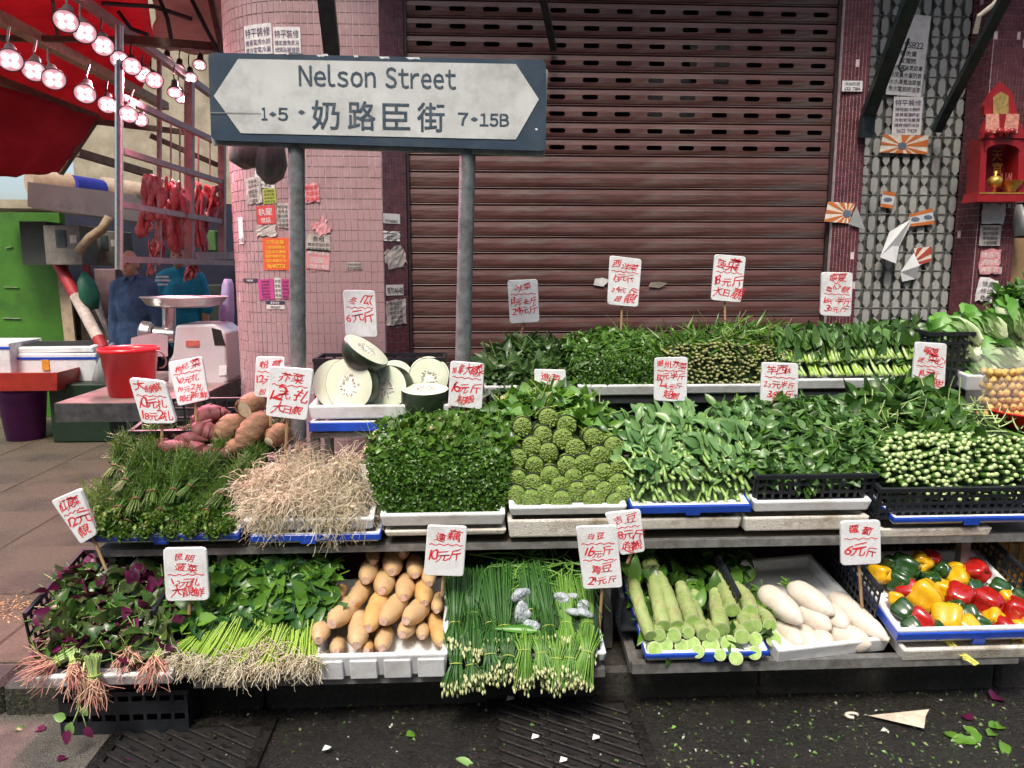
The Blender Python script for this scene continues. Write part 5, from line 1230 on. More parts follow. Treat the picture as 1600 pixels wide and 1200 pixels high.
# white radishes
m_dk = M('radish_white', (.66, .58, .47), .42, .08, 14, .25, col2=(.74, .68, .60), stain=(.42, .30, .18), stain_scale=9, stain_amt=.5, bscale=50)
DP = prof(.5, .82, .95, 1, 1, 1, .98, .95, .9, .82, .68, .45, .12)
rad_ = [((60, 770), (215, 905), 62), ((190, 820), (325, 955), 66), ((305, 850), (392, 925), 58), ((400, 830), (645, 915), 76), ((200, 690), (395, 812), 66), ((390, 680), (482, 805), 66), ((400, 600), (755, 885), 70), ((-40, 575), (215, 775), 74), ((140, 545), (415, 718), 74)]
for k, (a, b_, r) in enumerate(rad_):
    lift = .035 + .02 * k / 3; p = F1(1200 + a[0] / 4, 780 + a[1] / 4, lift + .02); q = F1(1200 + b_[0] / 4, 780 + b_[1] / 4, lift); p = away(p, .10); rad = r / 4 / PPM(q) * 1.1
    o, _ = tuber('white_radish', 'white radish in the upper layer of its foam tray' if k > 5 else 'white radish in the lower layer at the front of its tray', 'radish', 'white radishes in the foam tray', p, q, rad, DP, [m_dk], bend=random.uniform(-.04, .04), n=22, seg=20, nz=.008)
    if k in (7, 8):
        n = 14; lf = MB(); lf.strands(np.zeros((n, 3, 3)) + np.linspace(0, 1, 3)[None, :, None] * unit(RG.normal(0, .6, (n, 1, 3)) + [-.6, .2, .6]) * RG.uniform(.03, .05, (n, 1, 1)), .003, 5, 0, RG.uniform(0, 1, n)); lf.build('stem_stub', [S_grn], o, smooth=True)

# bell peppers
def pepper_mesh(seed, mat):
    b = MB(); n = 16; t = np.linspace(0, 1, n); rr = np.array([.25, .62, .85, .96, 1, 1, .99, .97, .95, .92, .88, .83, .76, .66, .5, .2]); L = 2.15
    path = np.stack([np.zeros(n), np.zeros(n), -1.05 + t * L + np.where(t < .1, .12 * (1 - t / .1), 0) - np.where(t > .93, (t - .93) * 3, 0)], 1); b.tube(path, rr, 32, 0, True, lobes=4, lobe_amt=.12)
    b.tube([(0, 0, -.98), (.02, 0, -1.15), (.1, .04, -1.3)], [.16, .09, .11], 8, 1); return b.mesh('pepper', [mat, S_grn], True)
PC = {'yellow': M('pepper_yellow', (.70, .36, .008), .16, .08, 4, coat=.5, col2=(.75, .44, .012)), 'red': M('pepper_red', (.36, .006, .008), .16, .15, 4, coat=.5, col2=(.45, .02, .012)), 'green': M('pepper_green', (.012, .05, .01), .18, .2, 4, coat=.5, col2=(.03, .09, .02))}
pm = {c_: [pepper_mesh(k, PC[c_]) for k in range(2)] for c_ in PC}
m_net = M('yellow_net', (.75, .70, .10), .5, .1, 30, alpha=.75)
peps = [('yellow', 700, 470, 66), ('green', 760, 395, 44), ('red', 1020, 372, 55), ('yellow', 955, 400, 72), ('green', 860, 425, 84), ('green', 1085, 445, 55), ('yellow', 1180, 440, 50), ('red', 1300, 455, 78), ('green', 830, 520, 74), ('yellow', 1190, 500, 72), ('yellow', 800, 620, 45), ('green', 1020, 510, 62), ('red', 880, 570, 74), ('green', 1280, 565, 62), ('yellow', 1090, 560, 60), ('green', 850, 700, 72), ('green', 1260, 730, 66), ('yellow', 1410, 745, 62), ('yellow', 985, 605, 98), ('red', 1190, 612, 86), ('red', 1372, 645, 88), ('red', 950, 765, 84), ('yellow', 1122, 752, 98), ('red', 1560, 705, 88), ('green', 1450, 560, 60), ('yellow', 1490, 620, 50), ('green', 1560, 620, 55), ('yellow', 1640, 800, 70), ('green', 900, 800, 60), ('green', 1050, 820, 60), ('yellow', 1250, 800, 70), ('green', 1330, 790, 60), ('red', 1470, 800, 70), ('yellow', 1560, 810, 66), ('green', 1180, 680, 60)]
for k, (c_, x, y, r) in enumerate(peps):
    p = F1(1200 + x / 4, 780 + y / 4, .085 + .02 * (y > 590)); rad = r / 4 / PPM(p) * 1.0; d = unit(np.array([random.gauss(.4, .5), -.8, random.gauss(-.1, .3)]))
    m = mtx(p, d, s=rad, roll=random.uniform(0, 6)) @ Matrix.Rotation(PI / 2, 4, 'Y')
    inst('bell_pepper', ('glossy %s bell pepper at the front of the pepper tray' if y > 590 else 'glossy %s bell pepper towards the back of the pepper tray') % c_, 'bell pepper', c_ + ' bell peppers', m, [('pepper', pm[c_][k % 2])])
for (pts, lab) in (([(1020, 820), (1090, 860), (1180, 940), (1270, 1005)], 'yellow net sleeve hanging over the tray front below the red pepper'), ([(1420, 715), (1320, 780), (1270, 840), (1240, 880)], 'yellow net sleeve lying across the tray rim between the peppers'), ([(1500, 800), (1560, 840), (1590, 930), (1597, 990)], 'yellow net sleeve hanging over the tray front at the stall end')):
    b = MB(); P_ = np.array([F1(1200 + x / 4, 780 + y / 4, .05) for x, y in pts]); P_[:, 1] -= .03; tt = np.linspace(0, 3, 10); pa = np.stack([np.interp(tt, range(4), P_[:, i]) for i in range(3)], 1)
    for q in range(9):
        w_ = .006 + .016 * abs(math.sin(q * 1.3 + len(lab))); b.strands((pa + RG.normal(0, w_ * .35, (10, 3)))[None], .0012, 4, 0)
    b.poly(np.concatenate([pa + [.009, 0, .004], (pa - [.009, 0, .004])[::-1]])); tag(b.build('net_sleeve', m_net), lab, 'net')
for (pts, w_, lab) in (([(1470, 640), (1485, 760), (1490, 900)], .03, 'green leek leaf drooping over the front of the pepper tray'), ([(1240, 490), (1350, 560), (1470, 640)], .02, 'green leek leaf lying across the peppers')):
    P_ = np.array([F1(1200 + x / 4, 780 + y / 4, .06) for x, y in pts]); P_[-1, 1] -= .04; b = MB(); b.leaves(P_[:1], unit(P_[-1] - P_[0])[None], np.array([[0, -1., .6]]), np.linalg.norm(P_[-1] - P_[0]), w_, .05, .15, 6, 0, .4, 'lance'); tag(b.build('leek_leaf', [L_mid], smooth=True), lab, 'leaf')

# sweet potatoes and taros
m_sp = M('sweet_potato_skin', (.10, .021, .024), .65, .3, 14, .25, col2=(.18, .045, .045), stain=(.13, .05, .04), stain_scale=8, stain_amt=.6)
SP = prof(.12, .5, .78, .93, 1, 1, .95, .82, .62, .36, .1)
P5 = lambda x, y, Y: PY(x / 4, 500 + y / 4, Y)
for k, (a, b_, r, Y) in enumerate((((870, 790), (1100, 690), 55, 3.06), ((1060, 740), (1110, 700), 40, 3.1), ((900, 780), (1120, 790), 50, 3.0), ((1110, 730), (1270, 650), 75, 3.08), ((1250, 650), (1390, 600), 70, 3.14), ((1250, 610), (1300, 550), 45, 3.25), ((1330, 580), (1340, 640), 55, 3.2), ((1240, 720), (1330, 740), 70, 3.02), ((1100, 790), (1260, 760), 50, 2.98), ((960, 830), (1240, 830), 50, 2.95), ((1230, 790), (1340, 880), 62, 2.94), ((1340, 840), (1440, 860), 45, 2.94), ((1020, 720), (1120, 740), 45, 3.05), ((860, 830), (960, 800), 40, 3.0))):
    p, q = P5(*a, Y), P5(*b_, Y + random.uniform(-.02, .02)); e = unit(q - p); rad = r / 4 / PPM(p); p = p - e * rad * .8; q = q + e * rad * .8
    tuber('sweet_potato', 'purple red sweet potato in the crate behind the dill' if Y > 3.02 else 'purple red sweet potato lying just above the dill fronds', 'sweet potato', 'sweet potatoes behind the dill', p, q, rad, SP, [m_sp], bend=random.uniform(-.12, .12), nz=.06, n=18)
m_taro = M('taro_skin', (.17, .085, .045), .8, .3, 22, .5, col2=(.30, .17, .09), stain=(.09, .045, .022), stain_scale=10, stain_amt=.7, stretch=(1, 1, 3))
m_tarc = M('taro_cut', (.62, .50, .33), .7, .15, 50, .3, col2=(.74, .64, .47))
TP = prof(.5, .72, .86, .95, 1, 1, .97, .92, .82, .66, .4)
TP2 = prof(.7, .85, .95, 1, 1, 1, 1, 1, .98, .95, .9)
for (a, b_, r, Y, pr, lab) in (((1500, 620), (1360, 760), 82, 3.02, TP, 'brown taro root with a pale cut tip beside the sweet potatoes'), ((1660, 590), (1500, 820), 85, 2.98, TP, 'ringed orange brown taro root at the middle of its heap'), ((1620, 500), (1525, 560), 70, 3.06, TP2, 'taro root with its broad pale cut face turned outward'), ((1790, 690), (1680, 760), 70, 2.97, TP, 'small brown taro root beside the sign post'), ((1500, 780), (1420, 830), 55, 2.95, TP, 'small brown taro root low in the heap above the dill')):
    tuber('taro_root', lab, 'taro', 'taro roots by the sign post', P5(*a, Y + .06), P5(*b_, Y - .03), r / 4 / PPM(P5(*b_, Y)), pr, [m_taro, m_tarc], bend=.03, nz=.035, n=22)
# ------------------------------------------------------------------ winter melons
m_rind = M('melon_rind', (.010, .022, .010), .35, .3, 12, .08, col2=(.022, .042, .02), stain=(.12, .14, .12), stain_scale=9, stain_amt=.25)
m_flesh = M('melon_flesh', (.62, .70, .50), .35, .04, 9, col2=(.72, .77, .62))
m_flin = M('melon_heart', (.74, .77, .68), .5, .05, 30, .3)
m_seed = M('melon_seed', (.34, .32, .22), .5, .2, 40)
def melon(label, c_, nrm, r, th, dome=False, spin=0):
    """slice with its cut face towards nrm"""
    nrm = unit(nrm); q = Vector(nrm).to_track_quat('Z', 'X').to_matrix().to_4x4(); t = thing('winter_melon_piece', label, 'winter melon', c_, 'winter melon pieces'); t.matrix_world = Matrix.Translation(Vector(c_)) @ q @ Matrix.Rotation(spin, 4, 'Z')
    b = MB()
    if dome: pr = [(.0, -th)] + [(r * math.sin(a), -th * math.cos(a)) for a in np.linspace(.15, PI / 2, 9)] + [(r * .985, .002)]
    else: pr = [(0, -th), (r * .94, -th), (r * .99, -th * .9), (r * 1.01, -th * .5), (r, -th * .08), (r * .985, .002)]
    b.lathe(pr, seg=40); b.build('rind', m_rind, t, smooth=True)
    b = MB(); b.lathe([(r * .982, .001), (r * .9, .0025), (r * .45, .0025)], seg=40); b.build('flesh', m_flesh, t, smooth=True)
    b = MB(); b.lathe([(r * .449, .0025), (r * .4, .0015), (r * .2, .0005), (.0, .001)], seg=30); hrt = b.build('heart', m_flin, t, smooth=True)
    s = MB(); s.lathe([(0, .004), (.0025, .003), (.0032, 0)], seg=6); s.box((0, 0, 0), (.009, .0045, .003), bev=.001); sm_ = MB(); sm_.box((0, 0, .0025), (.0095, .0048, .003), bev=.0012); me = sm_.mesh('seed', m_seed)
    for k in range(26):
        a = k / 26 * 2 * PI + random.gauss(0, .08); rr = r * random.uniform(.2, .42); o = link('seed', me, hrt); o.location = (rr * math.cos(a), rr * math.sin(a), 0); o.rotation_euler = (0, 0, a)
mk = lambda px, py, Y: PY(px, py, Y)
k_ = PPM(PY(545, 600, 3.12))
melon('winter melon slice standing upright with its seed ring facing out', mk(545, 601, 3.09), (-.42, -1, .1), 42 / k_, .07)
melon('winter melon slice half hidden behind the upright slice', mk(527, 600, 3.16), (-.1, -1, .12), 40 / k_, .05)
melon('winter melon slice in the middle leaning between two others', mk(604, 606, 3.15), (-.45, -1, .2), 36 / k_, .07)
melon('dark winter melon end piece tilted on top of the slices', mk(573, 546, 3.13), (.55, -.16, .78), 39 / k_, .10, True)
melon('winter melon end lying flat with its cut face up at the tray edge', mk(664, 608, 3.10), (0, -.12, 1), 37 / k_, .085)
melon('winter melon slice standing behind the flat end piece', mk(670, 590, 3.2), (0.1, -1, .15), 32 / k_, .06)
melon('winter melon slice with dark rind at the back before the black crate', mk(671, 585, 3.24), (.1, -.8, .5), 33 / k_, .05)
melon('pale winter melon slice at the back behind the middle slice', mk(618, 590, 3.24), (.2, -1, .4), 30 / k_, .04)

# ------------------------------------------------------------------ purple amaranth
def amar():
    P = netE([[(62, 1050, 2.40), (160, 1056, 2.39), (268, 1052, 2.40)], [(60, 1000, 2.46), (160, 1000, 2.46), (275, 1000, 2.46)], [(70, 940, 2.58), (170, 935, 2.60), (285, 945, 2.60)], [(100, 905, 2.68), (190, 890, 2.72), (295, 900, 2.72)], [(150, 885, 2.80), (220, 868, 2.85), (300, 880, 2.85)]])
    mb = MB(); core(mb, P, .04, 0)
    for n, v0, v1, L, Wd, mi, out in ((150, .1, 1, .066, .05, 1, .7), (290, .15, 1, .066, .052, 2, .7), (160, .2, 1, .066, .046, 3, .6), (60, .55, 1, .07, .055, 1, 1.3)):
        p, nn, u, v = samp(P, n, v0, v1, lump=.018)
        mb.leaves(p, rdir(n, nn, 1, out, (0, -.25, -.1)), unit(nn + RG.normal(0, .5, (n, 3))), L * RG.uniform(.6, 1.2, n), Wd * RG.uniform(.6, 1.15, n), RG.normal(.3, .35, n), .16, 5, mi, RG.beta(1.5, 1.7, n), wav=.07)
    p, nn, u, v = samp(P, 170, .1, .9, lump=.012); d = rdir(170, nn, 1, .5); tt = np.linspace(0, 1, 4); mb.strands(p[:, None] + d[:, None] * (tt[None, :, None] * .07), .0022, 4, 4, RG.uniform(0, 1, 170))
    tag(mb.build('amaranth_leaves', [M('amaranth_heart', (.02, .015, .012), .8), L_purp, L_olv, L_dark, S_grn], smooth=True), 'heap of purple and green amaranth leaves in the crate at the pavement end', 'amaranth', kind='stuff')
amar()
def root_bunch(seed, L1=.05, L2=.085, n=55, smat=None, rmat=None, nr=90):
    """stems behind the tie (x<0), roots splaying forward (x>0)"""
    rs = np.random.default_rng(seed); b = MB(); th = rs.uniform(0, 2 * PI, n); rr = np.sqrt(rs.uniform(0, 1, n)); xs = np.array([-L1, -L1 * .4, 0, .02]); sc = np.array([.024, .015, .013, .018])
    P = np.stack([np.stack([np.full(n, xs[j]), np.cos(th) * rr * sc[j], np.sin(th) * rr * sc[j]], 1) for j in range(4)], 1); b.strands(P, .0021, 5, 0, rs.uniform(0, 1, n)); st = b.mesh('stems', [smat or S_pale], True)
    r = MB(); K = 7; q = rs.integers(0, n, nr); R0 = P[q, 3] - [.008, 0, 0]; v = unit(np.stack([np.ones(nr), rs.normal(0, .32, nr), rs.normal(0, .3, nr)], 1)); PP = [R0]; ln = L2 / (K - 1) * rs.uniform(.6, 1.25, (nr, 1))
    for k in range(1, K): v = unit(v + rs.normal(0, .22, (nr, 3)) + [0, 0, -.05]); PP.append(PP[-1] + v * ln)
    r.strands(np.stack(PP, 1), np.linspace(.0024, .0007, K), 4, 0, rs.beta(1.2, 1.2, nr)); return st, r.mesh('roots', [rmat or S_rootp], True)
ab = [root_bunch(1000 + k) for k in range(3)]
bb = MB(); bb.tube(np.stack([np.zeros(25) + .003, np.cos(an25) * .0165, np.sin(an25) * .0165], 1), .0022, 6, cap=False); tie = bb.mesh('tie', m_gband, True)
for k, (a, b_, lab) in enumerate((((108, 980), (78, 1020), 'pink rooted amaranth bunch by the crate side with a pale tie'), ((172, 955), (165, 1000), 'pink rooted amaranth bunch curled in the middle of the heap'), ((210, 1010), (190, 1052), 'pink rooted amaranth bunch near the tray front beneath the price tag'), ((147, 1052), (150, 1095), 'pink rooted amaranth bunch hanging below the tray front'), ((92, 1030), (62, 1046), 'pink rooted amaranth bunch lying along the tray corner'), ((245, 1025), (232, 1058), 'pink rooted amaranth bunch beside the green spinach roots'), ((118, 1035), (120, 1062), 'pink rooted amaranth bunch low on the tray front'))):
    p = F1(*a, .06); q = F1(*b_, .055); 
    if k == 3: p = PY(147, 1052, 2.36); q = PY(150, 1095, 2.35)
    inst('amaranth_bunch', lab, 'amaranth', 'amaranth bunches with pink roots', mtx(p, q - p, (0, -.5, .8), s=1.15, roll=random.uniform(-.6, .6)), [('stems', ab[k % 3][0]), ('roots', ab[k % 3][1]), ('tie', tie)])
# sprig hanging down to the road
b = MB(); pts = np.array([PY(132, 1035, 2.36), PY(127, 1075, 2.35), PY(122, 1110, 2.34), PY(112, 1135, 2.33)]); b.tube(pts, [.003, .003, .0025, .002], 6, 0, tint=.8); pts2 = np.array([PY(124, 1100, 2.345), PY(130, 1120, 2.34), PY(136, 1140, 2.335)]); b.tube(pts2, .0018, 5, 0, tint=.6)
p = np.array([PY(112, 1128, 2.33), PY(103, 1122, 2.33), PY(132, 1118, 2.335), PY(134, 1135, 2.33), PY(108, 1140, 2.32)]); d = np.array([[-.3, -.1, -1], [-.8, -.2, .3], [.2, -.3, .8], [.4, -.2, -.8], [-.2, -.4, -.9]]); n5 = np.tile([[0, -1., .5]], (5, 1))
b.leaves(p[:3], d[:3], n5[:3], np.array([.06, .04, .04]), np.array([.034, .03, .03]), .2, .15, 5, 1, .6); b.leaves(p[3:], d[3:], n5[3:], np.array([.045, .05]), np.array([.028, .03]), .2, .15, 5, 2, .8)
tag(b.build('amaranth_sprig', [S_pale, L_lite, L_purp], smooth=True), 'loose amaranth sprig dangling from the tray towards the gutter', 'amaranth')

# ------------------------------------------------------------------ green spinach bunches
heap('spinach_leaves', 'heap of broad green spinach leaves behind the lime stems in the front tier', 'spinach',
     [[(275, 1020, 2.46), (390, 1010, 2.48), (500, 1010, 2.48)], [(285, 985, 2.50), (400, 965, 2.54), (515, 960, 2.54)], [(310, 930, 2.62), (410, 915, 2.64), (520, 920, 2.62)], [(325, 890, 2.72), (415, 880, 2.74), (520, 890, 2.72)], [(335, 866, 2.86), (420, 858, 2.88), (515, 868, 2.86)]],
     [(430, .25, 1, .075, .045, L_mid, dict(out=.6)), (420, .2, 1, .07, .042, M('leaf_spinach', (.018, .07, .018), col2=(.06, .17, .04), **G_), dict(out=.6)), (90, .3, 1, .075, .045, L_mid, dict(out=1.1)), (90, .25, 1, .06, .03, L_must, dict(out=.7, shape='lance')), (140, .15, .8, .06, .0025, S_lime, dict(strand=True, out=.5))], inset=.04, lump=.016)
def spin_bunch(seed):
    rs = np.random.default_rng(seed); b = MB(); n = 60; th = rs.uniform(0, 2 * PI, n); rr = np.sqrt(rs.uniform(0, 1, n)); xs = np.array([-.13, -.09, -.045, 0, .025]); sc = np.array([.042, .03, .024, .034, .045])
    P = np.stack([np.stack([xs[j] + rs.normal(0, .006, n), np.cos(th) * rr * sc[j] * 1.2, np.sin(th) * rr * sc[j] * .7], 1) for j in range(5)], 1); b.strands(P, np.array([.0018, .0025, .0027, .0026, .0018]), 5, 0, rs.uniform(0, 1, n)); st = b.mesh('stems', [S_lime], True)
    r = MB(); nr = 170; K = 6; q = rs.integers(0, n, nr); v = unit(np.stack([np.ones(nr), rs.normal(0, .6, nr), rs.normal(0, .4, nr)], 1)); PP = [P[q, 4] - [.012, 0, 0]]; ln = .075 / (K - 1) * rs.uniform(.4, 1.1, (nr, 1))
    for k in range(1, K): v = unit(v + rs.normal(0, .33, (nr, 3)) + [0, 0, -.1]); PP.append(PP[-1] + v * ln)
    r.strands(np.stack(PP, 1), np.linspace(.0018, .0007, K), 3, 0, rs.uniform(0, 1, nr)); return st, r.mesh('roots', [S_root], True)
sbm = [spin_bunch(1100 + k) for k in range(3)]
for k, (a, b_) in enumerate((((318, 985), (272, 1035)), ((335, 985), (300, 1040)), ((352, 992), (322, 1042)), ((372, 992), (348, 1040)), ((392, 985), (375, 1034)), ((410, 975), (398, 1026)), ((432, 968), (420, 1018)), ((450, 975), (440, 1026)), ((470, 990), (462, 1036)), ((482, 1000), (478, 1040)), ((390, 1005), (360, 1046)), ((430, 1005), (415, 1046)))):
    p = F1(*a, .065); q = F1(*b_, .05); pos = p + (q - p) * .72
    inst('spinach_bunch', 'lime stemmed spinach bunch with beige roots at the %s' % ('amaranth end' if k < 3 else 'lotus end' if k in (8, 9) else 'front middle'), 'spinach', 'spinach bunches with roots', mtx(pos, q - p, (0, -.5, .8), s=random.uniform(.95, 1.1), roll=random.uniform(-.3, .3)), [('stems', sbm[k % 3][0]), ('roots', sbm[k % 3][1])])

# ------------------------------------------------------------------ flowering chives
def chive(top, band, end, lab, lite, n=78, w=.032):
    p0, p1, p2 = [F1(680 + x / 4, 780 + y / 4, .06) for x, y in (top, band, end)]
    if end[1] > 960: p2 = PY(680 + end[0] / 4, 780 + end[1] / 4, 2.38); p1 = PY(680 + band[0] / 4, 780 + band[1] / 4, 2.41)
    ctr = p1; K = 8; th = RG.uniform(0, 2 * PI, n); rr = np.sqrt(RG.uniform(0, 1, n)); d = unit(p2 - p0); u, v = frame(d); nodes = [p0, p0 * .6 + p1 * .4, p0 * .25 + p1 * .75, p1, p1 * .6 + p2 * .4, p1 * .3 + p2 * .7, p2, p2 + (p2 - p1) * .02]
    sc = np.array([1.5, 1.2, .85, .62, .9, 1.15, 1.35, 1.4]) * w; P = np.zeros((n, K, 3)); bulge = np.array([0, .012, .012, 0, .006, .004, 0, 0])
    dl_ = RG.normal(0, .012, n)
    for j in range(K): P[:, j] = nodes[j] - ctr + np.outer(np.cos(th) * rr * sc[j], u) + np.outer(np.sin(th) * rr * sc[j] * .7, v) + np.array([0, -.5, .8]) * bulge[j] + np.outer(dl_ * (j > 4) + RG.normal(0, .02, n) * (j == 0), d)
    t = thing('chive_bunch', lab, 'chives', ctr, 'flowering chive bunches')
    b = MB(); b.strands(P, .0021 if not lite else .0026, 5, 0, RG.uniform(0, 1, n)); stm = b.build('stems', [S_grn if lite else S_chv], t, smooth=True)
    e = MB(); q = np.stack([P[:, -1] - np.outer(np.ones(n) * .004, d), P[:, -1] + np.outer(np.ones(n) * .004, d), P[:, -1] + np.outer(np.ones(n) * .012, d)], 1); e.strands(q, np.array([.0024, .0042, .0018]), 6, 0, RG.uniform(0, 1, n) * (1 if lite else .75), cap=True); o = e.build('buds', [S_bud], stm, smooth=True); o['kind'] = 'stuff'
    an = np.linspace(0, 2 * PI, 25); bd = MB(); bd.tube(np.outer(np.cos(an), u) * w * .66 + np.outer(np.sin(an), v) * w * .48, .0018, 5, cap=False); bd.build('tie', m_gband, t, smooth=True)
chv = [((130, 500), (125, 780), (115, 920), 0), ((235, 480), (235, 720), (235, 955), 0), ((300, 460), (350, 780), (340, 920), 0), ((420, 430), (430, 800), (450, 905), 0), ((560, 430), (590, 700), (570, 870), 0), ((640, 420), (710, 800), (700, 905), 0), ((800, 520), (820, 780), (820, 910), 1), ((900, 540), (950, 780), (930, 950), 1),
       ((120, 900), (130, 1030), (115, 1170), 0), ((220, 900), (230, 1040), (240, 1120), 0), ((345, 880), (345, 975), (370, 1110), 0), ((450, 880), (460, 990), (425, 1065), 0), ((548, 860), (560, 950), (545, 1130), 1), ((650, 880), (665, 970), (680, 1080), 1), ((750, 900), (755, 1000), (740, 1150), 1), ((850, 900), (840, 1000), (830, 1100), 1), ((965, 850), (950, 960), (912, 1140), 1)]
for k, (a, b_, c_, lt) in enumerate(chv):
    chive(a, b_, c_, ('dark green flowering chive bunch ' if not lt else 'light green flowering chive bunch ') + ('hanging over the tray front' if k > 7 else 'high on the tray') + (' beside the lotus box' if k in (0, 8) else ' beside the bean price tag' if k in (7, 16) else ''), lt)
hp = MB(); n = 500; P = netE([[(705, 1030, 2.42), (820, 1032, 2.42), (935, 1025, 2.42)], [(702, 960, 2.56), (820, 955, 2.57), (935, 950, 2.57)], [(705, 900, 2.72), (820, 890, 2.75), (930, 895, 2.75)], [(710, 870, 2.86), (820, 862, 2.88), (925, 868, 2.88)]]); core(hp, P, .01, 0)
n = 1100; p, nn, u, v = samp(P, n, .42, 1, lump=.006); d = unit(RG.normal(0, .16, (n, 3)) + np.array([0, -.8, -.45])); tt = np.linspace(0, 1, 5); hp.strands(p[:, None] + nn[:, None] * .004 + d[:, None] * (tt[None, :, None] * RG.uniform(.08, .16, (n, 1, 1))), .0021, 4, 1, RG.uniform(0, 1, n))
tag(hp.build('chive_stems', [S_in, S_chv], smooth=True), 'loose dark green chive stems lying between the tied bunches', 'chives', kind='stuff')
b = MB(); n = 46; K = 9; c0 = np.array([F1(680 + RG.uniform(470, 880) / 4, 780 + RG.uniform(330, 520) / 4, .075) for _ in range(n)]); a0 = RG.uniform(0, 2 * PI, n); cur = RG.normal(0, 5, n); Pq = [c0]; 
for k in range(1, K): a0 = a0 + cur * .06; Pq.append(Pq[-1] + np.stack([np.cos(a0), np.sin(a0) * .55, np.sin(a0) * .3], 1) * .022)
b.strands(np.stack(Pq, 1), np.array([.001, .0028, .003, .003, .003, .003, .003, .0028, .001]), 6, 0, RG.uniform(0, 1, n)); tag(b.build('long_beans', [S_grn], smooth=True), 'tangle of thin green beans lying behind the chives', 'beans', kind='stuff')
m_ice = M('ice', (.58, .64, .66), .22, .1, 30, 1.0, bscale=90, spec=.6, transmission=.35)
for k, (x, y, r, lab) in enumerate(((530, 600, (.03, .02, .03), 'lump of crushed ice high among the chives'), (555, 720, (.028, .018, .035), 'lump of crushed ice in the middle of the chives'), (600, 790, (.022, .014, .018), 'small lump of crushed ice below a drooping leaf'), (820, 620, (.035, .02, .02), 'flat lump of crushed ice below the beans'), (905, 700, (.036, .022, .03), 'round lump of crushed ice beside the bean price tag'))):
    o = link('ice_lump', blob(1200 + k, r, .34, 14, [m_ice], 'ice_lump')); o.location = [float(q) for q in F1(680 + x / 4, 780 + y / 4, .088)]; tag(o, lab, 'ice', 'ice lumps on the chives')
b = MB(); p = F1(680 + 640 / 4, 780 + 825 / 4, .1); q = F1(680 + 340 / 4, 780 + 795 / 4, .1); b.leaves(p[None], (q - p)[None], np.array([[0, -.7, .7]]), np.linalg.norm(q - p) * 1.0, .03, .1, .3, 7, 0, .5, 'lance'); tag(b.build('fallen_leaf', [M('leaf_bright', (.045, .20, .012), col2=(.09, .29, .025), **G_)], smooth=True), 'bright green pointed leaf lying across the chives', 'leaf')

# ------------------------------------------------------------------ scraps in the gutter
db = MB(); n = 760
px = np.concatenate([RG.uniform(960, 1620, 540), RG.uniform(330, 960, 220)]); py = np.concatenate([1080 + 120 * RG.uniform(0, 1, 540) ** .9, 1085 + 110 * RG.uniform(0, 1, 220) ** 1.6]); pos = np.array([PZ(a, b_, .006) for a, b_ in zip(px, py)])
ang = RG.uniform(0, 2 * PI, n); L = RG.gamma(2., .003, n) + .003
db.leaves(pos, np.stack([np.cos(ang), np.sin(ang), RG.normal(0, .15, n)], 1), unit(RG.normal(0, .25, (n, 3)) + [0, 0, 1]), L, L * RG.uniform(.4, .9, n), .2, .2, 2, np.repeat(RG.choice([0, 0, 1, 1, 2], n), 4), RG.uniform(0, 1, n))
tag(db.build('vegetable_scraps', [M('scrap_green', (.10, .16, .04), .6, .4, 200, col2=(.3, .36, .14)), S_grn, M('scrap_white', (.42, .42, .36), .6)]), 'tiny chopped vegetable scraps scattered over the wet gutter', 'vegetable scraps', kind='stuff')
def ground_leaf(px, py, L, Wd, ang, mat, lab, name='fallen_leaf', curl=.3):
    p = PZ(px, py, .008); b = MB(); b.leaves(np.zeros((1, 3)), np.array([[math.cos(ang), math.sin(ang), .08]]), np.array([[0, -.3, 1.]]), L, Wd, curl, .2, 6, 0, .7, wav=.05); o = b.build(name, [mat], smooth=True); o.location = [float(x) for x in p]; tag(o, lab, 'leaf', 'leaves fallen in the gutter')
ground_leaf(70, 1140, .05, .03, 2.9, L_purp, 'purple fallen leaf on the kerb beside the dangling sprig')
ground_leaf(22, 1140, .04, .025, .3, L_dark, 'dark green fallen leaf on the ground at the photo edge')
ground_leaf(40, 1115, .06, .02, .6, L_lite, 'curled pale green fallen leaf at the kerb edge')
ground_leaf(90, 1190, .05, .03, 1.2, L_purp, 'purple fallen leaf beside the first drain grate')
ground_leaf(185, 1192, .05, .022, .4, L_purp, 'purple fallen leaf lying on the first drain grate')
ground_leaf(712, 1185, .08, .025, -.5, L_lite, 'pale green fallen leaf between the two drain grates')
ground_leaf(635, 1150, .04, .03, .5, L_mid, 'small green fallen leaf on the wet road between the grates')
ground_leaf(1550, 1092, .07, .06, .4, L_purp, 'large purple leaf fallen in the gutter below the peppers')
ground_leaf(1520, 1125, .05, .04, 2., L_purp, 'small purple leaf beside the green leaf pile in the gutter')
for k in range(9): ground_leaf(1495 + k * 9 + random.uniform(-6, 6), 1135 + random.uniform(0, 28), .07, .035, random.uniform(0, 6), L_mid, 'green leaf in the small fallen pile below the peppers')
b = MB(); p = [PZ(1355, 1118, .01), PZ(1452, 1108, .03), PZ(1446, 1124, .012), PZ(1444, 1138, .02)]; b.poly([p[0], p[2] + [0, 0, .012], p[1]]); b.poly([p[0] + [0, 0, .001], p[3], p[2] + [0, 0, .013]]); tag(b.build('paper_wrapper', M('cream_paper', (.6, .52, .4), .7, .15, 30, stain=(.2, .09, .03), stain_scale=14)), 'folded cream paper wrapper lying in the wet gutter', 'paper')
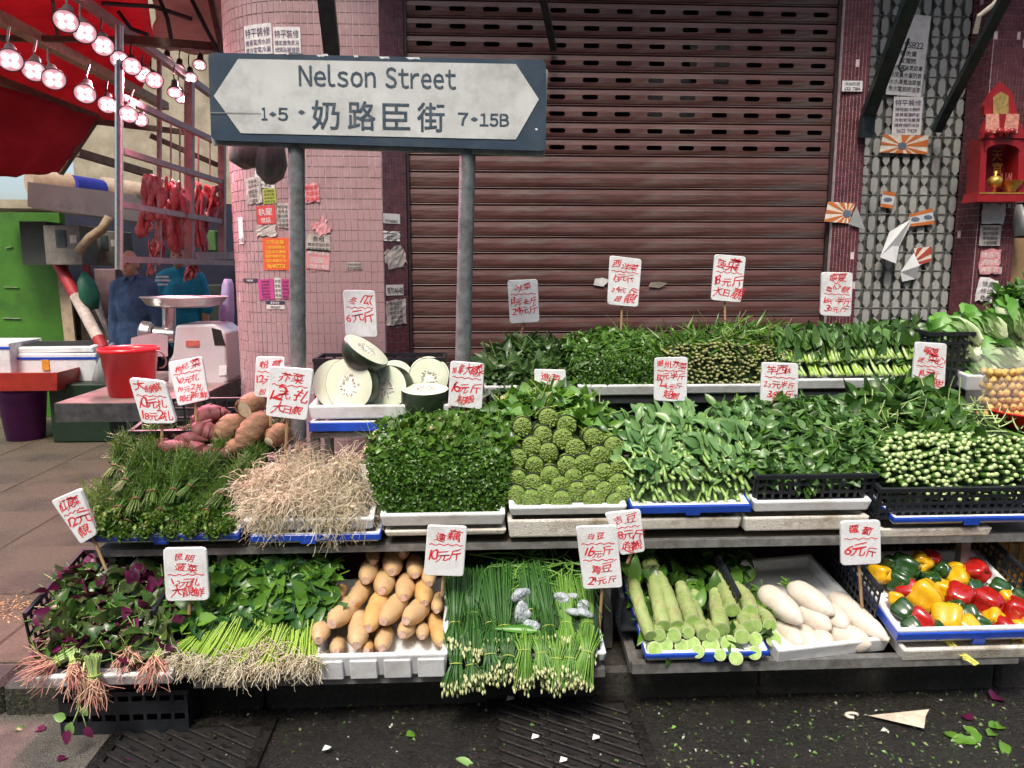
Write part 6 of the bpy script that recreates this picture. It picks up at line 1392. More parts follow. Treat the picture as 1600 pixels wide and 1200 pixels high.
b = MB(); p = PZ(1332, 1119, .008); an = np.linspace(.2, 4.6, 12); b.strands((p + np.stack([np.cos(an) * .022, np.sin(an) * .014, an * 0 + .003], 1))[None], .006, 5); tag(b.build('radish_peel', m_dk, smooth=True), 'curled white peel on the road left of the paper wrapper', 'peel')
for (x, y, lab) in ((836, 1152, 'white scrap on the second drain grate near its middle'), (931, 1153, 'white scrap on the second drain grate near its outer corner'), (880, 1188, 'white scrap at the lower edge of the second drain grate'), (510, 1170, 'white scrap between the two drain grates'), (797, 1092, 'white peel scrap just behind the second drain grate')):
    p = PZ(x, y, .018); k = 1 / PPM(p); b = MB(); b.poly(p + np.array([(-6, -3, 0), (5, -5, 4), (7, 5, 0), (-3, 6, 3)]) * k, .002); tag(b.build('paper_scrap', M('scrap_pale', (.68, .68, .64), .6)), lab, 'scrap')
b = MB(); b.tube([PZ(1140, 1079, .01), PZ(1170, 1076, .012), PZ(1205, 1074, .01)], [.003, .006, .003], 6, squash=.4); tag(b.build('straw_stalk', M('straw', (.36, .26, .07), .7)), 'yellow dry stalk lying on the kerb under the celtuce', 'stalk')

# dry husks swept into a corner of the pavement, moss along the kerb
b = MB(); n = 260; pos = np.array([PZ(x, y, .125) for x, y in zip(RG.uniform(-40, 48, n), RG.normal(948, 10, n))]); a_ = RG.uniform(0, 2 * PI, n)
b.leaves(pos, np.stack([np.cos(a_), np.sin(a_), RG.normal(0, .2, n)], 1), unit(RG.normal(0, .4, (n, 3)) + [0, 0, 1]), RG.uniform(.008, .03, n), RG.uniform(.003, .009, n), .3, .2, 2, 0, RG.uniform(0, 1, n))
tag(b.build('dry_husks', [M('dry_husk', (.30, .16, .07), col2=(.52, .34, .18), tint=True, rough=.8)]), 'scatter of dry tan husks on the pavement at the photo edge', 'husks', kind='stuff')
b = MB(); n = 700; x = RG.uniform(-2.3, -1.5, n); b.leaves(np.stack([x, KY + RG.normal(-.008, .004, n), RG.uniform(.0, .10, n)], 1), unit(RG.normal(0, 1, (n, 3)) + [0, -1, .5]), unit(RG.normal(0, 1, (n, 3))), .009, .005, .2, .2, 2, 0, RG.uniform(0, 1, n))
tag(b.build('kerb_moss', [M('moss', (.02, .045, .008), col2=(.05, .08, .02), tint=True, rough=.9)]), 'dark green moss growing along the kerb face', 'moss', kind='stuff')
# ------------------------------------------------------------------ butcher's stall beyond the column
m_tarp = M('red_canvas', (.55, .03, .055), .75, .25, 3, .5, col2=(.62, .06, .09), stain=(.32, .02, .035), stain_scale=2, stain_amt=.6, trans=.6, bscale=5)
m_tarp2 = M('pink_lit_canvas', (.42, .22, .20), .8, .15, 4, .3, trans=.25)  # pink of the lamplight put into this canvas colour
m_paint = M('pinkish_steel', (.30, .19, .19), .5, .25, 18, .15, metal=.25, stain=(.14, .08, .07), stain_scale=9)
m_brown = M('brown_timber', (.10, .065, .045), .7, .3, 20, .2)
m_tan = M('tan_timber', (.26, .19, .12), .7, .25, 20, .2)
m_chrome = M('brushed_steel', (.55, .55, .54), .3, .1, 60, .05, metal=.9)
m_conc = M('stained_wall', (.34, .29, .20), .9, .2, 5, .4, col2=(.46, .41, .30), stain=(.16, .12, .07), stain_scale=1.5, stain_amt=.8)
w = MB(); a = PY(118, 300, 8.6); b_ = PY(470, 300, 8.6); w.span((a[0], 8.6, .1), (b_[0], 8.9, 6)); tag(rehome(w.build('rear_building', m_conc), (float(a[0]), 8.6, .12)), 'stained beige rear wall above the hanging meat', 'building')
w = MB(); a = PY(96, 450, 8.1); b_ = PY(470, 450, 8.1); w.span((a[0], 8.1, .12), (b_[0], 8.16, float(PY(200, 318, 8.1)[2]))); tag(rehome(w.build('void_backdrop', M('void_dark_navy', (.006, .007, .022), .7, .4, 6, .2)), (float(a[0]), 8.1, .12)), 'dark navy sheet coloured as the unlit void behind the butcher', 'void_backdrop')  # added dark sheet, its colour standing for the unlit void here
w = MB(); a = PY(-120, 450, 7.6); b_ = PY(102, 450, 7.6); w.span((a[0], 7.6, .12), (b_[0], 7.7, float(PY(60, 325, 7.6)[2]))); tag(rehome(w.build('green_wall', M('green_paint', (.045, .165, .010), .55, .3, 3, .15, col2=(.065, .22, .016), stain=(.012, .03, .008), stain_scale=1.2, stain_amt=.7)), (float(a[0]), 7.6, .12)), 'bright green painted wall at the photo edge behind the foam boxes', 'wall')
def canvas(name, label, C, mat, n=14, sag=.05):
    b = MB(); C = np.array([[PY(*q) for q in r] for r in C]); U, Vv = np.meshgrid(np.linspace(0, 1, n), np.linspace(0, 1, n)); p = ev(C, U.ravel(), Vv.ravel()); p[:, 2] -= sag * np.sin(U.ravel() * PI * 3) ** 2 * .4 + sag * np.sin(Vv.ravel() * PI); p += RG.normal(0, .004, p.shape)
    idx = np.arange(n * n).reshape(n, n); b.add(p, np.stack([idx[:-1, :-1], idx[:-1, 1:], idx[1:, 1:], idx[1:, :-1]], -1).reshape(-1, 4)); o = b.build(name, mat, smooth=True); m = o.modifiers.new('thick', 'SOLIDIFY'); m.thickness = .004
    return tag(o, label, 'canopy', 'red canvas of the butcher stall')
canvas('canvas_canopy', 'red canvas canopy overhead above the meat lamps', [[(-90, -120, 3.5), (110, -130, 3.6), (215, -120, 3.9)], [(-90, 0, 4.6), (100, 30, 5.2), (240, 60, 5.6)], [(-90, 122, 5.6), (60, 150, 6.0), (205, 195, 6.6)]], m_tarp)
canvas('canvas_canopy', 'canvas canopy coloured as if lit pink, between lamps and column', [[(216, -120, 3.9), (300, -110, 4.1), (390, -100, 4.3)], [(242, 10, 5.0), (300, 15, 5.2), (380, 25, 5.5)], [(232, 70, 6.2), (300, 80, 6.3), (380, 92, 6.5)]], m_tarp2)
canvas('canvas_flap', 'red canvas flap hanging down at the photo edge beside the stall', [[(-90, 112, 5.2), (40, 145, 5.6), (152, 184, 6.0)], [(-90, 200, 5.4), (30, 212, 5.7), (120, 226, 6.1)], [(-90, 272, 5.6), (20, 274, 5.8), (92, 268, 6.2)]], m_tarp, sag=.02)
# roof frame
fr = thing('canopy_frame', 'rusty steel and timber frame carrying the canopy and lamps', 'frame', PZ(300, 640, .12))
def fbar(pl, w_, mat, nm='bar'):
    b = MB(); b.bar(PY(*pl[0]), PY(*pl[1]), w_); place(fr, b.build(nm, mat, fr))
fbar(((-20, 18, 4.2), (258, 166, 6.6)), .06, m_tan, 'beam'); fbar(((118, -8, 4.4), (330, 148, 6.6)), .045, m_paint); fbar(((-20, 118, 5.4), (150, 184, 6.2)), .05, m_brown, 'beam'); fbar(((152, 180, 6.2), (92, 270, 6.25)), .05, m_brown, 'beam')
fbar(((0, 60, 4.6), (190, 62, 4.8)), .03, m_brown); fbar(((190, 62, 5.0), (345, 75, 5.2)), .05, m_brown); fbar(((150, 190, 6.2), (300, 208, 6.6)), .04, m_brown); fbar(((235, 212, 6.3), (340, 258, 6.6)), .035, m_brown); fbar(((120, 238, 6.4), (235, 272, 7.0)), .06, m_brown)
fbar(((330, 0, 4.6), (350, 90, 4.6)), .03, m_brown); fbar(((82, 0, 4.4), (92, 72, 5.2)), .02, m_brown)
for k, pts in enumerate(([(160, 5, 4.4), (200, 8, 4.5), (240, 10, 4.6), (300, 30, 4.7)], [(185, 18, 4.6), (205, 45, 4.6), (232, 55, 4.6)], [(250, 0, 4.6), (262, 30, 4.6), (268, 62, 4.6)], [(300, 0, 4.6), (325, 50, 4.6), (345, 85, 4.6)])):
    b = MB(); b.tube(np.array([PY(*q) for q in pts]), .012, 6); tag(b.build('cable', M('black_cable', (.015, .013, .014), .6)), ('thick black cable looped under the pale canopy', 'black cable hanging beside the grey pole top', 'black cable dangling between the lamp rows', 'black cable running down beside the column')[k], 'cable')
# rail for the meat
rk = thing('meat_rack', 'pinkish steel rack of square tubes with hanging meat', 'rack', PZ(300, 640, .12))
RY = lambda px: 4.35 + (px - 190) / 155. * 1.35
def rbar(x0, y0, x1, y1, w_, mat=m_paint, nm='tube'):
    b = MB(); b.bar(PY(x0, y0, RY(x0)), PY(x1, y1, RY(x1)), w_); place(rk, b.build(nm, mat, rk))
rbar(296, 128, 296, 415, .05); rbar(347, 212, 347, 405, .045); rbar(249, 95, 249, 405, .022)
rbar(190, 236, 345, 284, .032); rbar(190, 320, 345, 346, .032); rbar(187, 405, 362, 411, .035); rbar(190, 152, 345, 225, .034); rbar(300, 400, 372, 399, .05)
for x in (267, 281, 310, 328): rbar(x, 190 + (x - 267) * .4, x, 285, .008, nm='hook_rod')
b = MB(); b.tube([PY(186, 40, 4.3), PY(186, 421, 4.3)], .021, 14); tag(b.build('steel_pole', m_chrome, auto=40), 'slim grey steel pole in front of the meat rack', 'pole')
# meat
m_fat = M('meat_fat', (.62, .26, .25), .45, .2, 30, .3, col2=(.68, .42, .38))
m_meat = M('meat', (.38, .025, .03), .4, .2, 16, .3, col2=(.50, .085, .085), stain=(.62, .36, .34), stain_scale=12, stain_amt=.8, stretch=(2, 2, .5))
for k, (x, y0, y1, w_, lab) in enumerate(((237, 272, 372, .075, 'broad slab of raw meat hanging nearest the grey pole'), (240, 372, 432, .035, 'narrow strip of raw meat dangling below the rail'), (272, 274, 402, .085, 'dark red slab of raw meat in the middle of the rack'), (254, 300, 390, .04, 'thin strip of raw meat between two slabs'), (309, 282, 400, .05, 'strip of raw meat beside the wide rack post'), (299, 405, 440, .04, 'short tip of raw meat under the lowest rail'), (329, 288, 345, .06, 'bundle of raw meat at the far end of the rack'), (318, 330, 398, .03, 'thin strip of raw meat near the far rack post'))):
    Y = RY(x) + .05; b = MB(); n = 14; t = np.linspace(0, 1, n)
    for j in range(7):
        off = (j - 3) / 3. * w_ * .75; y1j = y1 - abs(RG.normal(0, .22)) * (y1 - y0) * (j > 0); y0j = y0 + RG.uniform(0, .15) * (y1 - y0) * (j > 0); ph = RG.uniform(0, 6)
        pa = np.array([PY(x, y0j + (y1j - y0j) * q, Y + .02 * (j % 3)) + np.array([off * (.5 + q * .6) + .010 * math.sin(q * 7 + ph), .012 * math.sin(q * 9 + ph), 0]) for q in t])
        rr = w_ * RG.uniform(.30, .52) * (.7 + .3 * np.sin(t * 9 + ph)) * (1 + RG.normal(0, .12, n)); rr[0] *= .4; rr[-1] *= .3
        b.tube(pa, rr, 10, 1 if j % 3 == 2 else 0, squash=RG.uniform(.5, 1.3), lobes=5, lobe_amt=.22)
    tag(b.build('hanging_meat', [m_meat, m_fat], smooth=True), lab, 'meat', 'meat on the rack')
# lamps
m_hous = M('lamp_housing', (.03, .022, .022), .5, .3, 30)
m_glass = M('lamp_face', (.75, .45, .48), .25, .05, 20, emit=(1, .5, .58, .22))
m_led = M('lamp_led', (1, .95, .95), .4, 0, 5, emit=(1, .88, .90, 5))
hb = MB(); hb.lathe([(.0, .13), (.026, .13), (.03, .06), (.05, .03), (.062, 0), (.064, -.008), (.058, -.008)], seg=20); hm = hb.mesh('housing', m_hous, True)
gb = MB(); gb.lathe([(.058, -.006), (.03, -.010), (0, -.011)], seg=20); gm = gb.mesh('face', m_glass, True)
lb = MB(); lb.lathe([(.015, -.0135), (.008, -.0145), (0, -.015)], seg=12); lm = lb.mesh('led', m_led, True)
lamps = [(103, 32, 18), (132, 50, 17), (161, 71, 16), (16, 93, 18), (53, 110, 17), (84, 123, 17), (133, 146, 16), (168, 163, 14), (201, 178, 14), (220, 187, 11), (187, 93, 14), (206, 103, 14), (224, 116, 13), (241, 125, 13), (260, 95, 10), (279, 108, 10), (298, 121, 10), (312, 101, 10), (273, 144, 11), (284, 153, 10)]
for k, (x, y, r) in enumerate(lamps):
    Y = 1202 * .05 / r; p = PY(x, y, Y); dr = unit((CP - p) * [.45, .7, 0] / 4 + np.array([random.gauss(.15, .1), -.25, -.75 - .05 * k * (k > 13)]))
    grp = 'front lamp row' if k < 3 else 'edge lamp row' if k < 10 else 'far lamp row'
    order = ('first', 'second', 'third', 'fourth', 'fifth', 'sixth', 'seventh', 'eighth', 'ninth', 'tenth')
    idx = k if k < 3 else k - 3 if k < 10 else k - 10
    t = thing('meat_lamp', 'lit round pink meat lamp, %s of the %s' % (order[idx], grp), 'lamp', p, 'lit meat lamps'); t.rotation_euler = Vector(-dr).to_track_quat('Z', 'Y').to_euler(); t.scale = (.78, .78, .78)
    link('housing', hm, t); fo = link('face', gm, t)
    for q in range(4): o = link('led', lm, fo); o.location = (.027 * math.cos(q * PI / 2 + .8), .027 * math.sin(q * PI / 2 + .8), 0)
    b = MB(); b.tube([(0, 0, .13), (.01, .01, .2), (0, .03, .3)], .006, 6); b.build('cord', m_hous, t)
    if k in (0, 2, 4, 6, 8, 11, 13, 16, 18):
        sd = bpy.data.lights.new('lamp_light', 'SPOT'); sd.energy = 60 if k > 9 else 36; sd.color = (1, .42, .52); sd.spot_size = R_(120); sd.spot_blend = .8; sd.shadow_soft_size = .06
        so = bpy.data.objects.new('lamp_light', sd); COL.objects.link(so); so.parent = t; so.location = (0, 0, -.03)
PYs = lambda x, y, Y: PY(x, y, Y + .75)
# box-like duct, rolls, meter boxes
b = MB(); P_ = [PYs(43, 284, 5.7), PYs(43, 322, 5.7), PYs(228, 348, 6.7), PYs(228, 306, 6.7)]; b.poly(np.array(P_), .35, nrm=np.array([.35, -1, 0]) / 1.06); tag(b.build('storage_box', M('grimy_white', (.46, .38, .33), .7, .15, 10, .1, stain=(.22, .14, .1), stain_scale=5)), 'long grimy white box on brackets above the meter boxes', 'box')
b = MB(); b.span(PYs(-60, 325, 6.2), PYs(90, 312, 6.2) + np.array([0, .5, 0])); tag(b.build('ledge', m_conc), 'narrow concrete ledge above the green wall', 'ledge')
for (x0, y0, x1, y1, Y, r, mat, lab) in ((45, 283, 112, 290, 6.0, .1, M('tan_roll', (.38, .27, .18), .7), 'tan fabric roll lying on the grimy white box'), (112, 290, 158, 297, 6.2, .09, M('blue_roll', (.012, .02, .22), .5), 'dark blue roll lying on the grimy white box'), (158, 294, 226, 303, 6.5, .1, M('tan_roll2', (.42, .32, .23), .7), 'pale tan roll at the far end of the grimy white box')):
    b = MB(); b.tube([PYs(x0, y0, Y), PYs(x1, y1, Y + .25)], r, 18); tag(b.build('fabric_roll', mat, auto=40), lab, 'roll')
def meter(l, r_, t_, b_, Y, lab, side=True):
    a = PYs(l, b_, Y); c_ = PYs(r_, t_, Y); t = thing('meter_box', lab, 'meter box', a, 'meter boxes'); w_ = c_[0] - a[0]; h_ = c_[2] - a[2]
    mb = MB(); mb.span((0, 0, 0), (w_, .3, h_), bev=.006); mb.build('case', M('meter_grey', (.17, .16, .14), .6, .2, 14, .1, metal=.3, stain=(.1, .06, .04)), t)
    mb = MB(); mb.span((w_ * .33, -.008, h_ * .45), (w_ * .62, -.001, h_ * .88), bev=.003); mb.build('window', M('meter_glass', (.05, .065, .07), .15), t)
    mb = MB(); mb.span((w_ * .72, -.005, h_ * .55), (w_ * .9, -.001, h_ * .75)); mb.build('label_plate', M('label_white', (.5, .47, .44), .7), t)
meter(72, 124, 352, 414, 6.3, 'grey electric meter box on the green wall'); meter(146, 184, 361, 415, 6.7, 'second grey meter box partly behind the grey pole')
b = MB(); b.span(PYs(36, 414, 6.45), PYs(71, 346, 6.45) + np.array([0, .3, 0])); tag(b.build('meter_side', M('meter_side_dark', (.03, .035, .028), .6)), 'dark side of the meter box on the green wall', 'meter_side')  # the meter box's dark side, built as a separate block
b = MB(); b.tube([PYs(122, 394, 6.15), PYs(140, 372, 6.12), PYs(160, 358, 6.1), PYs(171, 340, 6.1)], .04, 10); tag(b.build('duct_pipe', m_tan, smooth=True), 'tan wrapped pipe bending up between the meter boxes', 'pipe')
def leaning(pl, r, segs, lab, Y0=6.5, Y1=6.1):
    a, b_ = PYs(*pl[0], Y0), PYs(*pl[1], Y1); t = thing('leaning_pole', lab, 'pole', b_, 'poles leaning by the green wall')
    for k, (t0, t1, m) in enumerate(segs): mb = MB(); mb.tube([a + (b_ - a) * t0, a + (b_ - a) * t1], r, 12); place(t, mb.build('band', m, t, auto=40))
mr = M('pole_red', (.30, .015, .02), .6, .2, 20); mw = M('pole_white', (.48, .40, .34), .7, .2, 14, stain=(.1, .06, .04), stain_scale=9)
leaning(((88, 405), (162, 545)), .05, [(0, .42, mr), (.42, .88, mw), (.88, 1.0, mr)], 'red and white striped pole leaning by the green wall')
leaning(((132, 410), (172, 545)), .035, [(0, .3, mr), (.3, 1, mw)], 'thinner red and white pole leaning behind the butcher', 6.9, 6.5)
b = MB(); b.bar(PYs(98, 420, 6.75), PYs(112, 545, 6.6), .1, .03); tag(b.build('plank', m_tan), 'tan plank leaning beside the striped pole', 'plank')
b = MB(); b.bar(PYs(140, 480, 6.5), PYs(172, 548, 6.3), .06, .02); tag(b.build('plank', m_brown), 'brown plank leaning behind the striped pole', 'plank')
b = MB(); b.tube([PYs(132, 425, 6.35), PYs(134, 440, 6.3), PYs(140, 462, 6.3), PYs(145, 484, 6.3)], [.02, .07, .085, .05], 12, squash=.5); tag(b.build('green_bag', M('green_bag', (.01, .10, .06), .5), smooth=True), 'dark green bag hanging beside the striped pole', 'bag')
# foam boxes, tray, bucket on the pavement
def fbox(l, r_, t_, b_, Y, d, lab, lid=True):
    a = PYs(l, b_, Y); c_ = PYs(r_, t_, Y); t = thing('foam_box', lab, 'foam box', a, 'foam boxes by the green wall'); w_ = c_[0] - a[0]; h_ = c_[2] - a[2]; mb = MB(); open_box(mb, w_, d, h_, .03, .03, .01); bevel(mb.build('box_body', m_foam, t), .01)
    mb = MB(); mb.span((-.002, -.003, h_ * .80), (w_ + .002, .002, h_ * .88)); mb.build('blue_stripe', m_tape, t)
    mb = MB(); mb.span((w_ * .38, -.0045, h_ * .45), (w_ * .46, -.001, h_ * .8)); mb.build('orange_tape', M('orange_tape', (.6, .25, .03), .5), t)
    if lid:
        mb = MB(); mb.box((w_ * .45, d * .45, h_ + .035), (w_ * .95, d * .8, .05), rotm(.05, 0, .06), bev=.008); mb.build('lid', m_foam, t); mb = MB(); mb.box((w_ * .45, d * .45, h_ + .064), (w_ * .8, d * .55, .006), rotm(.05, 0, .06)); mb.build('dark_liner', M('liner', (.02, .02, .02), .6), t)
    return t
fbox(16, 150, 552, 600, 5.9, .5, 'white foam box with orange tape and a dark lined lid'); fbox(-60, 14, 536, 585, 5.8, .5, 'white foam box cut off at the photo edge', False)
b = MB(); a = PYs(-40, 613, 5.55); c_ = PYs(90, 582, 5.55); open_box(b, c_[0] - a[0], .45, c_[2] - a[2], .012, .012, .03); o = bevel(b.build('plastic_tray', M('red_tray', (.36, .03, .02), .4, .15, 10)), .006); o.location = [float(q) for q in a]; tag(o, 'red plastic tray resting on the purple bucket', 'tray')
b = MB(); p = PYs(40, 676, 5.9); p[2] = .121; hh = float(PYs(40, 614, 5.75)[2] - p[2]); b.lathe([(0, 0), (.145, 0), (.19, hh), (.197, hh), (.183, hh - .004), (.14, .01), (0, .012)], seg=30); o = b.build('plastic_bucket', M('purple_plastic', (.13, .02, .16), .45, .15, 8), smooth=True); o.location = [float(q) for q in p]; tag(o, 'purple plastic bucket under the red tray on the pavement', 'bucket')
b = MB(); a = PYs(78, 640, 5.7); a[2] = .121; c_ = PYs(168, 600, 5.7); b.span(a, c_ + np.array([0, .5, 0]), bev=.01); tag(b.build('low_bench', M('green_plastic_shaded', (.006, .022, .009), .5)), 'low green bench under the foam box, darkened for the shade beneath', 'bench')  # bench carried to the ground and darkened for the shade beneath it

# ------------------------------------------------------------------ meat table, bucket, grinder
TX0, TX1 = float(PY(86, 632, 3.62)[0]), float(PY(292, 640, 3.62)[0]); TZ = float(PY(190, 629, 3.62)[2])
t = thing('butcher_table', 'worn steel topped butcher table on dark legs', 'table', ((TX0 + TX1) / 2, 4.05, .12))
m_ttop = M('table_top', (.28, .19, .18), .45, .25, 9, .15, metal=.3, stain=(.15, .08, .075), stain_scale=6, stain_amt=.8)
m_tedge = M('table_edge', (.06, .06, .06), .5, .4, 16, .4, metal=.5, col2=(.12, .12, .12))
b = MB(); b.span((TX0, 3.62, TZ - .006), (TX1, 4.75, TZ)); place(t, b.build('table_top', m_ttop, t))
b = MB(); b.span((TX0 - .003, 3.617, TZ - .09), (TX1 + .003, 3.66, TZ - .004)); b.span((TX1 - .04, 3.661, TZ - .09), (TX1 + .003, 4.75, TZ - .007)); b.span((TX0 - .003, 3.661, TZ - .09), (TX0 + .04, 4.75, TZ - .007)); place(t, b.build('apron', m_tedge, t))
for x in (TX0 + .42, TX1 - .06):
    for y in (3.67, 4.66): b = MB(); b.span((x, y, .12), (x + .045, y + .045, TZ - .0905)); place(t, b.build('leg', m_tedge, t))
for x in (TX0 + .05,): b = MB(); b.span((x, 4.66, .12), (x + .045, 4.705, TZ - .0905)); place(t, b.build('leg', m_tedge, t))
b = MB(); p = PY(207, 626, 3.84); hh = .235; p[2] = TZ + .001; s = 88 / PPM(p) / 2; k_ = s / .17
t = thing('plastic_bucket', 'bright red plastic bucket on the butcher table', 'bucket', p)
b.lathe([(0, 0), (.125 * k_, 0), (.158 * k_, hh - .025), (.17 * k_, hh - .022), (.172 * k_, hh), (.165 * k_, hh), (.155 * k_, hh - .015), (.12 * k_, .008), (0, .008)], seg=36); b.build('pail', M('bright_red_plastic', (.62, .008, .015), .3, .06, 8, coat=.2), t, smooth=True)
b = MB(); an = np.linspace(-.2, PI + .2, 16); b.tube(np.stack([.17 * k_ + .03 * np.sin(an) * 1.2, .02 * np.cos(an), hh - .06 - .045 * np.cos(an) * 1.0], 1), .004, 6); b.build('handle', M('bucket_handle', (.3, .16, .15), .5), t, smooth=True)
# meat grinder
gp = PY(312, 606, 4.25); gp[2] = TZ; K_ = 1 / PPM(PY(312, 560, 4.25))
t = thing('meat_grinder', 'white and steel electric meat grinder with a wide feed pan', 'meat grinder', gp)
m_gw = M('grinder_white', (.62, .60, .62), .3, .04, 8, metal=.2)
GX = lambda px, py, dy=0.: PY(px, py, 4.25 + dy)
def gpoly(pl, dy, th, nm, mat, bv=.01):
    b = MB(); b.poly(np.array([GX(x, y, dy) for x, y in pl]), th, nrm=NF); o = b.build(nm, mat, t); place(t, o); bevel(o, bv, 3); return o
gpoly([(262, 606), (344, 606), (356, 596), (352, 520), (334, 506), (274, 508), (269, 556), (262, 562)], 0, .3, 'body', m_gw, .015)
gpoly([(330, 512), (345, 516), (352, 540), (335, 540)], -.004, .01, 'black_panel', M('grinder_black', (.02, .02, .02), .3), .003)
gpoly([(290, 532), (311, 532), (311, 542), (290, 542)], -.006, .008, 'badge', M('grinder_badge', (.45, .12, .09), .4), .003)
gpoly([(342, 572), (354, 571), (354, 586), (342, 587)], -.006, .004, 'label_plate', m_foam, .001)
b = MB(); c0 = GX(288, 470, .08); b.lathe([(0, -.035), (.13, -.035), (.2, -.022), (.232, .018), (.24, .02), (.236, .024), (.225, .018), (.195, -.014), (.12, -.026), (0, -.026)], (0, 0, 0), None, 40)
o = b.build('feed_pan', m_chrome, t, smooth=True); o.location = [float(x) for x in (c0 - gp)]; o.scale = (.98, .7, 1)
b = MB(); b.tube([GX(264, 478, .08), GX(264, 520, .08)], .035, 18); place(t, b.build('throat', m_chrome, t, auto=40))
b = MB(); b.tube([GX(272, 524, .06), GX(240, 522, .04)], .04, 18); place(t, b.build('barrel', m_chrome, t, auto=40))
b = MB(); p1 = GX(238, 522, .04); p0 = GX(221, 520, .03); b.tube([p1, p1 + (p0 - p1) * .2, p1 + (p0 - p1) * .25, p0, p0 + [-.003, 0, 0]], [.055, .06, .066, .066, .045], 20); place(t, b.build('ring_nut', m_chrome, t, auto=40))
b = MB(); b.tube([GX(222, 508, .0), GX(228, 545, -.01)], .014, 10); b.tube([GX(226, 540, -.01), GX(236, 556, -.02)], .02, 10); place(t, b.build('foot', m_chrome, t))
b = MB(); b.poly(np.array([GX(203, 557, -.05), GX(262, 557, -.02), GX(262, 525, -.02), GX(240, 520, -.03), GX(205, 528, -.05)]), .004, nrm=NF); tag(b.build('plastic_sheet', M('milky_sheet', (.62, .46, .50), .4, .05, 20, trans=.3)), 'milky plastic sheet below the grinder nozzle behind the red bucket', 'sheet')
b = MB(); b.tube([GX(356, 436, .3), GX(356, 444, .3), GX(354, 490, .3), GX(354, 527, .3)], [.035, .055, .075, .06], 14, squash=.5, lobes=5, lobe_amt=.12); tag(b.build('plastic_bag', M('lavender_bag', (.42, .38, .62), .4, .1, 10, .2, trans=.25), smooth=True), 'lavender plastic bags hanging beside the column above the grinder', 'plastic bag')
b = MB(); b.span(PY(340, 640, 4.6), PY(372, 535, 4.6) + np.array([0, .2, 0])); tag(b.build('shelf_unit', m_tedge), 'dark shelf unit tucked between the grinder and the column', 'shelf')

# ------------------------------------------------------------------ people
def ell(b, c_, r, seg=14):
    th = np.linspace(.01, PI - .01, seg); ph = np.linspace(0, 2 * PI, seg * 2, endpoint=False); m = seg * 2
    V = np.concatenate([np.stack([np.sin(a) * np.cos(ph) * r[0], np.sin(a) * np.sin(ph) * r[1], np.full(m, np.cos(a) * r[2])], 1) for a in th]) + np.asarray(c_)
    i = np.arange(m); j = (i + 1) % m; b.add(V, np.concatenate([np.stack([k * m + i, (k + 1) * m + i, (k + 1) * m + j, k * m + j], 1) for k in range(seg - 1)]))
    b.F.append((b.n - m + i)[None]); b.MI.append(np.array([0])); b.F.append((b.n - m * seg + i[::-1])[None]); b.MI.append(np.array([0]))
def limb(b, pts, rad, sq=1.):
    pts = np.array(pts, float); b.tube(pts, rad, 16, squash=sq)
    for p, r in ((pts[0], rad[0]), (pts[-1], rad[-1])): ell(b, p, (r, r * (1 if sq == 1 else sq), r), 8)
def fuse(b, name, mat, parent, vox=.012, it=6):
    me = b.mesh(name, mat, True); o = bpy.data.objects.new(name, me); COL.objects.link(o); m = o.modifiers.new('r', 'REMESH'); m.mode = 'VOXEL'; m.voxel_size = vox; s_ = o.modifiers.new('s', 'SMOOTH'); s_.factor = .5; s_.iterations = it
    bpy.context.view_layer.update(); dg = bpy.context.evaluated_depsgraph_get(); me2 = bpy.data.meshes.new_from_object(o.evaluated_get(dg)); bpy.data.objects.remove(o); bpy.data.meshes.remove(me)
    me2.name = name; me2.materials.clear(); me2.materials.append(mat); me2.polygons.foreach_set('use_smooth', np.full(len(me2.polygons), True)); return link(name, me2, parent)
m_skin = M('skin', (.40, .21, .13), .5, .06, 14, col2=(.46, .26, .17))
m_hair = M('grey_hair', (.10, .09, .085), .8, .2, 80)
m_shirt = M('denim_shirt', (.02, .05, .125), .85, .3, 14, .9, col2=(.05, .10, .20), bscale=16)
m_trs = M('dark_trousers', (.02, .022, .03), .85)
m_teal = M('teal_shirt', (.0, .20, .32), .75, .1, 30, .15, col2=(.01, .27, .40))
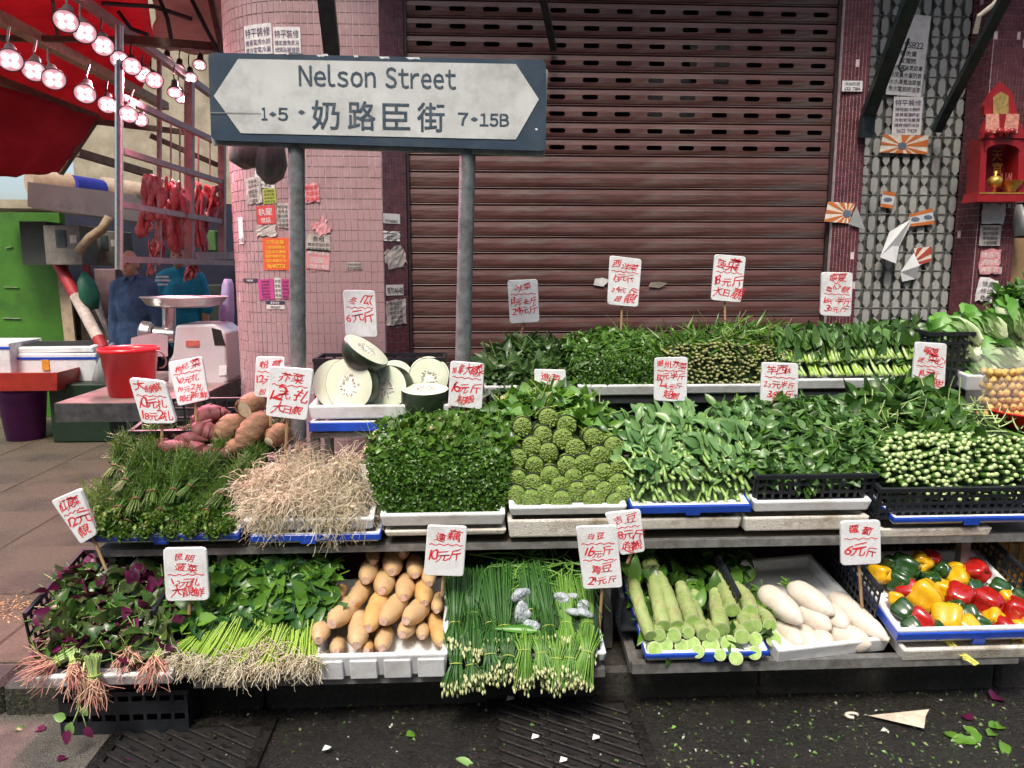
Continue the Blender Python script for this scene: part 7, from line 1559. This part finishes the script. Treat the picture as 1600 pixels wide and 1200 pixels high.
def person(px, py_feet_Y, label, shirt, face, rz, H=1.66):
    Y = py_feet_Y; p = PY(px, 420, Y); s = H / 1.70
    t = thing('person', label, 'person', (p[0], Y, .12)); t.rotation_euler = (0, 0, rz); t.scale = (s * .84, s * .92, s)
    b = MB()
    ell(b, (0, -.015, 1.585), (.073, .088, .098)); ell(b, (0, -.035, 1.525), (.058, .066, .062)); ell(b, (0, -.103, 1.56), (.014, .017, .024), 8); ell(b, (0, -.088, 1.505), (.032, .016, .02), 8)
    for q in (-1, 1): ell(b, (q * .074, .0, 1.56), (.011, .02, .03), 8); ell(b, (q * .03, -.093, 1.597), (.026, .013, .010), 8); ell(b, (q * .042, -.075, 1.54), (.022, .02, .022), 8)
    limb(b, [(0, .012, 1.50), (0, .02, 1.40)], [.055, .062])
    ell(b, (0, .02, 1.25), (.16, .10, .2)); ell(b, (0, .015, 1.0), (.14, .095, .16)); ell(b, (0, .02, .9), (.15, .1, .1))
    for q in (-1, 1):
        limb(b, [(q * .17, .02, 1.38), (q * .215, .03, 1.12), (q * .205, -.03, .88)], [.055, .042, .03]); limb(b, [(q * .205, -.03, .88), (q * .2, -.045, .80)], [.028, .036], .6)
        for f, (dx, ln) in enumerate(((-.026, .06), (-.009, .075), (.009, .07), (.026, .055))): limb(b, [(q * .2 + dx * .4, -.045 + dx, .79), (q * .198 + dx * .4, -.06 + dx, .79 - ln * .6), (q * .19 + dx * .4, -.065 + dx, .79 - ln)], [.010, .009, .008])
        limb(b, [(q * .19, -.075, .83), (q * .18, -.095, .80), (q * .175, -.098, .77)], [.011, .010, .009])
        limb(b, [(q * .085, .02, .88), (q * .095, .01, .48), (q * .095, .03, .10)], [.085, .058, .042]); ell(b, (q * .1, -.04, .045), (.042, .115, .045))
    bod = fuse(b, 'body', m_skin, t, .0095, 5)
    c_ = MB(); ell(c_, (0, .02, 1.22), (.195, .125, .22)); ell(c_, (0, .018, 1.0), (.178, .122, .2)); ell(c_, (0, .02, .86), (.185, .128, .13)); limb(c_, [(-.13, .02, 1.40), (0, .022, 1.415), (.13, .02, 1.40)], [.07, .075, .07]); limb(c_, [(0, .02, 1.42), (0, .012, 1.45)], [.078, .07])
    for q in (-1, 1): limb(c_, [(q * .165, .02, 1.375), (q * .222, .03, 1.12), (q * .21, -.03, .89)] if face else [(q * .165, .02, 1.375), (q * .222, .03, 1.14)], [.075, .063, .05] if face else [.075, .07])
    shr = fuse(c_, 'shirt', shirt, t, .013, 6)
    if face:
        for q in (-1, 1): b = MB(); b.poly([(q * .004, -.062, 1.475), (q * .06, -.04, 1.485), (q * .05, -.082, 1.43)], .006); b.build('collar', shirt, shr)
    c_ = MB(); ell(c_, (0, .02, .88), (.165, .115, .11))
    for q in (-1, 1): limb(c_, [(q * .085, .02, .86), (q * .095, .01, .48), (q * .095, .03, .09)], [.1, .08, .07])
    fuse(c_, 'trousers', m_trs, t, .014, 5)
    h = MB(); 
    if face:
        for q in (-1, 1): ell(h, (q * .066, .025, 1.575), (.012, .045, .045), 8)
        ell(h, (0, .066, 1.57), (.06, .016, .055), 8)
    else: ell(h, (0, .0, 1.615), (.08, .09, .085), 12)
    fuse(h, 'hair', m_hair, t, .008, 3)
    for q in (-1, 1):
        e = MB(); ell(e, (q * .03, -.094, 1.578), (.013, .006, .0055), 8); e.build('eye', M('eye', (.02, .015, .012), .2), bod, smooth=True)
        e = MB(); e.tube([(q * .014, -.104, 1.602), (q * .032, -.102, 1.607), (q * .05, -.088, 1.600)], [.003, .0045, .002], 6); e.build('eyebrow', m_hair, bod, smooth=True)
    e = MB(); e.tube([(-.022, -.099, 1.517), (0, -.105, 1.519), (.022, -.099, 1.517)], [.002, .0045, .002], 6); e.build('mouth', M('lips', (.22, .08, .07), .5), bod, smooth=True)
    return t
person(205, 6.05, 'balding person in a blue denim shirt with head lowered behind the butcher table', m_shirt, True, R_(-8), 1.585)
person(281, 6.5, 'person in a bright teal t-shirt standing behind the hanging meat', m_teal, False, R_(10), 1.66)
b = MB(); b.tube([PY(176, 536, 5.75), PY(172, 548, 5.75), PY(166, 575, 5.75), PY(160, 596, 5.75)], [.015, .06, .11, .1], 14, squash=.6, lobes=5, lobe_amt=.08); tag(b.build('plastic_bag', M('grey_bag', (.35, .38, .36), .3, .1, 12, .2, alpha=.6), smooth=True), 'thin clear carrier bag of groceries beside the denim shirt', 'plastic bag')

# clutter in the recess behind the butcher
for k, (x0, y0, x1, y1, Y, col, lab) in enumerate(((322, 445, 345, 520, 6.9, (.03, .035, .03), 'dark crate stack between the teal shirt and the column'), (130, 500, 170, 560, 7.1, (.16, .11, .07), 'brown carton behind the leaning poles'), (105, 455, 135, 520, 7.2, (.10, .05, .03), 'dark brown carton leaning at the green wall corner'), (318, 360, 336, 392, 7.0, (.05, .12, .03), 'small green box hanging behind the rack'), (150, 420, 180, 470, 7.3, (.22, .14, .15), 'pale patterned carton in the dark recess'))):
    b = MB(); Y += .6; a = PY(x0, y1, Y); a[2] = a[2] if k == 3 else .121; b.span(a, PY(x1, y0, Y) + np.array([0, .25, 0]), bev=.008); tag(b.build('carton', M('carton_%d' % k, col, .8, .25, 8, .2)), lab, 'carton')
b = MB(); p = PY(256, 442, 6.36)
for k, (dx, dz, w_) in enumerate(((0, .04, .10), (0, .012, .12), (0, -.02, .08))): b.span((p[0] - w_ / 2, 6.335, p[2] + dz), (p[0] + w_ / 2, 6.337, p[2] + dz + .016))
o = b.build('shirt_print', M('print_white', (.6, .62, .62), .7)); o['kind'] = 'stuff'
for pr in COL.objects:
    if pr.name.startswith('person') and 'teal' in pr.get('label', ''):
        bpy.context.view_layer.update(); o.parent = pr; o.matrix_parent_inverse = pr.matrix_world.inverted()
for (x0, y0, x1, y1, Y, lab) in ((6, 449, 29, 451.5, 7.59, 'pale tape mark on the green wall'), (4, 497, 32, 499.5, 7.59, 'second pale tape mark on the green wall'), (9, 386, 19, 388, 7.59, 'short pale tape mark high on the green wall')):
    b = MB(); b.bar(PY(x0, y0 + random.uniform(-2, 3), Y), PY(x1, y1 + random.uniform(-4, 1), Y), .012, .004); tag(b.build('tape_mark', M('old_tape', (.3, .33, .22), .8)), lab, 'tape')
# ------------------------------------------------------------------ papers, stickers, shrine
def proj(p):
    d = np.asarray(p) - CP; z = d @ FW; return 800 + FPX * (d @ RT) / z, 600 - FPX * (d @ UP) / z
_ss = np.linspace(0, TOT, 200)
_pts = [col_pt(s_)[0] for s_ in _ss]
def col_from_px(px, py):
    z = 1.5
    for it in range(4):
        xs = np.array([proj((p[0], p[1], z))[0] for p in _pts]); k = np.argmax(np.diff(xs) > 0) or len(xs) - 1
        s_ = float(np.interp(-px, -xs[:k], _ss[:k])); p = col_pt(s_)[0]; r = ray(px, py); z = CAMH + r[2] * p[1] / r[1]
    return s_, z
def colp(s_, z, off): p, n_ = col_pt(max(0, s_)); return np.array([p[0] + n_[0] * off, p[1] + n_[1] * off, z])
INK = {'black': M('ink_black', (.03, .028, .035), .6), 'purple': M('ink_purple', (.05, .012, .08), .6), 'yellow': M('ink_yellow', (.75, .5, .03), .6), 'white': M('ink_white', (.7, .66, .62), .6), 'gold': M('gold_ink', (.55, .35, .06), .35, metal=.6), 'red': m_red}
PAP = {'white': M('paper_white', (.62, .60, .58), .8, .1, 20, .1, stain=(.4, .36, .32), stain_scale=9), 'grey': M('paper_old', (.40, .36, .33), .85, .2, 30, .2, stain=(.2, .16, .14), stain_scale=14, stain_amt=.8), 'red': M('paper_red', (.48, .05, .05), .75, .15, 30, stain=(.55, .3, .28), stain_scale=18, stain_amt=.4), 'orange': M('paper_orange', (.62, .10, .03), .7, .1, 20), 'pink': M('paper_pink', (.55, .22, .24), .8, .15, 20, stain=(.6, .45, .43), stain_scale=14), 'magenta': M('paper_magenta', (.48, .05, .22), .7, .1, 20), 'lime': M('paper_lime', (.32, .36, .05), .75, .15, 20), 'navy': M('paper_navy', (.03, .03, .06), .7, .1)}
FILL = '師傅開鎖搬屋通渠水電維修專業電話冷氣油漆廚房浴室防漏快捷免費量度'
def flyer(label, box, paper, lines, ink, surf, tilt=0., seed=0, name='flyer', torn=.0, cat='flyer'):
    """surf: 'col' or a function (x,z)->point builder given as (Y, None)"""
    l, t_, r, b_ = box; th = .0012; rs = random.Random(hash(label) % 9999 if False else len(label) * 31 + int(l))
    if surf == 'col':
        s0, z1 = col_from_px(l, t_); s1, z0 = col_from_px(r, b_); sc, zc = (s0 + s1) / 2, (z0 + z1) / 2; w, h = abs(s0 - s1), abs(z1 - z0)
        mp = lambda x, y, off: colp(sc - (x * math.cos(tilt) - y * math.sin(tilt)), zc + x * math.sin(tilt) + y * math.cos(tilt), .006 + off)
    elif surf == 'jamb':
        ja = np.array([cxr + .002, COLY + .012]); jb = np.array([SX0 + .004, WY - .035]); jl = np.linalg.norm(jb - ja); jd = (jb - ja) / jl; jn = np.array([jd[1], -jd[0]]); tt_ = np.linspace(-.3, 1.3, 60)
        def hit(px, py):
            xs = [proj((*(ja + (jb - ja) * q), 1.5))[0] for q in tt_]; q = float(np.interp(px, xs, tt_)); p = ja + (jb - ja) * q; r_ = ray(px, py); return q * jl, CAMH + r_[2] * p[1] / r_[1]
        s0, z1 = hit(l, t_); s1, z0 = hit(r, b_); sc, zc = (s0 + s1) / 2, (z0 + z1) / 2; w, h = abs(s1 - s0), abs(z1 - z0)
        def mp(x, y, off):
            p = ja + jd * (sc + x * math.cos(tilt) - y * math.sin(tilt)) + jn * (.004 + off); return np.array([p[0], p[1], zc + x * math.sin(tilt) + y * math.cos(tilt)])
    else:
        a = PY(l, t_, surf); c_ = PY(r, b_, surf); w, h = abs(c_[0] - a[0]), abs(a[2] - c_[2]); cx, cz = (a[0] + c_[0]) / 2, (a[2] + c_[2]) / 2
        mp = lambda x, y, off: np.array([cx + x * math.cos(tilt) - y * math.sin(tilt), surf - off, cz + x * math.sin(tilt) + y * math.cos(tilt)])
    t = thing(name, label, cat, mp(0, -h / 2, 0), 'flyers pasted on the shop front')
    n = 7; V = []
    for j in range(n):
        for i in range(n):
            x, y = (i / (n - 1) - .5) * w, (j / (n - 1) - .5) * h; e = torn * min(w, h)
            if torn and (i in (0, n - 1) or j in (0, n - 1)): x += rs.uniform(-e, e) * .5; y += rs.uniform(-e, e) * .5
            V.append(mp(x, y, .001 + (.004 * rs.random() if torn else 0)))
    idx = np.arange(n * n).reshape(n, n); b = MB(); b.add(V, np.stack([idx[:-1, :-1], idx[:-1, 1:], idx[1:, 1:], idx[1:, :-1]], -1).reshape(-1, 4)); o = sho = b.build('sheet', PAP[paper], t); place(t, o); m = o.modifiers.new('thick', 'SOLIDIFY'); m.thickness = .0008; m.offset = -1
    if lines:
        tx = MB(); tot = sum(k for _, k in lines); y = h * .46; st = h * .92 / tot
        for txt, k in lines:
            hh = st * k
            if txt: 
                it, wd = text2d(txt, hh * .74, adv=.06); sx = min(1.1, w * .9 / wd)
                for v, f in it: tx.add([mp(p[0] * sx, y - hh * .86 + p[1], .0022 + (.003 if torn else 0)) for p in v], f)
            y -= hh
        if tx.n: tx.build('lettering', INK[ink], sho)['kind'] = 'stuff'
    return t
RF = lambda k, n=6: [(''.join(random.choice(FILL) for _ in range(n)), 1) for _ in range(k)]
flyer('white flyer pair with bold purple heading above the street sign', (383, 42, 427, 84), 'white', [('特平裝修', 1.6)] + RF(2, 6), 'purple', 'col')
flyer('second half of the bold purple headed flyer above the street sign', (427.6, 43, 471, 85), 'white', [('特平裝修', 1.6)] + RF(2, 6), 'purple', 'col')
flyer('torn white notice near the curved edge of the column', (386, 279, 411, 318), 'grey', RF(5, 3), 'black', 'col', .06, torn=.1)
flyer('pale notice under the hanging cloth bundles', (399, 268, 431, 293), 'white', RF(3, 4), 'black', 'col', -.1)
flyer('lime green flyer on the column beside the post', (412, 295, 433, 318), 'lime', RF(4, 4), 'black', 'col', .04)
flyer('red flyer on the column above the orange poster', (402, 322, 432, 350), 'red', [('執屋', 1.4), ('電話', 1)], 'white', 'col', .05)
flyer('old grey notice just beside the left sign post', (434, 318, 453, 356), 'grey', RF(5, 3), 'black', 'col', 0, torn=.1)
flyer('crumpled grey notice between the red flyer and the orange poster', (402, 352, 434, 369), 'grey', [], 'black', 'col', 0, torn=.25)
flyer('orange poster with yellow lettering on the column', (411, 372, 454, 422), 'orange', [('新界搬屋', 1.3)] + RF(4, 6) + [('96487721', 1.4)], 'yellow', 'col')
flyer('magenta flyer low on the column beside the white one', (405, 436, 430, 468), 'magenta', RF(5, 4) + [('93714985', 1)], 'black', 'col', .05)
flyer('white flyer between two magenta flyers low on the column', (430, 434, 441, 466), 'white', RF(4, 2), 'black', 'col')
flyer('magenta flyer partly behind the left sign post', (441, 436, 458, 467), 'magenta', RF(5, 3), 'black', 'col')
flyer('navy and white number label at the curved edge of the column', (382, 435, 405, 441), 'navy', [('地鋪招租', 1)], 'white', 'col')
flyer('white number label below the magenta flyers', (418, 476, 446, 483), 'white', [('91145067', 1)], 'black', 'col')
flyer('navy label strip below the magenta flyers', (417, 470, 446, 475.5), 'navy', [('專業通渠', 1)], 'white', 'col')
flyer('narrow white label at the far curve of the column', (374, 340, 383, 381), 'white', [('', 3), ('水電', 1)], 'black', 'col')
flyer('small pink paper beside the right of the left post', (476, 287, 500, 316), 'pink', RF(3, 3), 'red', 'col', .1, torn=.15)
flyer('beige notice with black border pasted above the pink one', (479, 366, 517, 394), 'grey', [('合租', 1.5)] + RF(2, 6), 'black', 'col', -.06)
flyer('faded pink flyer below the beige notice', (478, 390, 516, 421), 'pink', RF(1, 6) + [('搬屋', 1.6)] + RF(1, 6), 'white', 'col', -.08)
flyer('half peeled pink paper above the beige notice', (490, 343, 515, 366), 'pink', [], 'red', 'col', .5, torn=.25)
flyer('tiny stencilled label in the middle of the column', (542, 410, 566, 421), 'grey', RF(2, 6), 'black', 'col', 0)
JY = 'jamb'
flyer('white number label at the top of the left jamb', (599, 333, 626, 350), 'white', [('', 1), ('97346862', 1)], 'black', JY)
flyer('worn white label on the left jamb below the top one', (599, 361, 625, 377), 'white', RF(3, 5), 'black', JY, 0, torn=.06)
flyer('torn beige paper on the left jamb', (602, 386, 633, 417), 'grey', [], 'black', JY, .3, torn=.25)
flyer('white number label low on the left jamb', (602, 445, 629, 461), 'white', [('91704648', 1)], 'black', JY)
flyer('dark worn flyer at the bottom of the left jamb', (601, 469, 632, 506), 'grey', RF(5, 4), 'black', JY, .04, torn=.08)
flyer('small white plate high on the right jamb', (1316, 126, 1347, 143), 'white', [('天台防漏', 1), ('6321 7384', 1)], 'black', WY - .066)
GF = GY - .024
flyer('long handwritten white notice high on the folding gate', (1396, 22, 1442, 150), 'white', [('', 3), ('6795822', 1.4)] + RF(2, 3) + RF(4, 7), 'black', GF, -.06)
flyer('white flyer with bold purple heading on the folding gate', (1397, 151, 1438, 211), 'white', [('特平裝修', 1.6)] + RF(4, 6) + [('5622 7429', 1.1)], 'purple', GF)
flyer('faded label at the foot of the right pillar stack of papers', (1527, 436, 1555, 472), 'white', RF(3, 2), 'black', WY - .03, -.1, torn=.15)
flyer('blank white paper on the right pillar under the shrine', (1536, 318, 1568, 350), 'white', [], 'black', WY - .03, 0, torn=.12)
flyer('grey patterned label on the right pillar', (1532, 352, 1562, 384), 'grey', RF(4, 4), 'black', WY - .03)
flyer('faded pink paper on the right pillar', (1532, 390, 1560, 428), 'pink', RF(3, 3), 'white', WY - .03, 0, torn=.12)
# ray stickers: orange and cream wedges round a centre
m_or = M('sticker_orange', (.50, .14, .03), .6, .1, 10); m_cr = M('sticker_cream', (.66, .58, .48), .6); m_bl = M('sticker_blue', (.10, .13, .18), .6); m_flap = M('sticker_back', (.55, .56, .56), .7, .05, 12, .1)
def rays(label, quad, Y, cen, flap=None, half=False, col=None):
    Q = np.array(quad, float); t = thing('sticker', label, 'sticker', PY(*Q.mean(0), Y), 'ray stickers on the shop front'); b = MB(); c = MB(); n = 40; per = []
    for k in range(len(Q)):
        a, d = Q[k], Q[(k + 1) % len(Q)]
        for q in np.linspace(0, 1, n // len(Q), endpoint=False): per.append(a + (d - a) * q)
    o_ = np.array(cen, float); m = len(per)
    bs = MB(); bs.poly(pxpoly(Q[::-1] if False else Q, Y), .0008, nrm=NF); place(t, bs.build('sheet', m_cr, t))
    ang = np.array([math.atan2(p[1] - o_[1], p[0] - o_[0]) for p in per])
    for k in range(m):
        p, q = per[k], per[(k + 1) % m]; am = math.atan2((p + q)[1] / 2 - o_[1], (p + q)[0] / 2 - o_[0])
        if int((am + PI) / (2 * PI) * 26) % 2 == 0: b.poly(pxpoly([tuple(o_), tuple(p), tuple(q)], Y - .0012))
    if b.n: x = b.build('rays', col or m_or, t); place(t, x); x['kind'] = 'stuff'
    ce = MB(); ce.poly(pxpoly([(o_[0] + 7 * math.cos(a), o_[1] + 6 * math.sin(a)) for a in np.linspace(0, 2 * PI, 12, endpoint=False)], Y - .0018)); place(t, ce.build('centre', m_bl, t))
    if flap: f = MB(); P_ = pxpoly(flap, Y - .006); P_[-1, 1] -= .03; f.poly(P_, .0008, nrm=NF); place(t, f.build('peeled_corner', m_flap, t))
rays('orange ray patterned sticker across the folding gate below the flyer', [(1374, 238), (1449, 241), (1451, 212), (1380, 210)], GF, (1410, 228))
rays('orange ray sticker on the right jamb with a white peeled corner', [(1288, 346), (1326, 349), (1336, 318), (1294, 315)], WY - .068, (1324, 334), [(1326, 350), (1352, 359), (1334, 323)])
rays('red ray sticker with a long peeled white flap on the folding gate', [(1428, 388), (1432, 416), (1455, 408), (1456, 385)], GF, (1424, 412), [(1428, 395), (1407, 425), (1410, 440), (1430, 436), (1432, 415)], col=M('sticker_red', (.36, .06, .04), .6))
def eyes(label, quad, Y, flap=None):
    Q = np.array(quad, float); t = thing('sticker', label, 'sticker', PY(*Q.mean(0), Y), 'eye stickers on the gate'); b = MB(); b.poly(pxpoly(Q, Y), .0008, nrm=NF); place(t, b.build('sheet', m_flap, t)); c0 = Q.mean(0)
    for fy, nm in ((.0, 'top_stripe'), (.78, 'bottom_stripe')):
        a, d = Q[3] + (Q[0] - Q[3]) * fy, Q[2] + (Q[1] - Q[2]) * fy; a2, d2 = Q[3] + (Q[0] - Q[3]) * (fy + .22), Q[2] + (Q[1] - Q[2]) * (fy + .22); s_ = MB(); s_.poly(pxpoly([tuple(a2), tuple(d2), tuple(d), tuple(a)], Y - .0012)); place(t, s_.build(nm, m_or, t))
    for ex in ((0,) if Q[:, 0].max() - Q[:, 0].min() < 30 else (-10, 10)):
        e = MB(); e.poly(pxpoly([(c0[0] + ex + 7 * math.cos(a), c0[1] + ex * -.15 + 3.5 * math.sin(a)) for a in np.linspace(0, 2 * PI, 12, endpoint=False)], Y - .0014)); place(t, e.build('printed_eye', m_bl, t))
    if flap: f = MB(); P_ = pxpoly(flap, Y - .01); P_[2:4, 1] -= .05; f.poly(P_, .0008, nrm=NF); place(t, f.build('peeled_corner', m_flap, t))
eyes('small orange sticker with one printed eye on the folding gate', [(1375, 323), (1394, 326), (1400, 301), (1380, 298)], GF)
eyes('orange sticker with two printed eyes and a long white flap', [(1423, 354), (1460, 350), (1457, 325), (1421, 335)], GF, [(1424, 342), (1390, 362), (1367, 402), (1392, 412), (1405, 385), (1422, 352)])
# shrine
SY = WY - .13
sh_ = thing('wall_shrine', 'red and gold wall shrine with an incense bowl on the right pillar', 'shrine', PY(1566, 312, SY))
m_rl = M('shrine_red', (.26, .010, .014), .4, .15, 10, coat=.2); m_rd = M('shrine_deep_red', (.16, .006, .02), .6); m_gd = M('shrine_gold', (.6, .36, .07), .3, .2, 40, .3, metal=.7)
def sp(nm, pl, dy, th, mat): b = MB(); b.poly(pxpoly(pl, SY + dy), th, nrm=NF); o = b.build(nm, mat, sh_); place(sh_, o); return o
sp('back_panel', [(1536, 312), (1606, 312), (1606, 218), (1536, 218)], .10, .02, m_rd)
sp('side_panel', [(1528, 315), (1538, 315), (1543, 215), (1534, 215)], 0, .1, m_rl); sp('side_panel', [(1590, 315), (1606, 315), (1606, 215), (1592, 215)], 0, .1, m_rl)
sp('base', [(1526, 315), (1608, 315), (1608, 300), (1530, 300)], -.02, .12, m_rl); sp('gold_edge', [(1530, 303), (1608, 303), (1608, 300.5), (1531, 300.5)], -.022, .001, m_gd)
an = np.linspace(0, PI, 12); sp('arch', [(1539, 216), (1539, 236)] + [(1567 - 26 * math.cos(a), 236 - 11 * math.sin(a)) for a in an] + [(1595, 236), (1595, 216)], -.004, .02, m_rl)
sp('crown', [(1534, 216), (1605, 216), (1600, 205), (1588, 178), (1545, 178), (1535, 205)], -.01, .03, m_rl)
sp('plaque', [(1538, 180), (1590, 180), (1582, 145), (1565, 128), (1548, 147), (1538, 165)], 0, .03, m_rl); sp('plaque_picture', [(1552, 178), (1576, 178), (1576, 150), (1564, 143), (1552, 152)], -.003, .002, M('plaque_gold', (.25, .17, .05), .5, .4, 50, .3))
for q in (-1, 1): sp('flower_panel', [(1566 + q * 14 - 12, 208), (1566 + q * 14 + 10, 208), (1566 + q * 16 + 11, 178), (1566 + q * 16 - 9, 178)], -.014, .004, M('shrine_peach', (.5, .22, .16), .5, .3, 60, .4))
for (x, y) in ((1545, 207), (1562, 205), (1572, 206), (1582, 205)): b = MB(); ell(b, PY(x, y, SY - .03), (.018, .014, .016), 8); place(sh_, b.build('rosette', m_rl, sh_, smooth=True))
tx = MB()
for k, ch in enumerate('天官'):
    p = PY(1557, 250 + k * 20, SY + .075); it, wd = text2d(ch, 17 / PPM(p)); put_text(tx, it, p, (1, 0, 0), (0, 0, 1), NF, .003)
o = tx.build('lettering', INK['gold'], sh_); place(sh_, o); o['kind'] = 'stuff'
b = MB(); p = PY(1578, 300, SY + .02); b.lathe([(0, 0), (.03, 0), (.026, .008), (.045, .03), (.055, .05), (.06, .052), (.05, .052), (.03, .03), (0, .03)], p, None, 20); place(sh_, b.build('incense_bowl', m_gd, sh_, smooth=True))
b = MB(); p = PY(1553, 300, SY + .02); b.lathe([(0, 0), (.012, 0), (.006, .02), (.03, .03), (.034, .06), (.02, .075), (.006, .08), (.01, .1), (0, .1)], p, None, 16); place(sh_, b.build('brass_cup', m_gd, sh_, smooth=True))
b = MB(); P_ = PY(1572, 290, SY + .02)
for k in range(7): q = P_ + np.array([.02 * math.cos(k), .02 * math.sin(k), 0]); b.tube([q, q + [random.gauss(0, .006), 0, .06]], .0014, 4)
o = b.build('incense_sticks', M('incense', (.3, .1, .08), .7), sh_); place(sh_, o); o['kind'] = 'stuff'
# neighbour's doorway beyond the pillar
b = MB(); b.span(PY(1572, 462, WY + .05), PY(1700, 372, WY + .05) + np.array([0, .1, 0])); tag(b.build('cardboard_box', M('cardboard', (.24, .15, .075), .8, .15, 12)), 'brown cardboard box at the edge beyond the right pillar', 'box')
b = MB(); b.tube([PY(1590, 320, WY - .02), PY(1590, 345, WY - .02), PY(1592, 368, WY - .02)], [.03, .07, .075], 14, squash=.4); tag(b.build('plastic_bag', M('clear_grey_bag', (.45, .47, .47), .3, .1, 10, alpha=.7), smooth=True), 'cloudy plastic bag hanging below the shrine', 'plastic bag')

# ------------------------------------------------------------------ labels: tell members of small groups apart by their order
ORD = ['', 'first', 'second', 'third', 'fourth', 'fifth', 'sixth', 'seventh', 'eighth', 'ninth', 'tenth', 'eleventh', 'twelfth', 'thirteenth', 'fourteenth', 'fifteenth', 'sixteenth', 'seventeenth', 'eighteenth', 'nineteenth', 'twentieth']
def ordinal(k):
    if k <= 20: return ORD[k]
    tens = {2: 'twenty', 3: 'thirty', 4: 'forty'}[k // 10]
    return tens[:-1] + 'ieth' if k % 10 == 0 else tens + '-' + ORD[k % 10]
bpy.context.view_layer.update()
sets = {}
for o in COL.objects:
    if o.parent is None and 'label' in o: sets.setdefault(o['label'], []).append(o)
for lab, obs in sets.items():
    if 1 < len(obs) <= 42:
        obs.sort(key=lambda o: proj(np.array(o.matrix_world.translation))[0])
        for k, o in enumerate(obs):
            o['label'] = lab + (', the only one' if len(obs) == 1 else ', leftmost' if k == 0 else ', rightmost' if k == len(obs) - 1 else ', %s from left' % ordinal(k + 1))
